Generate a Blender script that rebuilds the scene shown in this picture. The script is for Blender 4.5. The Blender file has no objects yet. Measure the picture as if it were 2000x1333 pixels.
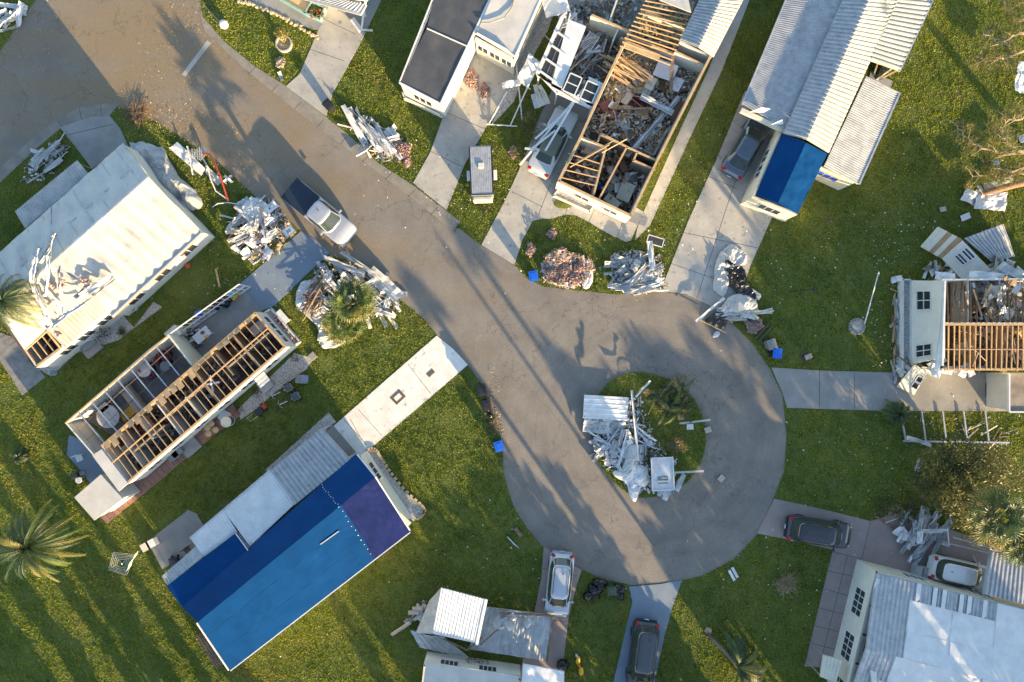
import bpy, math, random
import numpy as np
from mathutils import Vector, Matrix, noise
C = bpy.context.scene
COL = C.collection
R = math.radians
H = 51.3            # height the drone flies at (m)
S = 26.0            # photograph pixels per metre of ground

# ------------------------------------------------ camera
cd = bpy.data.cameras.new('camera'); cam = bpy.data.objects.new('camera', cd); COL.objects.link(cam)
cam.location = (0, 0, H); cam.rotation_euler = (0, 0, 0)
cd.sensor_width = 36; cd.lens = 36*H/(2000/S); cd.clip_start = 1; cd.clip_end = 2000
C.camera = cam
# ------------------------------------------------ sky and sun
SUN_EL = 12.0
SX, SY = 0.573, -0.819
w = bpy.data.worlds.new('World'); C.world = w; w.use_nodes = True
nt = w.node_tree; nt.nodes.clear()
wo = nt.nodes.new('ShaderNodeOutputWorld'); bg = nt.nodes.new('ShaderNodeBackground'); sk = nt.nodes.new('ShaderNodeTexSky')
sk.sky_type = 'NISHITA'; sk.sun_disc = False; sk.sun_elevation = R(SUN_EL); sk.sun_rotation = math.atan2(SX, SY)
sk.air_density = 1.0; sk.dust_density = .8; sk.ozone_density = 1.3
bg.inputs[1].default_value = 0.125
nt.links.new(sk.outputs[0], bg.inputs[0]); nt.links.new(bg.outputs[0], wo.inputs[0])
ld = bpy.data.lights.new('sun', 'SUN'); lo = bpy.data.objects.new('sun', ld); COL.objects.link(lo)
ld.energy = 4.7; ld.angle = R(0.5); ld.color = (1.0, 0.72, 0.38)
sd = Vector((SX*math.cos(R(SUN_EL)), SY*math.cos(R(SUN_EL)), math.sin(R(SUN_EL))))
lo.rotation_euler = sd.to_track_quat('Z', 'Y').to_euler(); lo.location = sd*200
C.view_settings.view_transform = 'Standard'; C.view_settings.look = 'None'; C.view_settings.gamma = 1
C.view_settings.exposure = 1.92
C.view_settings.use_curve_mapping = False
C.cycles.max_bounces = 6; C.cycles.diffuse_bounces = 3

# ------------------------------------------------ helpers
def P(px, py, z=0.0):
    k = (H-z)/H/S
    return Vector(((px-1000)*k, (666.5-py)*k, z))
def PL(pts, z=0.0): return [P(a, b, z) for a, b in pts]
def lerp(a, b, t): return a+(b-a)*t
rnd = random.Random(7)
U = lambda a, b: rnd.uniform(a, b)

class MB:
    def __init__(s, *mats):
        s.v = []; s.f = []; s.mi = []; s.mats = list(mats); s.c = 0
    def use(s, m):
        if m not in s.mats: s.mats.append(m)
        s.c = s.mats.index(m); return s
    def add(s, vs, fs):
        o = len(s.v); s.v += [tuple(v) for v in vs]
        s.f += [[i+o for i in f] for f in fs]; s.mi += [s.c]*len(fs); return s
    def box(s, c, d, rz=0, M=None):
        m = M if M is not None else Matrix.Rotation(rz, 3, 'Z')
        c = Vector(c)
        vs = [c+m@Vector((x*d[0]/2, y*d[1]/2, z*d[2]/2)) for x in (-1, 1) for y in (-1, 1) for z in (-1, 1)]
        return s.add(vs, [(0, 1, 3, 2), (4, 6, 7, 5), (0, 4, 5, 1), (2, 3, 7, 6), (0, 2, 6, 4), (1, 5, 7, 3)])
    def beam(s, a, b, w, h, roll=0):
        a = Vector(a); b = Vector(b); d = b-a; L = d.length
        if L < 1e-5: return s
        x = d/L; up = Vector((0, 0, 1)) if abs(x.z) < .95 else Vector((1, 0, 0))
        y = up.cross(x).normalized(); z = x.cross(y)
        if roll: q = Matrix.Rotation(roll, 3, x); y = q@y; z = q@z
        return s.box((a+b)/2, (L, w, h), M=Matrix((x, y, z)).transposed())
    def prism(s, pts, z0, z1):
        n = len(pts)
        ar = sum(pts[i][0]*pts[(i+1) % n][1]-pts[(i+1) % n][0]*pts[i][1] for i in range(n))
        if ar < 0: pts = pts[::-1]
        z0s = z0 if isinstance(z0, (list, tuple)) else [z0]*n
        z1s = z1 if isinstance(z1, (list, tuple)) else [z1]*n
        if ar < 0: z0s = z0s[::-1]; z1s = z1s[::-1]
        vs = [(p[0], p[1], z) for p, z in zip(pts, z0s)]+[(p[0], p[1], z) for p, z in zip(pts, z1s)]
        return s.add(vs, [list(range(n))[::-1], list(range(n, 2*n))]+[(i, (i+1) % n, n+(i+1) % n, n+i) for i in range(n)])
    def slab(s, q, t):
        """quad or polygon of 3-D corners given a thickness downward"""
        n = len(q); q = [Vector(p) for p in q]; lo_ = [p-Vector((0, 0, t)) for p in q]
        return s.add(q+lo_, [list(range(n)), list(range(n, 2*n))[::-1]]+[(i, n+i, n+(i+1) % n, (i+1) % n) for i in range(n)])
    def tube(s, pts, r, n=6, cap=True):
        pts = [Vector(p) for p in pts]; rs = r if isinstance(r, (list, tuple)) else [r]*len(pts)
        vs = []; up = None
        for i, p in enumerate(pts):
            d = (pts[min(i+1, len(pts)-1)]-pts[max(i-1, 0)]).normalized()
            u = Vector((0, 0, 1)) if abs(d.z) < .9 else Vector((1, 0, 0))
            a = d.cross(u).normalized(); b = d.cross(a)
            vs += [p+(a*math.cos(k*2*math.pi/n)+b*math.sin(k*2*math.pi/n))*rs[i] for k in range(n)]
        fs = [(i*n+k, i*n+(k+1) % n, (i+1)*n+(k+1) % n, (i+1)*n+k) for i in range(len(pts)-1) for k in range(n)]
        if cap: fs += [tuple(range(n))[::-1], tuple(range((len(pts)-1)*n, len(pts)*n))]
        return s.add(vs, fs)
    def lathe(s, c, prof, n=16, sx=1, sy=1):
        vs = [(c[0]+r*sx*math.cos(k*2*math.pi/n), c[1]+r*sy*math.sin(k*2*math.pi/n), c[2]+z) for r, z in prof for k in range(n)]
        m = len(prof)
        fs = [(i*n+k, i*n+(k+1) % n, (i+1)*n+(k+1) % n, (i+1)*n+k) for i in range(m-1) for k in range(n)]
        fs += [tuple(range(n))[::-1], tuple(range((m-1)*n, m*n))]
        return s.add(vs, fs)
    def grid(s, fn, nu, nv):
        vs = [fn(i/nu, j/nv) for j in range(nv+1) for i in range(nu+1)]
        return s.add(vs, [(j*(nu+1)+i, j*(nu+1)+i+1, (j+1)*(nu+1)+i+1, (j+1)*(nu+1)+i) for j in range(nv) for i in range(nu)])
    def blob(s, c, r, n=8, m=6, k=.25, seed=0):
        r = (r, r, r) if not isinstance(r, (tuple, list)) else r
        vs = []
        for j in range(m+1):
            t = math.pi*j/m
            for i in range(n):
                a = 2*math.pi*i/n+j*.3
                d = Vector((math.sin(t)*math.cos(a), math.sin(t)*math.sin(a), math.cos(t)))
                q = 1+k*noise.noise(d*1.7+Vector((seed*3.1, seed, c[0])))*2
                vs.append((c[0]+d.x*r[0]*q, c[1]+d.y*r[1]*q, c[2]+d.z*r[2]*q))
        fs = [(j*n+i, (j+1)*n+i, (j+1)*n+(i+1) % n, j*n+(i+1) % n) for j in range(m) for i in range(n)]
        return s.add(vs, fs)
    def build(s, name, parent=None, smooth=False, origin=None, bevel=0):
        me = bpy.data.meshes.new(name)
        if parent is not None and origin is None:
            p = parent; origin = Vector((0, 0, 0))
            while p is not None: origin = origin+p.location; p = p.parent
        if origin is None:
            a = np.array(s.v) if s.v else np.zeros((1, 3))
            origin = Vector(((a[:, 0].min()+a[:, 0].max())/2, (a[:, 1].min()+a[:, 1].max())/2, a[:, 2].min()))
        o = Vector(origin)
        me.from_pydata([(v[0]-o.x, v[1]-o.y, v[2]-o.z) for v in s.v], [], s.f)
        for m in s.mats: me.materials.append(m)
        if len(s.mats) > 1: me.polygons.foreach_set('material_index', s.mi)
        if smooth is True: me.polygons.foreach_set('use_smooth', [True]*len(me.polygons))
        me.update()
        ob = bpy.data.objects.new(name, me); COL.objects.link(ob)
        if parent is not None: ob.parent = parent; ob.location = (0, 0, 0)
        else: ob.location = o
        if smooth == 'auto': me.shade_auto(R(35)) if hasattr(me, 'shade_auto') else None
        if bevel:
            b = ob.modifiers.new('bevel', 'BEVEL'); b.width = bevel; b.segments = 2; b.limit_method = 'ANGLE'
        return ob
def tag(o, label, cat, group=None, kind=None):
    if label: o['label'] = label
    if cat: o['category'] = cat
    if group: o['group'] = group
    if kind: o['kind'] = kind
    return o
def thing(name, label, cat, loc=(0, 0, 0), group=None, rz=0):
    o = bpy.data.objects.new(name, None); COL.objects.link(o); o.location = loc; o.rotation_euler = (0, 0, rz)
    o.empty_display_size = .2
    return tag(o, label, cat, group)
def struct(o): o['kind'] = 'structure'; return o
def copy_thing(root, loc, rz=None, label=None, group=None):
    def cp(o, par):
        c = o.copy(); COL.objects.link(c); c.parent = par
        for ch in o.children: cp(ch, c)
        return c
    c = cp(root, None); c.location = loc
    if rz is not None: c.rotation_euler = (0, 0, rz)
    if label: c['label'] = label
    if group: c['group'] = group
    return c

# ------------------------------------------------ materials
MATS = {}
def mat(name, c1, c2=None, scale=2.0, rough=.7, metal=0.0, bump=0.0, bscale=None, c3=None, s3=.6, t3=.6, coat=0, trans=0, alpha=1, sss=0, lo_=.35, hi=.65):
    m = bpy.data.materials.new(name); m.use_nodes = True; n = m.node_tree; L = n.links
    b = n.nodes['Principled BSDF']; MATS[name] = m
    b.inputs['Roughness'].default_value = rough; b.inputs['Metallic'].default_value = metal
    if coat: b.inputs['Coat Weight'].default_value = coat; b.inputs['Coat Roughness'].default_value = .05
    if trans: b.inputs['Transmission Weight'].default_value = trans
    tc = n.nodes.new('ShaderNodeTexCoord'); vec = tc.outputs['Object']
    col4 = lambda c: (c[0], c[1], c[2], 1)
    c2 = c2 or tuple(min(1, x*.82) for x in c1)
    nz = n.nodes.new('ShaderNodeTexNoise'); nz.inputs['Scale'].default_value = scale; nz.inputs['Detail'].default_value = 8; nz.inputs['Roughness'].default_value = .65
    L.new(vec, nz.inputs['Vector'])
    rp = n.nodes.new('ShaderNodeValToRGB'); rp.color_ramp.elements[0].position = lo_; rp.color_ramp.elements[1].position = hi
    rp.color_ramp.elements[0].color = col4(c2); rp.color_ramp.elements[1].color = col4(c1)
    L.new(nz.outputs[0], rp.inputs[0]); out = rp.outputs[0]
    if c3:
        n3 = n.nodes.new('ShaderNodeTexNoise'); n3.inputs['Scale'].default_value = s3; n3.inputs['Detail'].default_value = 10; n3.inputs['Roughness'].default_value = .7
        L.new(vec, n3.inputs['Vector'])
        r3 = n.nodes.new('ShaderNodeValToRGB'); r3.color_ramp.elements[0].position = t3; r3.color_ramp.elements[1].position = min(1, t3+.12)
        L.new(n3.outputs[0], r3.inputs[0])
        mx = n.nodes.new('ShaderNodeMix'); mx.data_type = 'RGBA'
        L.new(r3.outputs[0], mx.inputs[0]); L.new(out, mx.inputs[6]); mx.inputs[7].default_value = col4(c3); out = mx.outputs[2]
    L.new(out, b.inputs['Base Color'])
    if bump:
        nb = n.nodes.new('ShaderNodeTexNoise'); nb.inputs['Scale'].default_value = bscale or scale*8; nb.inputs['Detail'].default_value = 5
        L.new(vec, nb.inputs['Vector'])
        bp = n.nodes.new('ShaderNodeBump'); bp.inputs['Strength'].default_value = 1; bp.inputs['Distance'].default_value = bump
        L.new(nb.outputs[0], bp.inputs['Height']); L.new(bp.outputs[0], b.inputs['Normal'])
    return m

WHITE = mat('white_painted_metal', (.66, .665, .66), (.54, .545, .54), 1.2, .45, bump=.004, bscale=3, c3=(.38, .34, .28), s3=1.3, t3=.66)
WHITE2 = mat('white_siding', (.60, .59, .54), (.52, .51, .46), 1.0, .6, c3=(.5, .47, .4), s3=1.1, t3=.68)
OLDWHITE = mat('weathered_white_metal', (.46, .465, .46), (.31, .32, .315), 1.5, .5, bump=.006, bscale=4, c3=(.25, .22, .19), s3=2.2, t3=.62)
CREAM = mat('cream_siding', (.58, .56, .46), (.49, .47, .39), 1.5, .6, c3=(.4, .36, .25), s3=1.5, t3=.7)
CREAM_AND_LIT = mat('cream_and_sunlit_metal', (.49, .475, .40), (.37, .36, .31), 1.3, .5, c3=(.26, .22, .16), s3=2, t3=.6)  # cream metal; also paints sunlight onto the lit slopes of ribbed roofs
GREYMETAL = mat('grey_roof_metal', (.44, .45, .46), (.30, .31, .32), 2.0, .45, metal=.2, c3=(.16, .15, .13), s3=2.5, t3=.6)
ALU = mat('bare_aluminium', (.62, .64, .66), (.42, .43, .45), 2.5, .38, metal=.6)
DARKROOF = mat('dark_membrane_roof', (.082, .082, .084), (.052, .054, .058), .8, .5, bump=.01, bscale=2, c3=(.10, .08, .055), s3=.9, t3=.62)
MEMBRANE = mat('white_roof_membrane', (.52, .505, .465), (.41, .40, .375), .8, .55, bump=.01, bscale=2, c3=(.34, .30, .25), s3=1.6, t3=.60)
WOOD = mat('pale_lumber', (.50, .345, .19), (.37, .24, .12), 3, .75)
WOODD = mat('weathered_lumber', (.20, .14, .09), (.11, .075, .05), 3, .8)
PLY = mat('plywood', (.36, .24, .13), (.25, .16, .085), 2, .8)
TARPB = mat('blue_tarpaulin', (.005, .047, .155), (.004, .037, .125), .7, .42, bump=.006, bscale=5, c3=(.010, .050, .19), s3=.5, t3=.62)
TARPV = mat('violet_blue_tarpaulin', (.014, .022, .095), (.009, .016, .07), .9, .36, bump=.006, bscale=5, c3=(.022, .028, .11), s3=.7, t3=.6)
BLUEP = mat('blue_plastic', (.01, .12, .60), (.008, .09, .48), 4, .35)
BLACKP = mat('black_plastic', (.022, .023, .025), (.014, .014, .016), 4, .4)
BAG = mat('black_bag_film', (.012, .012, .014), (.008, .008, .010), 4, .22, bump=.03, bscale=9)
GREYP = mat('grey_plastic', (.20, .21, .22), (.14, .15, .15), 4, .5)
WHITEP = mat('white_plastic', (.64, .645, .65), (.54, .545, .55), 3, .35)
CLOTHW = mat('pale_sheeting', (.56, .57, .58), (.43, .44, .455), 2, .55, bump=.02, bscale=6, c3=(.42, .38, .33), s3=1.5, t3=.64)
CLOTHG = mat('grey_tarpaulin', (.34, .35, .36), (.27, .28, .29), 1.5, .5, bump=.02, bscale=4)
for m_ in (TARPB, TARPV): m_.node_tree.nodes['Principled BSDF'].inputs['Specular IOR Level'].default_value = .03
GLASS = mat('window_glass', (.03, .04, .045), (.02, .026, .03), 2, .08)
SCREEN = mat('screen_mesh', (.035, .04, .042), (.02, .024, .026), 2, .6)
PINK = mat('pink_insulation', (.56, .37, .32), (.38, .25, .21), 5, .95, bump=.05, bscale=12)
YELINS = mat('yellow_insulation', (.46, .36, .16), (.30, .23, .10), 5, .95, bump=.05, bscale=12)
MAROON = mat('maroon_upholstery', (.14, .025, .03), (.09, .015, .02), 5, .7)
REDP = mat('red_paint', (.36, .05, .035), (.26, .035, .025), 4, .4)
ORANGE = mat('orange_paint', (.65, .13, .02), (.5, .09, .015), 4, .5)
BEIGE = mat('beige_fabric', (.42, .37, .31), (.32, .28, .23), 4, .85)
BROWN = mat('brown_wood_furniture', (.15, .075, .035), (.09, .045, .02), 4, .5)
TILE = mat('carpet_tile_floor', (.14, .15, .16), (.10, .11, .12), 3, .8)
FLOORB = mat('brown_floor', (.13, .10, .075), (.075, .06, .045), 1.6, .8)
FLOORP = mat('tan_floor', (.27, .23, .18), (.16, .13, .10), 1.2, .8)
OLIVE = mat('olive_carpet', (.13, .13, .03), (.09, .09, .02), 4, .95)
YELLOW = mat('yellow_plastic', (.75, .42, .02), (.62, .33, .015), 4, .45)
TERRA = mat('terracotta', (.35, .14, .075), (.26, .1, .05), 4, .8)
PEBBLE = mat('pale_pebbles', (.52, .50, .46), (.20, .18, .16), 9, .9, bump=.05, bscale=14)
BRICKY = mat('tan_edging_stone', (.50, .38, .22), (.34, .26, .16), 5, .9)
RUBBER = mat('tyre_rubber', (.018, .018, .018), (.012, .012, .012), 5, .8)
CHROME = mat('chrome', (.6, .6, .6), (.5, .5, .5), 4, .2, metal=1)
BARK = mat('palm_bark', (.22, .18, .14), (.13, .10, .075), 6, .95, bump=.03, bscale=20)
BARKP = mat('pine_bark', (.30, .16, .09), (.18, .10, .055), 6, .95, bump=.03, bscale=20)
TWIG = mat('pale_bare_branch', (.40, .30, .19), (.25, .18, .11), 6, .9)
def leafmat(name, c1, c2, scale=1.5, rough=.5):
    m = mat(name, c1, c2, scale, rough)
    return glow(m)
def glow(m, k=.32):
    n = m.node_tree; L = n.links; b = n.nodes['Principled BSDF']; o = n.nodes['Material Output']; t = n.nodes.new('ShaderNodeBsdfTranslucent'); x = n.nodes.new('ShaderNodeMixShader'); x.inputs[0].default_value = k
    L.new(b.inputs['Base Color'].links[0].from_socket, t.inputs['Color']); L.new(b.outputs[0], x.inputs[1]); L.new(t.outputs[0], x.inputs[2]); L.new(x.outputs[0], o.inputs['Surface']); return m
PALMG = leafmat('palm_leaf', (.14, .19, .035), (.075, .12, .025))
PALMY = leafmat('yellowing_palm_leaf', (.30, .25, .05), (.16, .16, .035))
PALMD = leafmat('dark_palm_leaf', (.045, .085, .028), (.028, .055, .02))
LEAF = leafmat('bush_leaf', (.15, .14, .035), (.07, .085, .022), .8)
LEAFD = leafmat('dark_bush_leaf', (.075, .085, .03), (.04, .055, .02), .8)
LEAFR = leafmat('dark_red_leaf', (.07, .025, .025), (.04, .018, .018))
NEEDLE = leafmat('pine_needles', (.16, .16, .03), (.09, .11, .025), 1)
# ================================================ ground, roads, drives
def chaikin(p, n=2, closed=True):
    for _ in range(n):
        q = []
        m = len(p)
        for i in range(m if closed else m-1):
            a = p[i]; b = p[(i+1) % m]
            q += [(a[0]*.75+b[0]*.25, a[1]*.75+b[1]*.25), (a[0]*.25+b[0]*.75, a[1]*.25+b[1]*.75)]
        p = q
    return p
# --- materials of the ground
def asphalt_mat():
    m = mat('worn_asphalt', (.205, .185, .160), (.150, .136, .120), .45, .9, bump=.010, bscale=22)
    n = m.node_tree; L = n.links; b = n.nodes['Principled BSDF']
    src = b.inputs['Base Color'].links[0].from_socket
    tc = n.nodes['Texture Coordinate']
    # sand washed over the street: more of it towards the junction
    mp = n.nodes.new('ShaderNodeVectorMath'); mp.operation = 'DISTANCE'; mp.inputs[1].default_value = P(270, 110)
    L.new(tc.outputs['Object'], mp.inputs[0])
    mr = n.nodes.new('ShaderNodeMapRange'); mr.inputs[1].default_value = 4; mr.inputs[2].default_value = 40; mr.inputs[3].default_value = .17; mr.inputs[4].default_value = -.16
    L.new(mp.outputs['Value'], mr.inputs[0])
    nz = n.nodes.new('ShaderNodeTexNoise'); nz.inputs['Scale'].default_value = .22; nz.inputs['Detail'].default_value = 9; nz.inputs['Roughness'].default_value = .62
    mpn = n.nodes.new('ShaderNodeMapping'); mpn.inputs['Rotation'].default_value = (0, 0, R(55)); mpn.inputs['Scale'].default_value = (.45, 1.3, 1)
    L.new(tc.outputs['Object'], mpn.inputs[0]); L.new(mpn.outputs[0], nz.inputs['Vector'])
    ad = n.nodes.new('ShaderNodeMath'); ad.operation = 'ADD'; L.new(nz.outputs[0], ad.inputs[0]); L.new(mr.outputs[0], ad.inputs[1])
    rp = n.nodes.new('ShaderNodeValToRGB'); rp.color_ramp.elements[0].position = .46; rp.color_ramp.elements[1].position = .72
    L.new(ad.outputs[0], rp.inputs[0])
    mx = n.nodes.new('ShaderNodeMix'); mx.data_type = 'RGBA'; L.new(rp.outputs[0], mx.inputs[0]); L.new(src, mx.inputs[6]); mx.inputs[7].default_value = (.195, .150, .095, 1)
    # fine speckle
    sp = n.nodes.new('ShaderNodeTexNoise'); sp.inputs['Scale'].default_value = 16; sp.inputs['Detail'].default_value = 4; L.new(tc.outputs['Object'], sp.inputs['Vector'])
    sr = n.nodes.new('ShaderNodeMapRange'); sr.inputs[1].default_value = .3; sr.inputs[2].default_value = .7; sr.inputs[3].default_value = .80; sr.inputs[4].default_value = 1.2
    L.new(sp.outputs[0], sr.inputs[0])
    mu = n.nodes.new('ShaderNodeMix'); mu.data_type = 'RGBA'; mu.blend_type = 'MULTIPLY'; mu.inputs[0].default_value = 1
    cc = n.nodes.new('ShaderNodeCombineColor'); [L.new(sr.outputs[0], cc.inputs[i]) for i in range(3)]
    L.new(mx.outputs[2], mu.inputs[6]); L.new(cc.outputs[0], mu.inputs[7])
    # hairline cracks: edges of large cells bent by noise
    wn = n.nodes.new('ShaderNodeTexNoise'); wn.inputs['Scale'].default_value = .9; wn.inputs['Detail'].default_value = 6; L.new(tc.outputs['Object'], wn.inputs['Vector'])
    va = n.nodes.new('ShaderNodeVectorMath'); va.operation = 'SCALE'; va.inputs[3].default_value = 3.0; L.new(wn.outputs['Color'], va.inputs[0])
    vb = n.nodes.new('ShaderNodeVectorMath'); vb.operation = 'ADD'; L.new(va.outputs[0], vb.inputs[0]); L.new(tc.outputs['Object'], vb.inputs[1])
    vo = n.nodes.new('ShaderNodeTexVoronoi'); vo.feature = 'DISTANCE_TO_EDGE'; vo.inputs['Scale'].default_value = .16; L.new(vb.outputs[0], vo.inputs['Vector'])
    cr = n.nodes.new('ShaderNodeMapRange'); cr.inputs[1].default_value = .002; cr.inputs[2].default_value = .008; cr.inputs[3].default_value = .72; cr.inputs[4].default_value = 1
    L.new(vo.outputs['Distance'], cr.inputs[0])
    m2 = n.nodes.new('ShaderNodeMix'); m2.data_type = 'RGBA'; m2.blend_type = 'MULTIPLY'; m2.inputs[0].default_value = 1
    c2 = n.nodes.new('ShaderNodeCombineColor'); [L.new(cr.outputs[0], c2.inputs[i]) for i in range(3)]
    L.new(mu.outputs[2], m2.inputs[6]); L.new(c2.outputs[0], m2.inputs[7])
    # tyre scrub in rings round the turning circle
    d2 = n.nodes.new('ShaderNodeVectorMath'); d2.operation = 'DISTANCE'; d2.inputs[1].default_value = P(1268, 850); L.new(vb.outputs[0] if False else tc.outputs['Object'], d2.inputs[0])
    r1 = n.nodes.new('ShaderNodeTexNoise'); r1.noise_dimensions = '2D'; r1.inputs['Scale'].default_value = 1.0; r1.inputs['Detail'].default_value = 5
    cx_ = n.nodes.new('ShaderNodeCombineXYZ'); sc = n.nodes.new('ShaderNodeMath'); sc.operation = 'MULTIPLY'; sc.inputs[1].default_value = 2.6; L.new(d2.outputs['Value'], sc.inputs[0]); L.new(sc.outputs[0], cx_.inputs[0]); L.new(wn.outputs[0], cx_.inputs[1]); L.new(cx_.outputs[0], r1.inputs['Vector'])
    m3 = n.nodes.new('ShaderNodeMapRange'); m3.inputs[1].default_value = .35; m3.inputs[2].default_value = .65; m3.inputs[3].default_value = .93; m3.inputs[4].default_value = 1.04; L.new(r1.outputs[0], m3.inputs[0])
    fd = n.nodes.new('ShaderNodeMapRange'); fd.inputs[1].default_value = 10; fd.inputs[2].default_value = 15; fd.inputs[3].default_value = 1; fd.inputs[4].default_value = 0; L.new(d2.outputs['Value'], fd.inputs[0])
    c3_ = n.nodes.new('ShaderNodeCombineColor'); [L.new(m3.outputs[0], c3_.inputs[i]) for i in range(3)]
    m4 = n.nodes.new('ShaderNodeMix'); m4.data_type = 'RGBA'; m4.blend_type = 'MULTIPLY'; L.new(fd.outputs[0], m4.inputs[0]); L.new(m2.outputs[2], m4.inputs[6]); L.new(c3_.outputs[0], m4.inputs[7]); L.new(m4.outputs[2], b.inputs['Base Color'])
    return m
ASPH = asphalt_mat()
SOIL = mat('lawn_soil', (.11, .125, .022), (.065, .09, .014), .5, .95, bump=.05, bscale=7, c3=(.12, .10, .045), s3=.35, t3=.60)
CONC = mat('pale_concrete', (.40, .385, .345), (.29, .28, .255), .5, .85, bump=.004, bscale=12, c3=(.15, .14, .125), s3=2.2, t3=.57)
CONC2 = mat('grey_concrete', (.27, .265, .25), (.20, .198, .188), .6, .85, bump=.004, bscale=12, c3=(.13, .12, .10), s3=.9, t3=.64)
CONCW = mat('whitewashed_concrete', (.72, .70, .65), (.56, .545, .50), 1.0, .8, bump=.004, bscale=12, c3=(.22, .20, .18), s3=1.3, t3=.58)
CONCB = mat('blue_painted_concrete', (.17, .215, .27), (.135, .175, .225), .8, .7, bump=.003, bscale=12, c3=(.20, .22, .24), s3=.9, t3=.64)
CONCP = mat('pinkish_concrete', (.30, .235, .215), (.245, .19, .175), .8, .85, bump=.004, bscale=12, c3=(.16, .12, .11), s3=1.1, t3=.66)
GUTT = mat('kerb_concrete', (.245, .225, .19), (.17, .155, .13), 1.0, .9, bump=.006, bscale=14, c3=(.12, .10, .075), s3=1.2, t3=.6)
JOINT = mat('joint_dirt', (.06, .05, .04), (.04, .035, .03), 4, .95)
BRICK = mat('red_paver', (.30, .155, .115), (.20, .11, .085), 2.2, .9, bump=.01, bscale=12)
PAVG = mat('grey_paver', (.24, .235, .225), (.15, .148, .14), 1.8, .9, bump=.01, bscale=12)

MASK = []       # paved or built areas where no grass grows (photo pixels, polygons)
g = MB(SOIL); g.prism([(-600, -600), (600, -600), (600, 600), (-600, 600)], -1.0, 0.0)
gr = g.build('lawn', origin=(0, 0, 0)); struct(gr); tag(gr, 'green lawn between the mobile homes', None)

def paved(name, px, m, z, smooth=0, joints=(), mask=True, label=None):
    pp = chaikin(px, smooth) if smooth else px
    q = MB(m); q.prism([tuple(P(a, b)[:2]) for a, b in pp], -.3, z)
    if joints:
        q.use(JOINT)
        for a, b in joints:
            q.beam(P(*a)+Vector((0, 0, z+.001)), P(*b)+Vector((0, 0, z+.001)), .03, .006)
    if mask: MASK.append(pp)
    o = struct(q.build(name, origin=(0, 0, 0)))
    if label: o['label'] = label
    return o
ROAD = [(-60, 140), (0, 101), (71, 0), (90, -60), (380, -60), (390, 0), (400, 50), (478, 128), (569, 200), (636, 252), (704, 304), (798, 376), (883, 444), (897, 447), (940, 480), (1005, 518), (1030, 545), (1060, 560), (1130, 568), (1200, 575), (1300, 571), (1345, 577), (1388, 598), (1430, 632), (1470, 672), (1503, 720), (1528, 772), (1536, 850), (1531, 920), (1510, 975), (1478, 1045), (1430, 1095), (1370, 1125), (1310, 1138), (1235, 1143), (1180, 1132), (1130, 1110), (1085, 1080), (1062, 1070), (1030, 1032), (1003, 990), (985, 930), (980, 870), (972, 825), (955, 785), (940, 750), (915, 714), (882, 680), (853, 655), (830, 625), (800, 600), (772, 580), (740, 545), (700, 515), (645, 498), (615, 470), (588, 452), (560, 430), (500, 385), (440, 330), (365, 275), (300, 235), (240, 212), (203, 206), (155, 214), (111, 236), (68, 270), (30, 304), (-60, 380)]
paved('road', ROAD, ASPH, .012, label='asphalt street running into a round cul-de-sac')
KERB = ([(400, 37), (434, 78), (495, 128), (559, 169), (636, 228), (680, 263), (738, 318), (805, 361), (900, 434)], [(883, 449), (798, 382), (704, 311), (636, 260), (569, 209), (478, 135), (400, 61), (388, 20)])
paved('kerb', KERB[0]+KERB[1], GUTT, .03, joints=[((500+i*44.5, 131+i*34.2), (486+i*44.5, 146+i*34.2)) for i in range(10)], label='concrete gutter kerb along the north side of the street')
K2 = ([(233, 204), (203, 203), (155, 211), (111, 233), (68, 267), (30, 301), (-30, 355)], [(-30, 388), (0, 358), (68, 294), (118, 252), (145, 241), (176, 230), (213, 228)])
paved('kerb', K2[0]+K2[1], GUTT, .03, joints=[((155, 211), (160, 235)), ((198, 203), (198, 228)), ((111, 233), (122, 249))], label='curved kerb round the corner in the shade')
# island in the turning circle
ISL = chaikin([(1240, 724), (1300, 736), (1350, 770), (1377, 820), (1380, 870), (1362, 922), (1325, 957), (1270, 974), (1230, 968), (1188, 935), (1163, 890), (1152, 850), (1158, 790), (1185, 745)], 2)
q = MB(SOIL); q.prism([tuple(P(a, b)[:2]) for a, b in ISL], -.3, .06); o = struct(q.build('lawn', origin=(0, 0, 0))); o['label'] = 'round grassy island in the turning circle'
# drives
paved('driveway', [(643, 10), (694, 41), (714, 64), (697, 98), (650, 182), (637, 228), (600, 200), (559, 169), (586, 145), (623, 57)], CONC, .045, joints=[((633, 38), (695, 68)), ((605, 97), (673, 120))], label='concrete driveway by the potted tree')
paved('patio', [(472, -30), (760, -30), (715, 62), (694, 40), (643, 9), (622, 60), (600, 55), (545, 33), (485, 6)], CONC2, .035, label='grey concrete forecourt of the house at the top')
paved('driveway', [(925, 90), (1010, 120), (985, 180), (949, 250), (908, 321), (872, 411), (807, 358), (841, 297), (864, 233), (881, 192)], CONC, .045, joints=[((866, 218), (945, 252)), ((842, 297), (905, 327))], label='concrete driveway beside the white house with the dark roof')
paved('driveway', [(1052, 240), (1015, 330), (985, 395), (940, 479), (1005, 518), (1020, 470), (1040, 432), (1062, 427), (1080, 385), (1110, 330), (1150, 240)], CONC, .045, joints=[((1000, 375), (1060, 405)), ((1075, 360), (1050, 425))], label='concrete driveway under the silver sedan')
paved('path', [(1060, 428), (1080, 427), (1105, 419), (1125, 421), (1150, 434), (1185, 455), (1222, 473), (1232, 470), (1240, 452), (1258, 415), (1200, 380), (1085, 370)], CONC, .04, joints=[((1105, 419), (1112, 385)), ((1150, 434), (1163, 405)), ((1205, 464), (1217, 430))], label='curved concrete walk in front of the roofless house')
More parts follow.
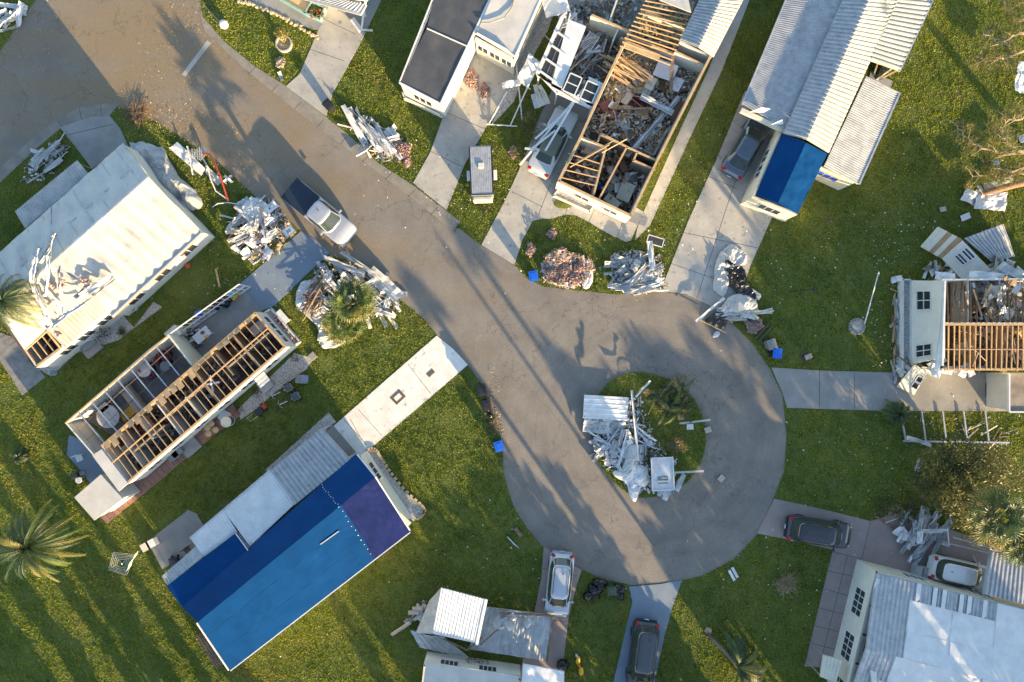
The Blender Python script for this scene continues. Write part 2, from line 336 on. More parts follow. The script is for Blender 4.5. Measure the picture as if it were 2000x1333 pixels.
paved('path', [(1245, 445), (1258, 412), (1325, 262), (1382, 140), (1445, -20), (1472, -20), (1409, 140), (1345, 275), (1270, 440), (1240, 470)], CONC, .04, label='concrete strip along the roofless house')
paved('driveway', [(1455, 178), (1560, 230), (1540, 300), (1470, 402), (1508, 424), (1465, 520), (1430, 632), (1388, 598), (1340, 575), (1290, 568), (1345, 430), (1400, 310)], CONC, .045, joints=[((1470, 250), (1360, 585)), ((1335, 455), (1480, 485)), ((1383, 345), (1440, 370)), ((1310, 515), (1395, 545))], label='wide concrete driveway of the house with the corrugated roofs')
paved('driveway', [(1506, 718), (1600, 724), (1740, 728), (2030, 728), (2030, 804), (1740, 803), (1537, 797), (1528, 768)], CONC2, .045, joints=[((1600, 724), (1600, 797)), ((1668, 727), (1668, 799))], label='grey concrete driveway in front of the collapsed house')
paved('driveway', [(1512, 974), (1620, 998), (1700, 1018), (1760, 1000), (1900, 1050), (2030, 1090), (2030, 1180), (1900, 1170), (1700, 1120), (1650, 1304), (1571, 1302), (1626, 1074), (1560, 1058), (1478, 1042)], CONCP, .045, joints=[((1700, 1018), (1683, 1090)), ((1626, 1078), (1683, 1092)), ((1617, 1115), (1674, 1128)), ((1608, 1150), (1665, 1166)), ((1599, 1187), (1655, 1202)), ((1591, 1222), (1645, 1236)), ((1583, 1256), (1638, 1270)), ((1655, 1085), (1600, 1300))], label='pinkish concrete driveway under the black sport utility vehicle')
paved('driveway', [(1228, 1146), (1290, 1141), (1332, 1133), (1315, 1180), (1298, 1240), (1272, 1360), (1192, 1360), (1215, 1260), (1235, 1175)], CONCB, .045, label='bluish concrete driveway under the black minivan')
paved('driveway', [(1062, 1068), (1100, 1092), (1136, 1114), (1124, 1150), (1110, 1210), (1095, 1340), (1010, 1340), (1030, 1250), (1044, 1195), (1057, 1130)], CONCP, .045, joints=[((1060, 1110), (1128, 1125)), ((1040, 1205), (1110, 1215))], label='narrow pinkish driveway under the silver wagon')
paved('driveway', [(853, 656), (885, 682), (914, 713), (704, 893), (672, 862), (652, 832)], CONCW, .045, joints=[((797, 712), (842, 770)), ((672, 820), (716, 868)), ((700, 800), (745, 850)), ((684, 818), (708, 862))], label='whitewashed concrete driveway in the sun')
paved('pavement', [(640, 836), (652, 832), (704, 893), (700, 920), (620, 920)], CONC2, .05, label='bare carport slab beside the tarpaulined house')
paved('driveway', [(588, 452), (618, 470), (645, 495), (590, 545), (537, 597), (510, 608), (490, 585), (468, 556)], CONCB, .045, label='blue painted driveway beside the debris heaps')
paved('pavement', [(468, 553), (512, 610), (500, 640), (380, 740), (350, 720), (300, 690)], CONC2, .05, label='open carport slab of the house with bare roof beams')
paved('driveway', [(118, 250), (145, 240), (178, 229), (215, 227), (235, 250), (250, 285), (180, 330), (150, 290)], CONC2, .045, joints=[((130, 265), (222, 243))], label='short concrete driveway in the corner shade')
paved('patio', [(-30, 640), (30, 660), (60, 700), (89, 737), (44, 772), (0, 705), (-30, 670)], PAVG, .045, joints=[((x, 660+(x)*.85), (x+40-x*.0, 640+(x)*.85)) for x in range(0, 60, 9)], label='grey paver patio at the left edge')
paved('patio', [(288, 1058), (368, 996), (384, 1003), (402, 1032), (392, 1066), (318, 1112)], CONC2, .045, label='grey concrete slab behind the tarpaulined house')
paved('patio', [(131, 888), (135, 850), (215, 880), (235, 930), (178, 945), (155, 915)], CONCB, .045, label='blue grey patio slab behind the beamed house')
bj = [((208+i*17.5, 1012-i*14), (219+i*17.5, 1022-i*14)) for i in range(13)]+[((200, 1003), (440, 808)), ((207, 1011), (455, 813))]
paved('path', [(184, 1000), (210, 1023), (330, 925), (352, 905), (420, 850), (470, 812), (455, 790)], BRICK, .045, joints=[((197+i*9, 1010-i*7.4), (208+i*9, 1022-i*7.4)) for i in range(24)]+[((195, 1008), (440, 808))], label='red paver walk along the beamed house')
paved('path', [(519, 918), (642, 806), (657, 824), (560, 915), (530, 935)], PEBBLE, .05, label='pebble strip beside the corrugated wing')
paved('gravel', [(1010, 110), (1060, 20), (1075, -10), (1095, -10), (1070, 60), (1030, 130), (1003, 200), (960, 245), (975, 190)], PEBBLE, .03, label='pebble strip beside the white house')
paved('gravel', [(200, 640), (235, 610), (262, 640), (300, 590), (318, 600), (250, 650), (232, 665), (150, 690), (100, 735), (70, 718), (110, 690)], PEBBLE, .03, label='pebble bed beside the cream roofed house')
paved('gravel', [(465, 800), (520, 745), (575, 690), (612, 700), (600, 720), (540, 765), (500, 800), (470, 820)], PEBBLE, .03, label='pebble bed beside the beamed house')
paved('dirt', [(1090, 20), (1120, -20), (1300, -20), (1240, 90), (1180, 165), (1135, 268), (1080, 300), (1040, 260), (1090, 150)], CONC2, .03, label='slab under the wrecked lanai')
# ================================================ the houses
BUILT = []
def sheet(mb, q, n=0, h=.03, m=4, prof='rib', wob=0.0, waves=0, wamp=0.0, seed=0):
    """roofing between corners q=[A,B,C,D]; ribs run A->D and repeat n times along A->B"""
    A, B_, Cc, D = [Vector(p) for p in q]
    us = []
    if n:
        for k in range(n):
            us += [(k/n, 0), ((k+.70)/n, 0), ((k+.76)/n, h), ((k+.92)/n, h), ((k+.98)/n, 0)] if prof == 'rib' else [(k/n, 0), ((k+.3)/n, 0), ((k+.42)/n, h), ((k+.78)/n, h), ((k+.9)/n, 0)]
        us.append((1, 0))
    else:
        w_ = max(8, waves*8); us = [(i/w_, 0) for i in range(w_+1)]
    vs = []
    for j in range(m+1):
        v = j/m
        for u, dz in us:
            p = A.lerp(B_, u).lerp(D.lerp(Cc, u), v)
            z = dz+wob*noise.noise(Vector((p.x*.9+seed, p.y*.9, seed)))+wob*.6*noise.noise(Vector((p.x*3+seed, p.y*3, seed)))
            if waves: z += wamp*math.sin(u*waves*2*math.pi+1.2*noise.noise(Vector((v*2, seed, u*3))))*(.12+.88*math.sin(math.pi*v))
            vs.append((p.x, p.y, p.z+z))
    k = len(us)
    mb.add(vs, [(j*k+i, j*k+i+1, (j+1)*k+i+1, (j+1)*k+i) for j in range(m) for i in range(k-1)])
    # a thin return at each border gives the sheet an edge
    n_ = (B_-A).cross(D-A); s = .06 if n_.z > 0 else .06
    for a, b in ((A, B_), (B_, Cc), (Cc, D), (D, A)): mb.beam(a-Vector((0, 0, s)), b-Vector((0, 0, s)), .03, .09)
def xy(v): return (v[0], v[1])
def PW(px, py, z): return P(px, py, z)
def wallrun(mb, pts, z0, z1, t=.12, close=False):
    pts = [Vector((p[0], p[1], 0)) for p in pts]
    if close: pts = pts+[pts[0]]
    for a, b in zip(pts, pts[1:]):
        d = (b-a).normalized()*t/2*.98
        mb.beam(a-d+Vector((0, 0, (z0+z1)/2)), b+d+Vector((0, 0, (z0+z1)/2)), t, z1-z0)
def window(par, a, b, t, wd, z0, z1, nx=2, ny=1, out=None, side=1, fm=None, gm=None):
    """window on the outside of wall a->b (side=+1: left of a->b), centred at fraction t"""
    a = Vector((a[0], a[1], 0)); b = Vector((b[0], b[1], 0)); x = (b-a).normalized(); y = Vector((-x.y, x.x, 0))*side
    c = a.lerp(b, t)+y*.085; M = Matrix((x, y, Vector((0, 0, 1)))).transposed()
    f = MB(fm or WHITEP); hz = z1-z0; zc = (z0+z1)/2
    f.box(c+Vector((0, 0, z0)), (wd+.12, .07, .07), M=M); f.box(c+Vector((0, 0, z1)), (wd+.12, .07, .07), M=M)
    for i in range(nx+1): f.box(c+x*(i/nx-.5)*wd+Vector((0, 0, zc)), (.05, .064, hz), M=M)
    for j in range(1, ny): f.box(c+Vector((0, 0, z0+hz*j/ny)), (wd, .058, .04), M=M)
    fo = f.build('window', par)
    g_ = MB(gm or GLASS); g_.box(c-y*.012+Vector((0, 0, zc)), (wd, .03, hz-.02), M=M); g_.build('pane', fo)
    return fo
def offs(a, b, d):
    """points a,b shifted to the left by d"""
    a = Vector((a[0], a[1], 0)); b = Vector((b[0], b[1], 0)); x = (b-a).normalized(); y = Vector((-x.y, x.x, 0)); return a+y*d, b+y*d
def floor_part(par, pts, z, m, name='floor'):
    q = MB(m); q.prism([xy(p) for p in pts], .02, z); return q.build(name, par)

# ---------- H1: big white house left, with membrane roof and torn edge
def h1():
    E = 2.7; RZ = 4.0
    h = thing('mobile_home', 'large white mobile home on the left with wavy roof and heap of torn panels', 'house', P(150, 520))
    q = MB(MEMBRANE); sheet(q, [P(290, 345, RZ), P(100, 514, RZ), P(220, 618, E), P(395, 455, E)], m=20, waves=10, wamp=.15, wob=.07, seed=1)
    q.build('roof', h, smooth=True)
    q = MB(MEMBRANE); sheet(q, [P(240, 280, E+.1), P(100, 404, E+.1), P(100, 514, RZ), P(290, 345, RZ)][::1], m=14, waves=5, wamp=.10, wob=.10, seed=2)
    sheet(q, [P(100, 404, E+.1), P(-60, 546, E+.1), P(-45, 645, RZ), P(100, 514, RZ)], m=14, waves=5, wamp=.10, wob=.10, seed=3)
    q.build('roof', h, smooth=True)
    q = MB(MEMBRANE); sheet(q, [P(100, 514, RZ), P(-4, 606, RZ), P(30, 652, 3.35), P(92, 600, 3.4)], m=6, waves=3, wamp=.03, wob=.05, seed=4)
    sheet(q, [P(100, 514, RZ), P(-4, 606, RZ), P(48, 683, 3.0), P(90, 643, 3.0)], m=4, wob=.05, seed=6); sheet(q, [P(100, 514, RZ), P(100, 515, RZ), P(90, 643, 3.0), P(192, 574, 3.05)], m=4, wob=.05, seed=5); q.build('roof', h, smooth=True)
    q = MB(CREAM_AND_LIT); sheet(q, [P(192, 574, 3.1), P(90, 643, 3.1), P(126, 679, 2.75), P(216, 597, 2.75)], n=14, h=.05, m=3, wob=.02)
    o = q.build('porch_roof', h); o['label'] = 'cream ribbed roof strip left bare at the low end'
    q = MB(OLDWHITE)
    for k in range(9):
        t = (k+.5)/9; q.beam(P(lerp(240, -20, t), lerp(280, 512, t), E+.15), P(lerp(290, 20, t), lerp(345, 585, t), RZ+.03), .035, .03)
    q.beam(P(268, 318, 3.45), P(20, 540, 3.45), .03, .03); q.build('roof_seams', h)
    q = MB(ALU)                                                # ridge cap and red drip edge
    q.beam(P(291, 344, RZ+.04), P(-60, 656, RZ+.04), .12, .05); q.build('ridge_cap', h)
    q = MB(MEMBRANE); q.beam(P(396, 455, E+.02), P(220, 619, E+.02), .12, .22); q.build('fascia', h)
    q = MB(TERRA); q.beam(P(397, 457, E-.02), P(221, 621, E-.02), .03, .12); o = q.build('drip_edge', h); o['label'] = 'thin red drip edge under the eave'
    q = MB(WHITE2)
    a, b = offs(P(395, 455, E), P(220, 618, E), .0)
    e1 = P(386, 452, E); e2 = P(212, 612, E); e3 = P(208, 607, E); e4 = P(70, 716, 2.65); e5 = P(48, 684, 2.65)
    wallrun(q, [e1, e2], 0, 2.55); wallrun(q, [P(214, 602, 2.6), e4], 0, 2.6); wallrun(q, [e4, P(-3, 608, 2.65), P(-50, 545, 2.65)], 0, 2.6)
    q.build('wall', h)
    q = MB(WHITE2); wallrun(q, [e1, P(287, 347, 2.6), P(240, 284, 2.6)], 0, 2.55); wallrun(q, [P(240, 284, 2.6), P(-60, 550, 2.6)], 0, 2.55); q.build('wall', h)
    # gable end infill
    ga = [P(395, 455, E), P(290, 345, RZ), P(240, 280, E)]
    q = MB(WHITE2); q.add(ga+[p+Vector((-.1, -.1, 0)) for p in ga], [(0, 1, 2), (5, 4, 3)]); q.build('gable', h)
    q = MB(WOOD)
    for i in range(5):
        t = i/4; q.beam(P(lerp(92, 50, t), lerp(646, 683, t), 2.85), P(lerp(120, 73, t), lerp(681, 714, t), 2.6), .06, .14)
    q.beam(P(92, 646, 2.9), P(120, 681, 2.6), .14, .2); q.beam(P(117, 682, 2.68), P(72, 716, 2.68), .16, .1); q.beam(P(92, 646, 2.93), P(49, 684, 2.93), .14, .1)
    q.beam(P(100, 660, 2.5), P(78, 692, 1.2), .08, .08)
    q.build('porch_joists', h)
    for t in (.18, .45, .7): window(h, P(214, 602, 2.6), e4, t, 1.2, 1.0, 2.1, side=1)
    for t in (.2, .5, .8): window(h, e2, e1, t, 1.3, 1.0, 2.1, side=-1)
    q = MB(ALU)                                                # frame of the awning on the left
    for i in range(0): pass
    floor_part(h, [P(386, 452, 0), P(208, 607, 0), P(70, 716, 0), P(-3, 612, 0), P(-60, 550, 0), P(245, 292, 0)], .3, FLOORB)
    BUILT.append([(375, 455), (215, 600), (75, 705), (0, 612), (-60, 540), (245, 300)])
    a = thing('awning', 'narrow ribbed white awning over the porch at the far side of the wavy roofed home', 'awning', P(100, 385))
    q = MB(OLDWHITE); sheet(q, [P(150, 314, 2.5), P(30, 413, 2.5), P(49, 446, 2.5), P(172, 341, 2.5)], n=26, h=.06, m=2, wob=.03); q.build('awning_roof', a)
    for x, y in ((150, 318), (90, 366), (34, 413)):
        q = MB(ALU); q.beam(P(x, y, 2.45), Vector((*xy(P(x, y, 2.45)), 0)), .06, .06); q.build('post', a)
h1()

# ---------- H2: roofless house with golden trusses
def truss(par, a, b, e, m=WOOD, webs=True, thick=.045, hgt=.75, name='roof_truss'):
    q = MB(m); a = Vector(a); b = Vector(b); c = (a+b)/2+Vector((0, 0, hgt)); lo_ = Vector((0, 0, 0))
    q.beam(a, b, thick, .11)
    if hgt > 0:
        q.beam(a, c, thick, .10); q.beam(c, b, thick, .10)
        if webs:
            for t in (.25, .75):
                p = a.lerp(b, t); w_ = a.lerp(c, t*2) if t < .5 else c.lerp(b, (t-.5)*2)
                q.beam(p, w_, thick*.8, .07); q.beam(p, c, thick*.8, .07)
            q.beam((a+b)/2, c, thick, .08)
    return q.build(name, par)
def h2():
    h = thing('mobile_home', 'long white mobile home stripped of its roof, bare golden ceiling beams showing every room', 'house', P(330, 790))
    Z = 2.6
    L0, L1 = P(199, 872, Z), P(499, 612, Z); R0, R1 = P(250, 943, Z), P(557, 678, Z)
    q = MB(WHITE2); wallrun(q, [R0, R1], .15, Z, .14); o = q.build('wall', h)
    q = MB(WHITE2); wallrun(q, [R1, L1], .15, Z, .14); q.build('wall', h)
    q = MB(PLY); wallrun(q, [L1, L0], .15, Z, .12); q.build('wall', h)
    q = MB(WHITE2); wallrun(q, [L0, R0], .15, Z, .12); q.build('wall', h)
    q = MB(WOOD)
    for a, b in ((L0, L1), (R0, R1), (L1, R1)): q.beam(Vector(a)+Vector((0, 0, .05)), Vector(b)+Vector((0, 0, .05)), .16, .07)
    q.build('top_plate', h)
    floor_part(h, [L0, L1, R1, R0], .35, FLOORB)
    N = 27
    for i in range(1, N):
        t = i/N
        if i in (9, 20): continue
        a = L0.lerp(L1, t)+Vector((U(-.04, .04), U(-.04, .04), .1)); b = R0.lerp(R1, t)+Vector((U(-.04, .04), U(-.04, .04), .1))
        o = truss(h, a, b, 0, hgt=0 if i % 3 else .0, name='ceiling_beam')
    q = MB(WOOD)                                               # eave planks still on the left side
    for i in range(25):
        t = (i+.5)/26; a = L0.lerp(L1, t); b = L0.lerp(L1, t+1/30)
        if i % 5 == 3: continue
        n_ = (R0-L0).normalized()
        w_ = U(.25, .75); q.slab([a+Vector((0, 0, .22)), b+Vector((0, 0, .22+U(-.03, .05))), b+n_*w_+Vector((0, 0, .3)), a+n_*w_+Vector((0, 0, .28))], .02)
    q.beam(L0.lerp(R0, .45)+Vector((0, 0, .2)), L1.lerp(R1, .45)+Vector((0, 0, .2)), .09, .05)
    o = q.build('roof_boards', h)
    part = [(.10, 0, 1), (.22, 0, .6), (.34, 0, 1), (.47, .4, 1), (.58, 0, 1), (.72, 0, .7), (.84, 0, 1)]
    for t, u0, u1 in part:
        a = L0.lerp(L1, t); b = R0.lerp(R1, t); q = MB(WHITE2 if t < .5 else FLOORP); wallrun(q, [a.lerp(b, u0), a.lerp(b, u1)], .35, Z-.06, .1); q.build('partition', h)
    for t0, t1, u in ((.34, .58, .45), (.10, .3, .55), (.72, .98, .5)):
        q = MB(FLOORP); wallrun(q, [L0.lerp(L1, t0).lerp(R0.lerp(R1, t0), u), L0.lerp(L1, t1).lerp(R0.lerp(R1, t1), u)], .35, Z-.08, .1); q.build('partition', h)
    for t in (.12, .27, .42, .57, .72, .88): window(h, R0, R1, t, 1.1, 1.1, 2.1, side=-1)
    for t in (.3, .7): window(h, R1, L1, t, 1.2, 1.1, 2.1, side=-1)
    # lanai wing
    A0, A1 = P(128, 827, 2.4), P(465, 555, 2.4); n1 = P(330, 655, 2.4); n2 = P(375, 712, 2.4)
    q = MB(WHITE2); wallrun(q, [A0, P(292, 683, 2.4), n1], .1, 2.35, .12); wallrun(q, [A0, P(181, 888, 2.4)], .1, 2.35, .1); o = q.build('lanai_wall', h)
    q = MB(CREAM); wallrun(q, [n1, n2], .1, 2.5, .14); q.build('lanai_wall', h)
    q = MB(WOOD); q.beam(A0+Vector((0, 0, .02)), n1+Vector((0, 0, .02)), .1, .08); q.build('top_plate', h)
    floor_part(h, [A0, n1, n2, L0], .12, TILE)
    for i in range(7):
        t = (i+1)/8; a = A0.lerp(n1, t); b = P(181, 888, 2.5).lerp(n2, t)
        q = MB(ALU); q.beam(a, b, .07, .10); o = q.build('lanai_rafter', h)
    q = MB(WOODD)
    for k in (.3, .65): q.beam(A0.lerp(P(181, 888, 2.3), k), n1.lerp(n2, k), .03, .03)
    for i in range(16): t = (i+.5)/16; q.beam(A0.lerp(n1, t)-Vector((0, 0, .15)), P(181, 888, 2.35).lerp(n2, t)-Vector((0, 0, .15)), .02, .02)
    q.build('ceiling_grid', h)
    q = MB(MEMBRANE); q.slab([P(180, 890, 2.8), P(198, 878, 2.8), P(250, 945, 2.8), P(232, 960, 2.8)], .1)
    o = q.build('roof', h); o['label'] = 'last white strip of roof at the south end'
    BUILT.append([(199, 872), (499, 612), (557, 678), (250, 943)]); BUILT.append([(128, 827), (330, 655), (375, 712), (181, 888)])
    # open railing wall of the carport
    f = thing('screen_wall', 'white barred screen wall along the open carport, bags leaning inside', 'screen wall', P(400, 608))
    q = MB(WHITEP)
    a, b = P(332, 652, 2.3), P(466, 556, 2.3)
    for z in (.1, 1.1, 2.3): q.beam((a.x, a.y, z), (b.x, b.y, z), .06, .08)
    q.build('rail', f)
    for i in range(15):
        t = i/14; p = a.lerp(b, t); q = MB(WHITEP); q.beam((p.x, p.y, 0), (p.x, p.y, 2.3), .05, .05); q.build('post', f)
    s = thing('shed', 'small white roofed shed at the south corner of the beamed house', 'shed', P(215, 970))
    q = MB(MATS['white_roof_membrane']); q.slab([P(145, 972, 2.6), P(197, 927, 2.6), P(240, 975, 2.6), P(184, 1017, 2.6)], .1); q.build('roof', s)
    q = MB(WHITE2); wallrun(q, [P(150, 973, 2.5), P(197, 931, 2.5), P(236, 974, 2.5), P(184, 1012, 2.5)], 0, 2.5, .1, True); q.build('wall', s)
    BUILT.append([(145, 972), (197, 927), (240, 965), (184, 1012)])
    pl = thing('planter', 'long white framed flower bed at the front of the beamed house', 'planter', P(552, 640))
    q = MB(WHITE2); wallrun(q, [P(520, 612), P(578, 676), P(588, 668), P(533, 604)], 0, .5, .1, True); q.build('frame', pl)
    q = MB(PEBBLE); q.prism([xy(p) for p in (P(520, 612), P(578, 676), P(588, 668), P(533, 604))], 0, .4); q.build('gravel_bed', pl)
    q = MB(MAROON, REDP, PINK)
    for i in range(40):
        t = U(.1, 1); q.use([MAROON, REDP, PINK][i % 3]); c = P(lerp(526, 583, t), lerp(608, 672, t), .45); q.blob(c+Vector((U(-.15, .15), U(-.15, .15), 0)), U(.04, .1), 5, 4, seed=i)
    q.build('flowers', pl)
h2()

mat('tarp_seam', (.01, .085, .23), (.008, .07, .19), 2, .45)
# ---------- H3: blue tarpaulin house
def h3():
    h = thing('mobile_home', 'mobile home with white walls under a huge blue tarpaulin', 'house', P(560, 1080))
    E = 2.7; RZ = 4.0
    RA, RB = P(733, 932, RZ), P(388, 1214, RZ)
    q = MB(WHITE)
    a1, a2, b1, b2 = P(697, 888, E), P(800, 1036, E), P(358, 1184, E), P(450, 1306, E)
    x0, x1, x2 = P(487, 1073, E), P(463, 1040, E-.2), P(328, 1144, E-.2)
    q.slab([a1, RA, RB, b1], .08); q.slab([RA, a2, b2, RB], .08); q.slab([x0, x1, x2, b1], .08); q.build('roof', h)
    q = MB(WHITE2); ins = [P(702, 894, E), P(790, 1026, E), P(545, 1222, E), P(533, 1238, E), P(450, 1296, E), P(336, 1146, E), P(463, 1046, E), P(484, 1076, E)]
    wallrun(q, ins, 0, 2.55, .14, True); q.build('wall', h)
    for ta in (.18, .42, .66, .9): window(h, ins[1], ins[2], ta, 1.1, 1.0, 2.1, side=-1)
    for ta in (.25,): window(h, ins[0], ins[1], ta, 1.4, 1.0, 2.1, side=1, nx=3)
    # tarpaulins
    def tarp(name, label, quads, m):
        q = MB(m)
        for c in quads: sheet(q, c, m=40, wob=.022, waves=7, wamp=.006, seed=len(quads))
        o = q.build(name, smooth=True); tag(o, label, 'tarpaulin', 'tarpaulins on storm damaged roofs'); return o
    up = Vector((0, 0, .17))
    def pt(fr, s):   # fr 0..1 from front (NE) to back, s: 0 left eave 1 ridge 2 right eave
        L = a1.lerp(b1, fr); M_ = RA.lerp(RB, fr); Rr = a2.lerp(b2, fr)
        return (L.lerp(M_, s) if s <= 1 else M_.lerp(Rr, s-1))+up
    fv = .20
    tarp('tarpaulin', 'violet blue tarpaulin over the street end of the long roof', [[pt(0, 1), pt(fv, 1), pt(fv, 2.02), pt(0, 2.02)], [pt(0, .0), pt(fv*.62, .0), pt(fv, 1), pt(0, 1)]][:1], TARPV)
    tarp('tarpaulin', 'bright blue tarpaulin over nearly the whole long roof', [[pt(0, -.02), pt(1.0, -.02), pt(1.0, 1), pt(0, 1)], [pt(fv-.01, 1), pt(1.0, 1), pt(1.0, 2.02), pt(fv-.01, 2.02)], [v+up for v in (x0, x1, x2, b1)]], TARPB)
    q = MB(WHITE)
    q.beam(pt(0, 2.03)-Vector((0, 0, .04)), pt(1, 2.03)-Vector((0, 0, .04)), .07, .12)
    for s0 in (0, 1): q.beam(pt(-.004, s0)+Vector((0, 0, 0)), pt(-.004, s0+1.0), .08, .1)
    q.beam(pt(1.004, 1), pt(1.004, 2), .06, .1); q.beam(x0+up*1.5, x1+up*1.5, .06, .06)
    q.build('gutter', h)
    q = MB(WHITEP)
    for k in range(22):
        p = pt(fv+U(-.004, .004), k/11); q.blob(p, .045, 5, 4)
    q.build('tarp_fasteners', h)
    q = MB(MATS['tarp_seam'])
    for s_ in (1.3, 1.68): q.beam(pt(fv, s_)+Vector((0, 0, .012)), pt(1, s_)+Vector((0, 0, .012)), .03, .006)
    q.build('tarp_seams', h)
    o = MB(WHITE); o.beam(pt(.36, 1.28)+Vector((0, 0, .05)), pt(.26, 1.30)+Vector((0, 0, .05)), .06, .05); tag(o.build('batten'), 'white batten lying alone on the middle of the big blue tarpaulin', 'batten')
    o = MB(WHITE); o.beam(P(404, 1220, 3.8), P(412, 1232, 3.75), .06, .05); tag(o.build('batten'), 'short white batten at the far low corner of the big blue tarpaulin', 'batten')
    BUILT.append([(702, 894), (790, 1026), (450, 1296), (334, 1144)])
    # wings
    w_ = thing('carport', 'grey corrugated carport roof beside the long blue tarpaulin, nearest the white driveway', 'carport', P(604, 905))
    q = MB(GREYMETAL); sheet(q, [P(628, 836, 2.6), P(528, 920, 2.6), P(576, 986, 2.72), P(684, 898, 2.72)], n=15, h=.09, m=4, wob=.02, prof='trap'); q.build('carport_roof', w_)
    for x, y in ((630, 838), (680, 896), (580, 880), (532, 920)):
        q = MB(ALU); q.beam(P(x, y, 2.5), Vector((*xy(P(x, y, 2.5)), 0)), .08, .08); q.build('post', w_)
    w_ = thing('lanai', 'pale ribbed metal lanai roof along the long blue tarpaulin', 'lanai', P(450, 1010))
    q = MB(WHITE); sheet(q, [P(528, 920, 2.58), P(437, 997, 2.58), P(488, 1067, 2.62), P(575, 985, 2.62)], n=20, h=.035, m=4, wob=.03)
    sheet(q, [P(437, 997, 2.58), P(372, 1052, 2.58), P(398, 1088, 2.45), P(463, 1040, 2.45)], n=14, h=.035, m=4, wob=.03); q.build('lanai_roof', w_)
    q = MB(WHITE2); wallrun(q, [P(526, 924, 2.5), P(376, 1053, 2.5), P(396, 1080, 2.5)], 0, 2.45, .1); q.build('wall', w_)
    for t in (.2, .5, .8): window(w_, P(526, 924, 2.5), P(376, 1053, 2.5), t, 1.6, .9, 2.0, side=-1, gm=SCREEN)
    q = MB(ALU); q.beam(P(528, 918, 2.6), P(371, 1051, 2.6), .1, .1); q.build('gutter', w_)
    BUILT.append([(628, 836), (680, 890), (396, 1086), (376, 1053), (528, 920)])
    w_ = thing('awning', 'narrow white slatted awning over the slab at the far corner of the blue tarpaulin', 'awning', P(352, 1105))
    q = MB(OLDWHITE); sheet(q, [P(382, 1068, 2.55), P(316, 1126, 2.55), P(328, 1144, 2.6), P(396, 1088, 2.6)], n=14, h=.05, m=2); q.build('awning_roof', w_)
    for x, y in ((378, 1072), (320, 1126)):
        q = MB(ALU); q.beam(P(x, y, 2.5), Vector((*xy(P(x, y, 2.5)), 0)), .06, .06); q.build('post', w_)
    # stone edged bed at the front
    b = thing('flower_bed', 'curved pebble bed with tan stone edging at the front of the tarpaulined house', 'flower bed', P(775, 960))
    bed = [(716, 876), (733, 878), (760, 925), (790, 960), (828, 990), (830, 1003), (808, 1018), (795, 1010), (770, 980), (735, 930), (710, 890)]
    q = MB(PEBBLE); q.prism([xy(P(*p)) for p in bed], 0, .06); q.build('pebbles', b); MASK.append(bed)
    q = MB(BRICKY); q2 = []
    path = chaikin([(712, 880), (733, 874), (745, 895), (765, 925), (795, 962), (830, 990), (829, 1005), (806, 1020)], 2, False)
    acc = 0
    for i in range(len(path)-1):
        p, r_ = P(*path[i]), P(*path[i+1]); L_ = (r_-p).length; k = max(1, int(L_/.33))
        for j in range(k): c = p.lerp(r_, (j+.5)/k); q.box(c+Vector((0, 0, .09)), (.26, .2, .16), rz=math.atan2(r_.y-p.y, r_.x-p.x)+U(-.15, .15))
    q.build('edging', b); q = MB(BRICKY)
    for i in range(9): p, r_ = P(722, 905), P(765, 965); c = p.lerp(r_, i/8); q.box(c+Vector((0, 0, .09)), (.26, .2, .16), rz=-.95+U(-.1, .1))
    q.build('edging', b)
    e = thing('window_awning', 'pale cream window awning hanging loose at the front end of the long blue tarpaulin', 'awning', P(772, 998))
    q = MB(CREAM); sheet(q, [P(748, 982, 2.9), P(754, 974, 2.9), P(803, 1022, 2.3), P(796, 1030, 2.5)], n=3, h=.03, m=2); q.build('slats', e)
    q = MB(WHITE); q.beam(P(746, 982, 2.95), P(756, 974, 2.95), .12, .12); q.build('bracket', e)
    d = thing('deck', 'weathered timber steps at the back corner of the tarpaulined house', 'steps', P(410, 1275))
    for i in range(6):
        q = MB(WOODD); a, b_ = P(384+i*5, 1240-i*2, .3+.1*i), P(428+i*4, 1305-i*3, .3+.1*i); q.beam(a, b_, .16, .04); q.build('plank', d)
    q = MB(WOODD); q.beam(P(383, 1242, .9), P(425, 1308, .9), .08, .08); q.beam(P(383, 1242, 0), P(383, 1242, .9), .09, .09); q.beam(P(425, 1306, 0), P(425, 1306, .9), .09, .09); q.build('rail', d)
h3()

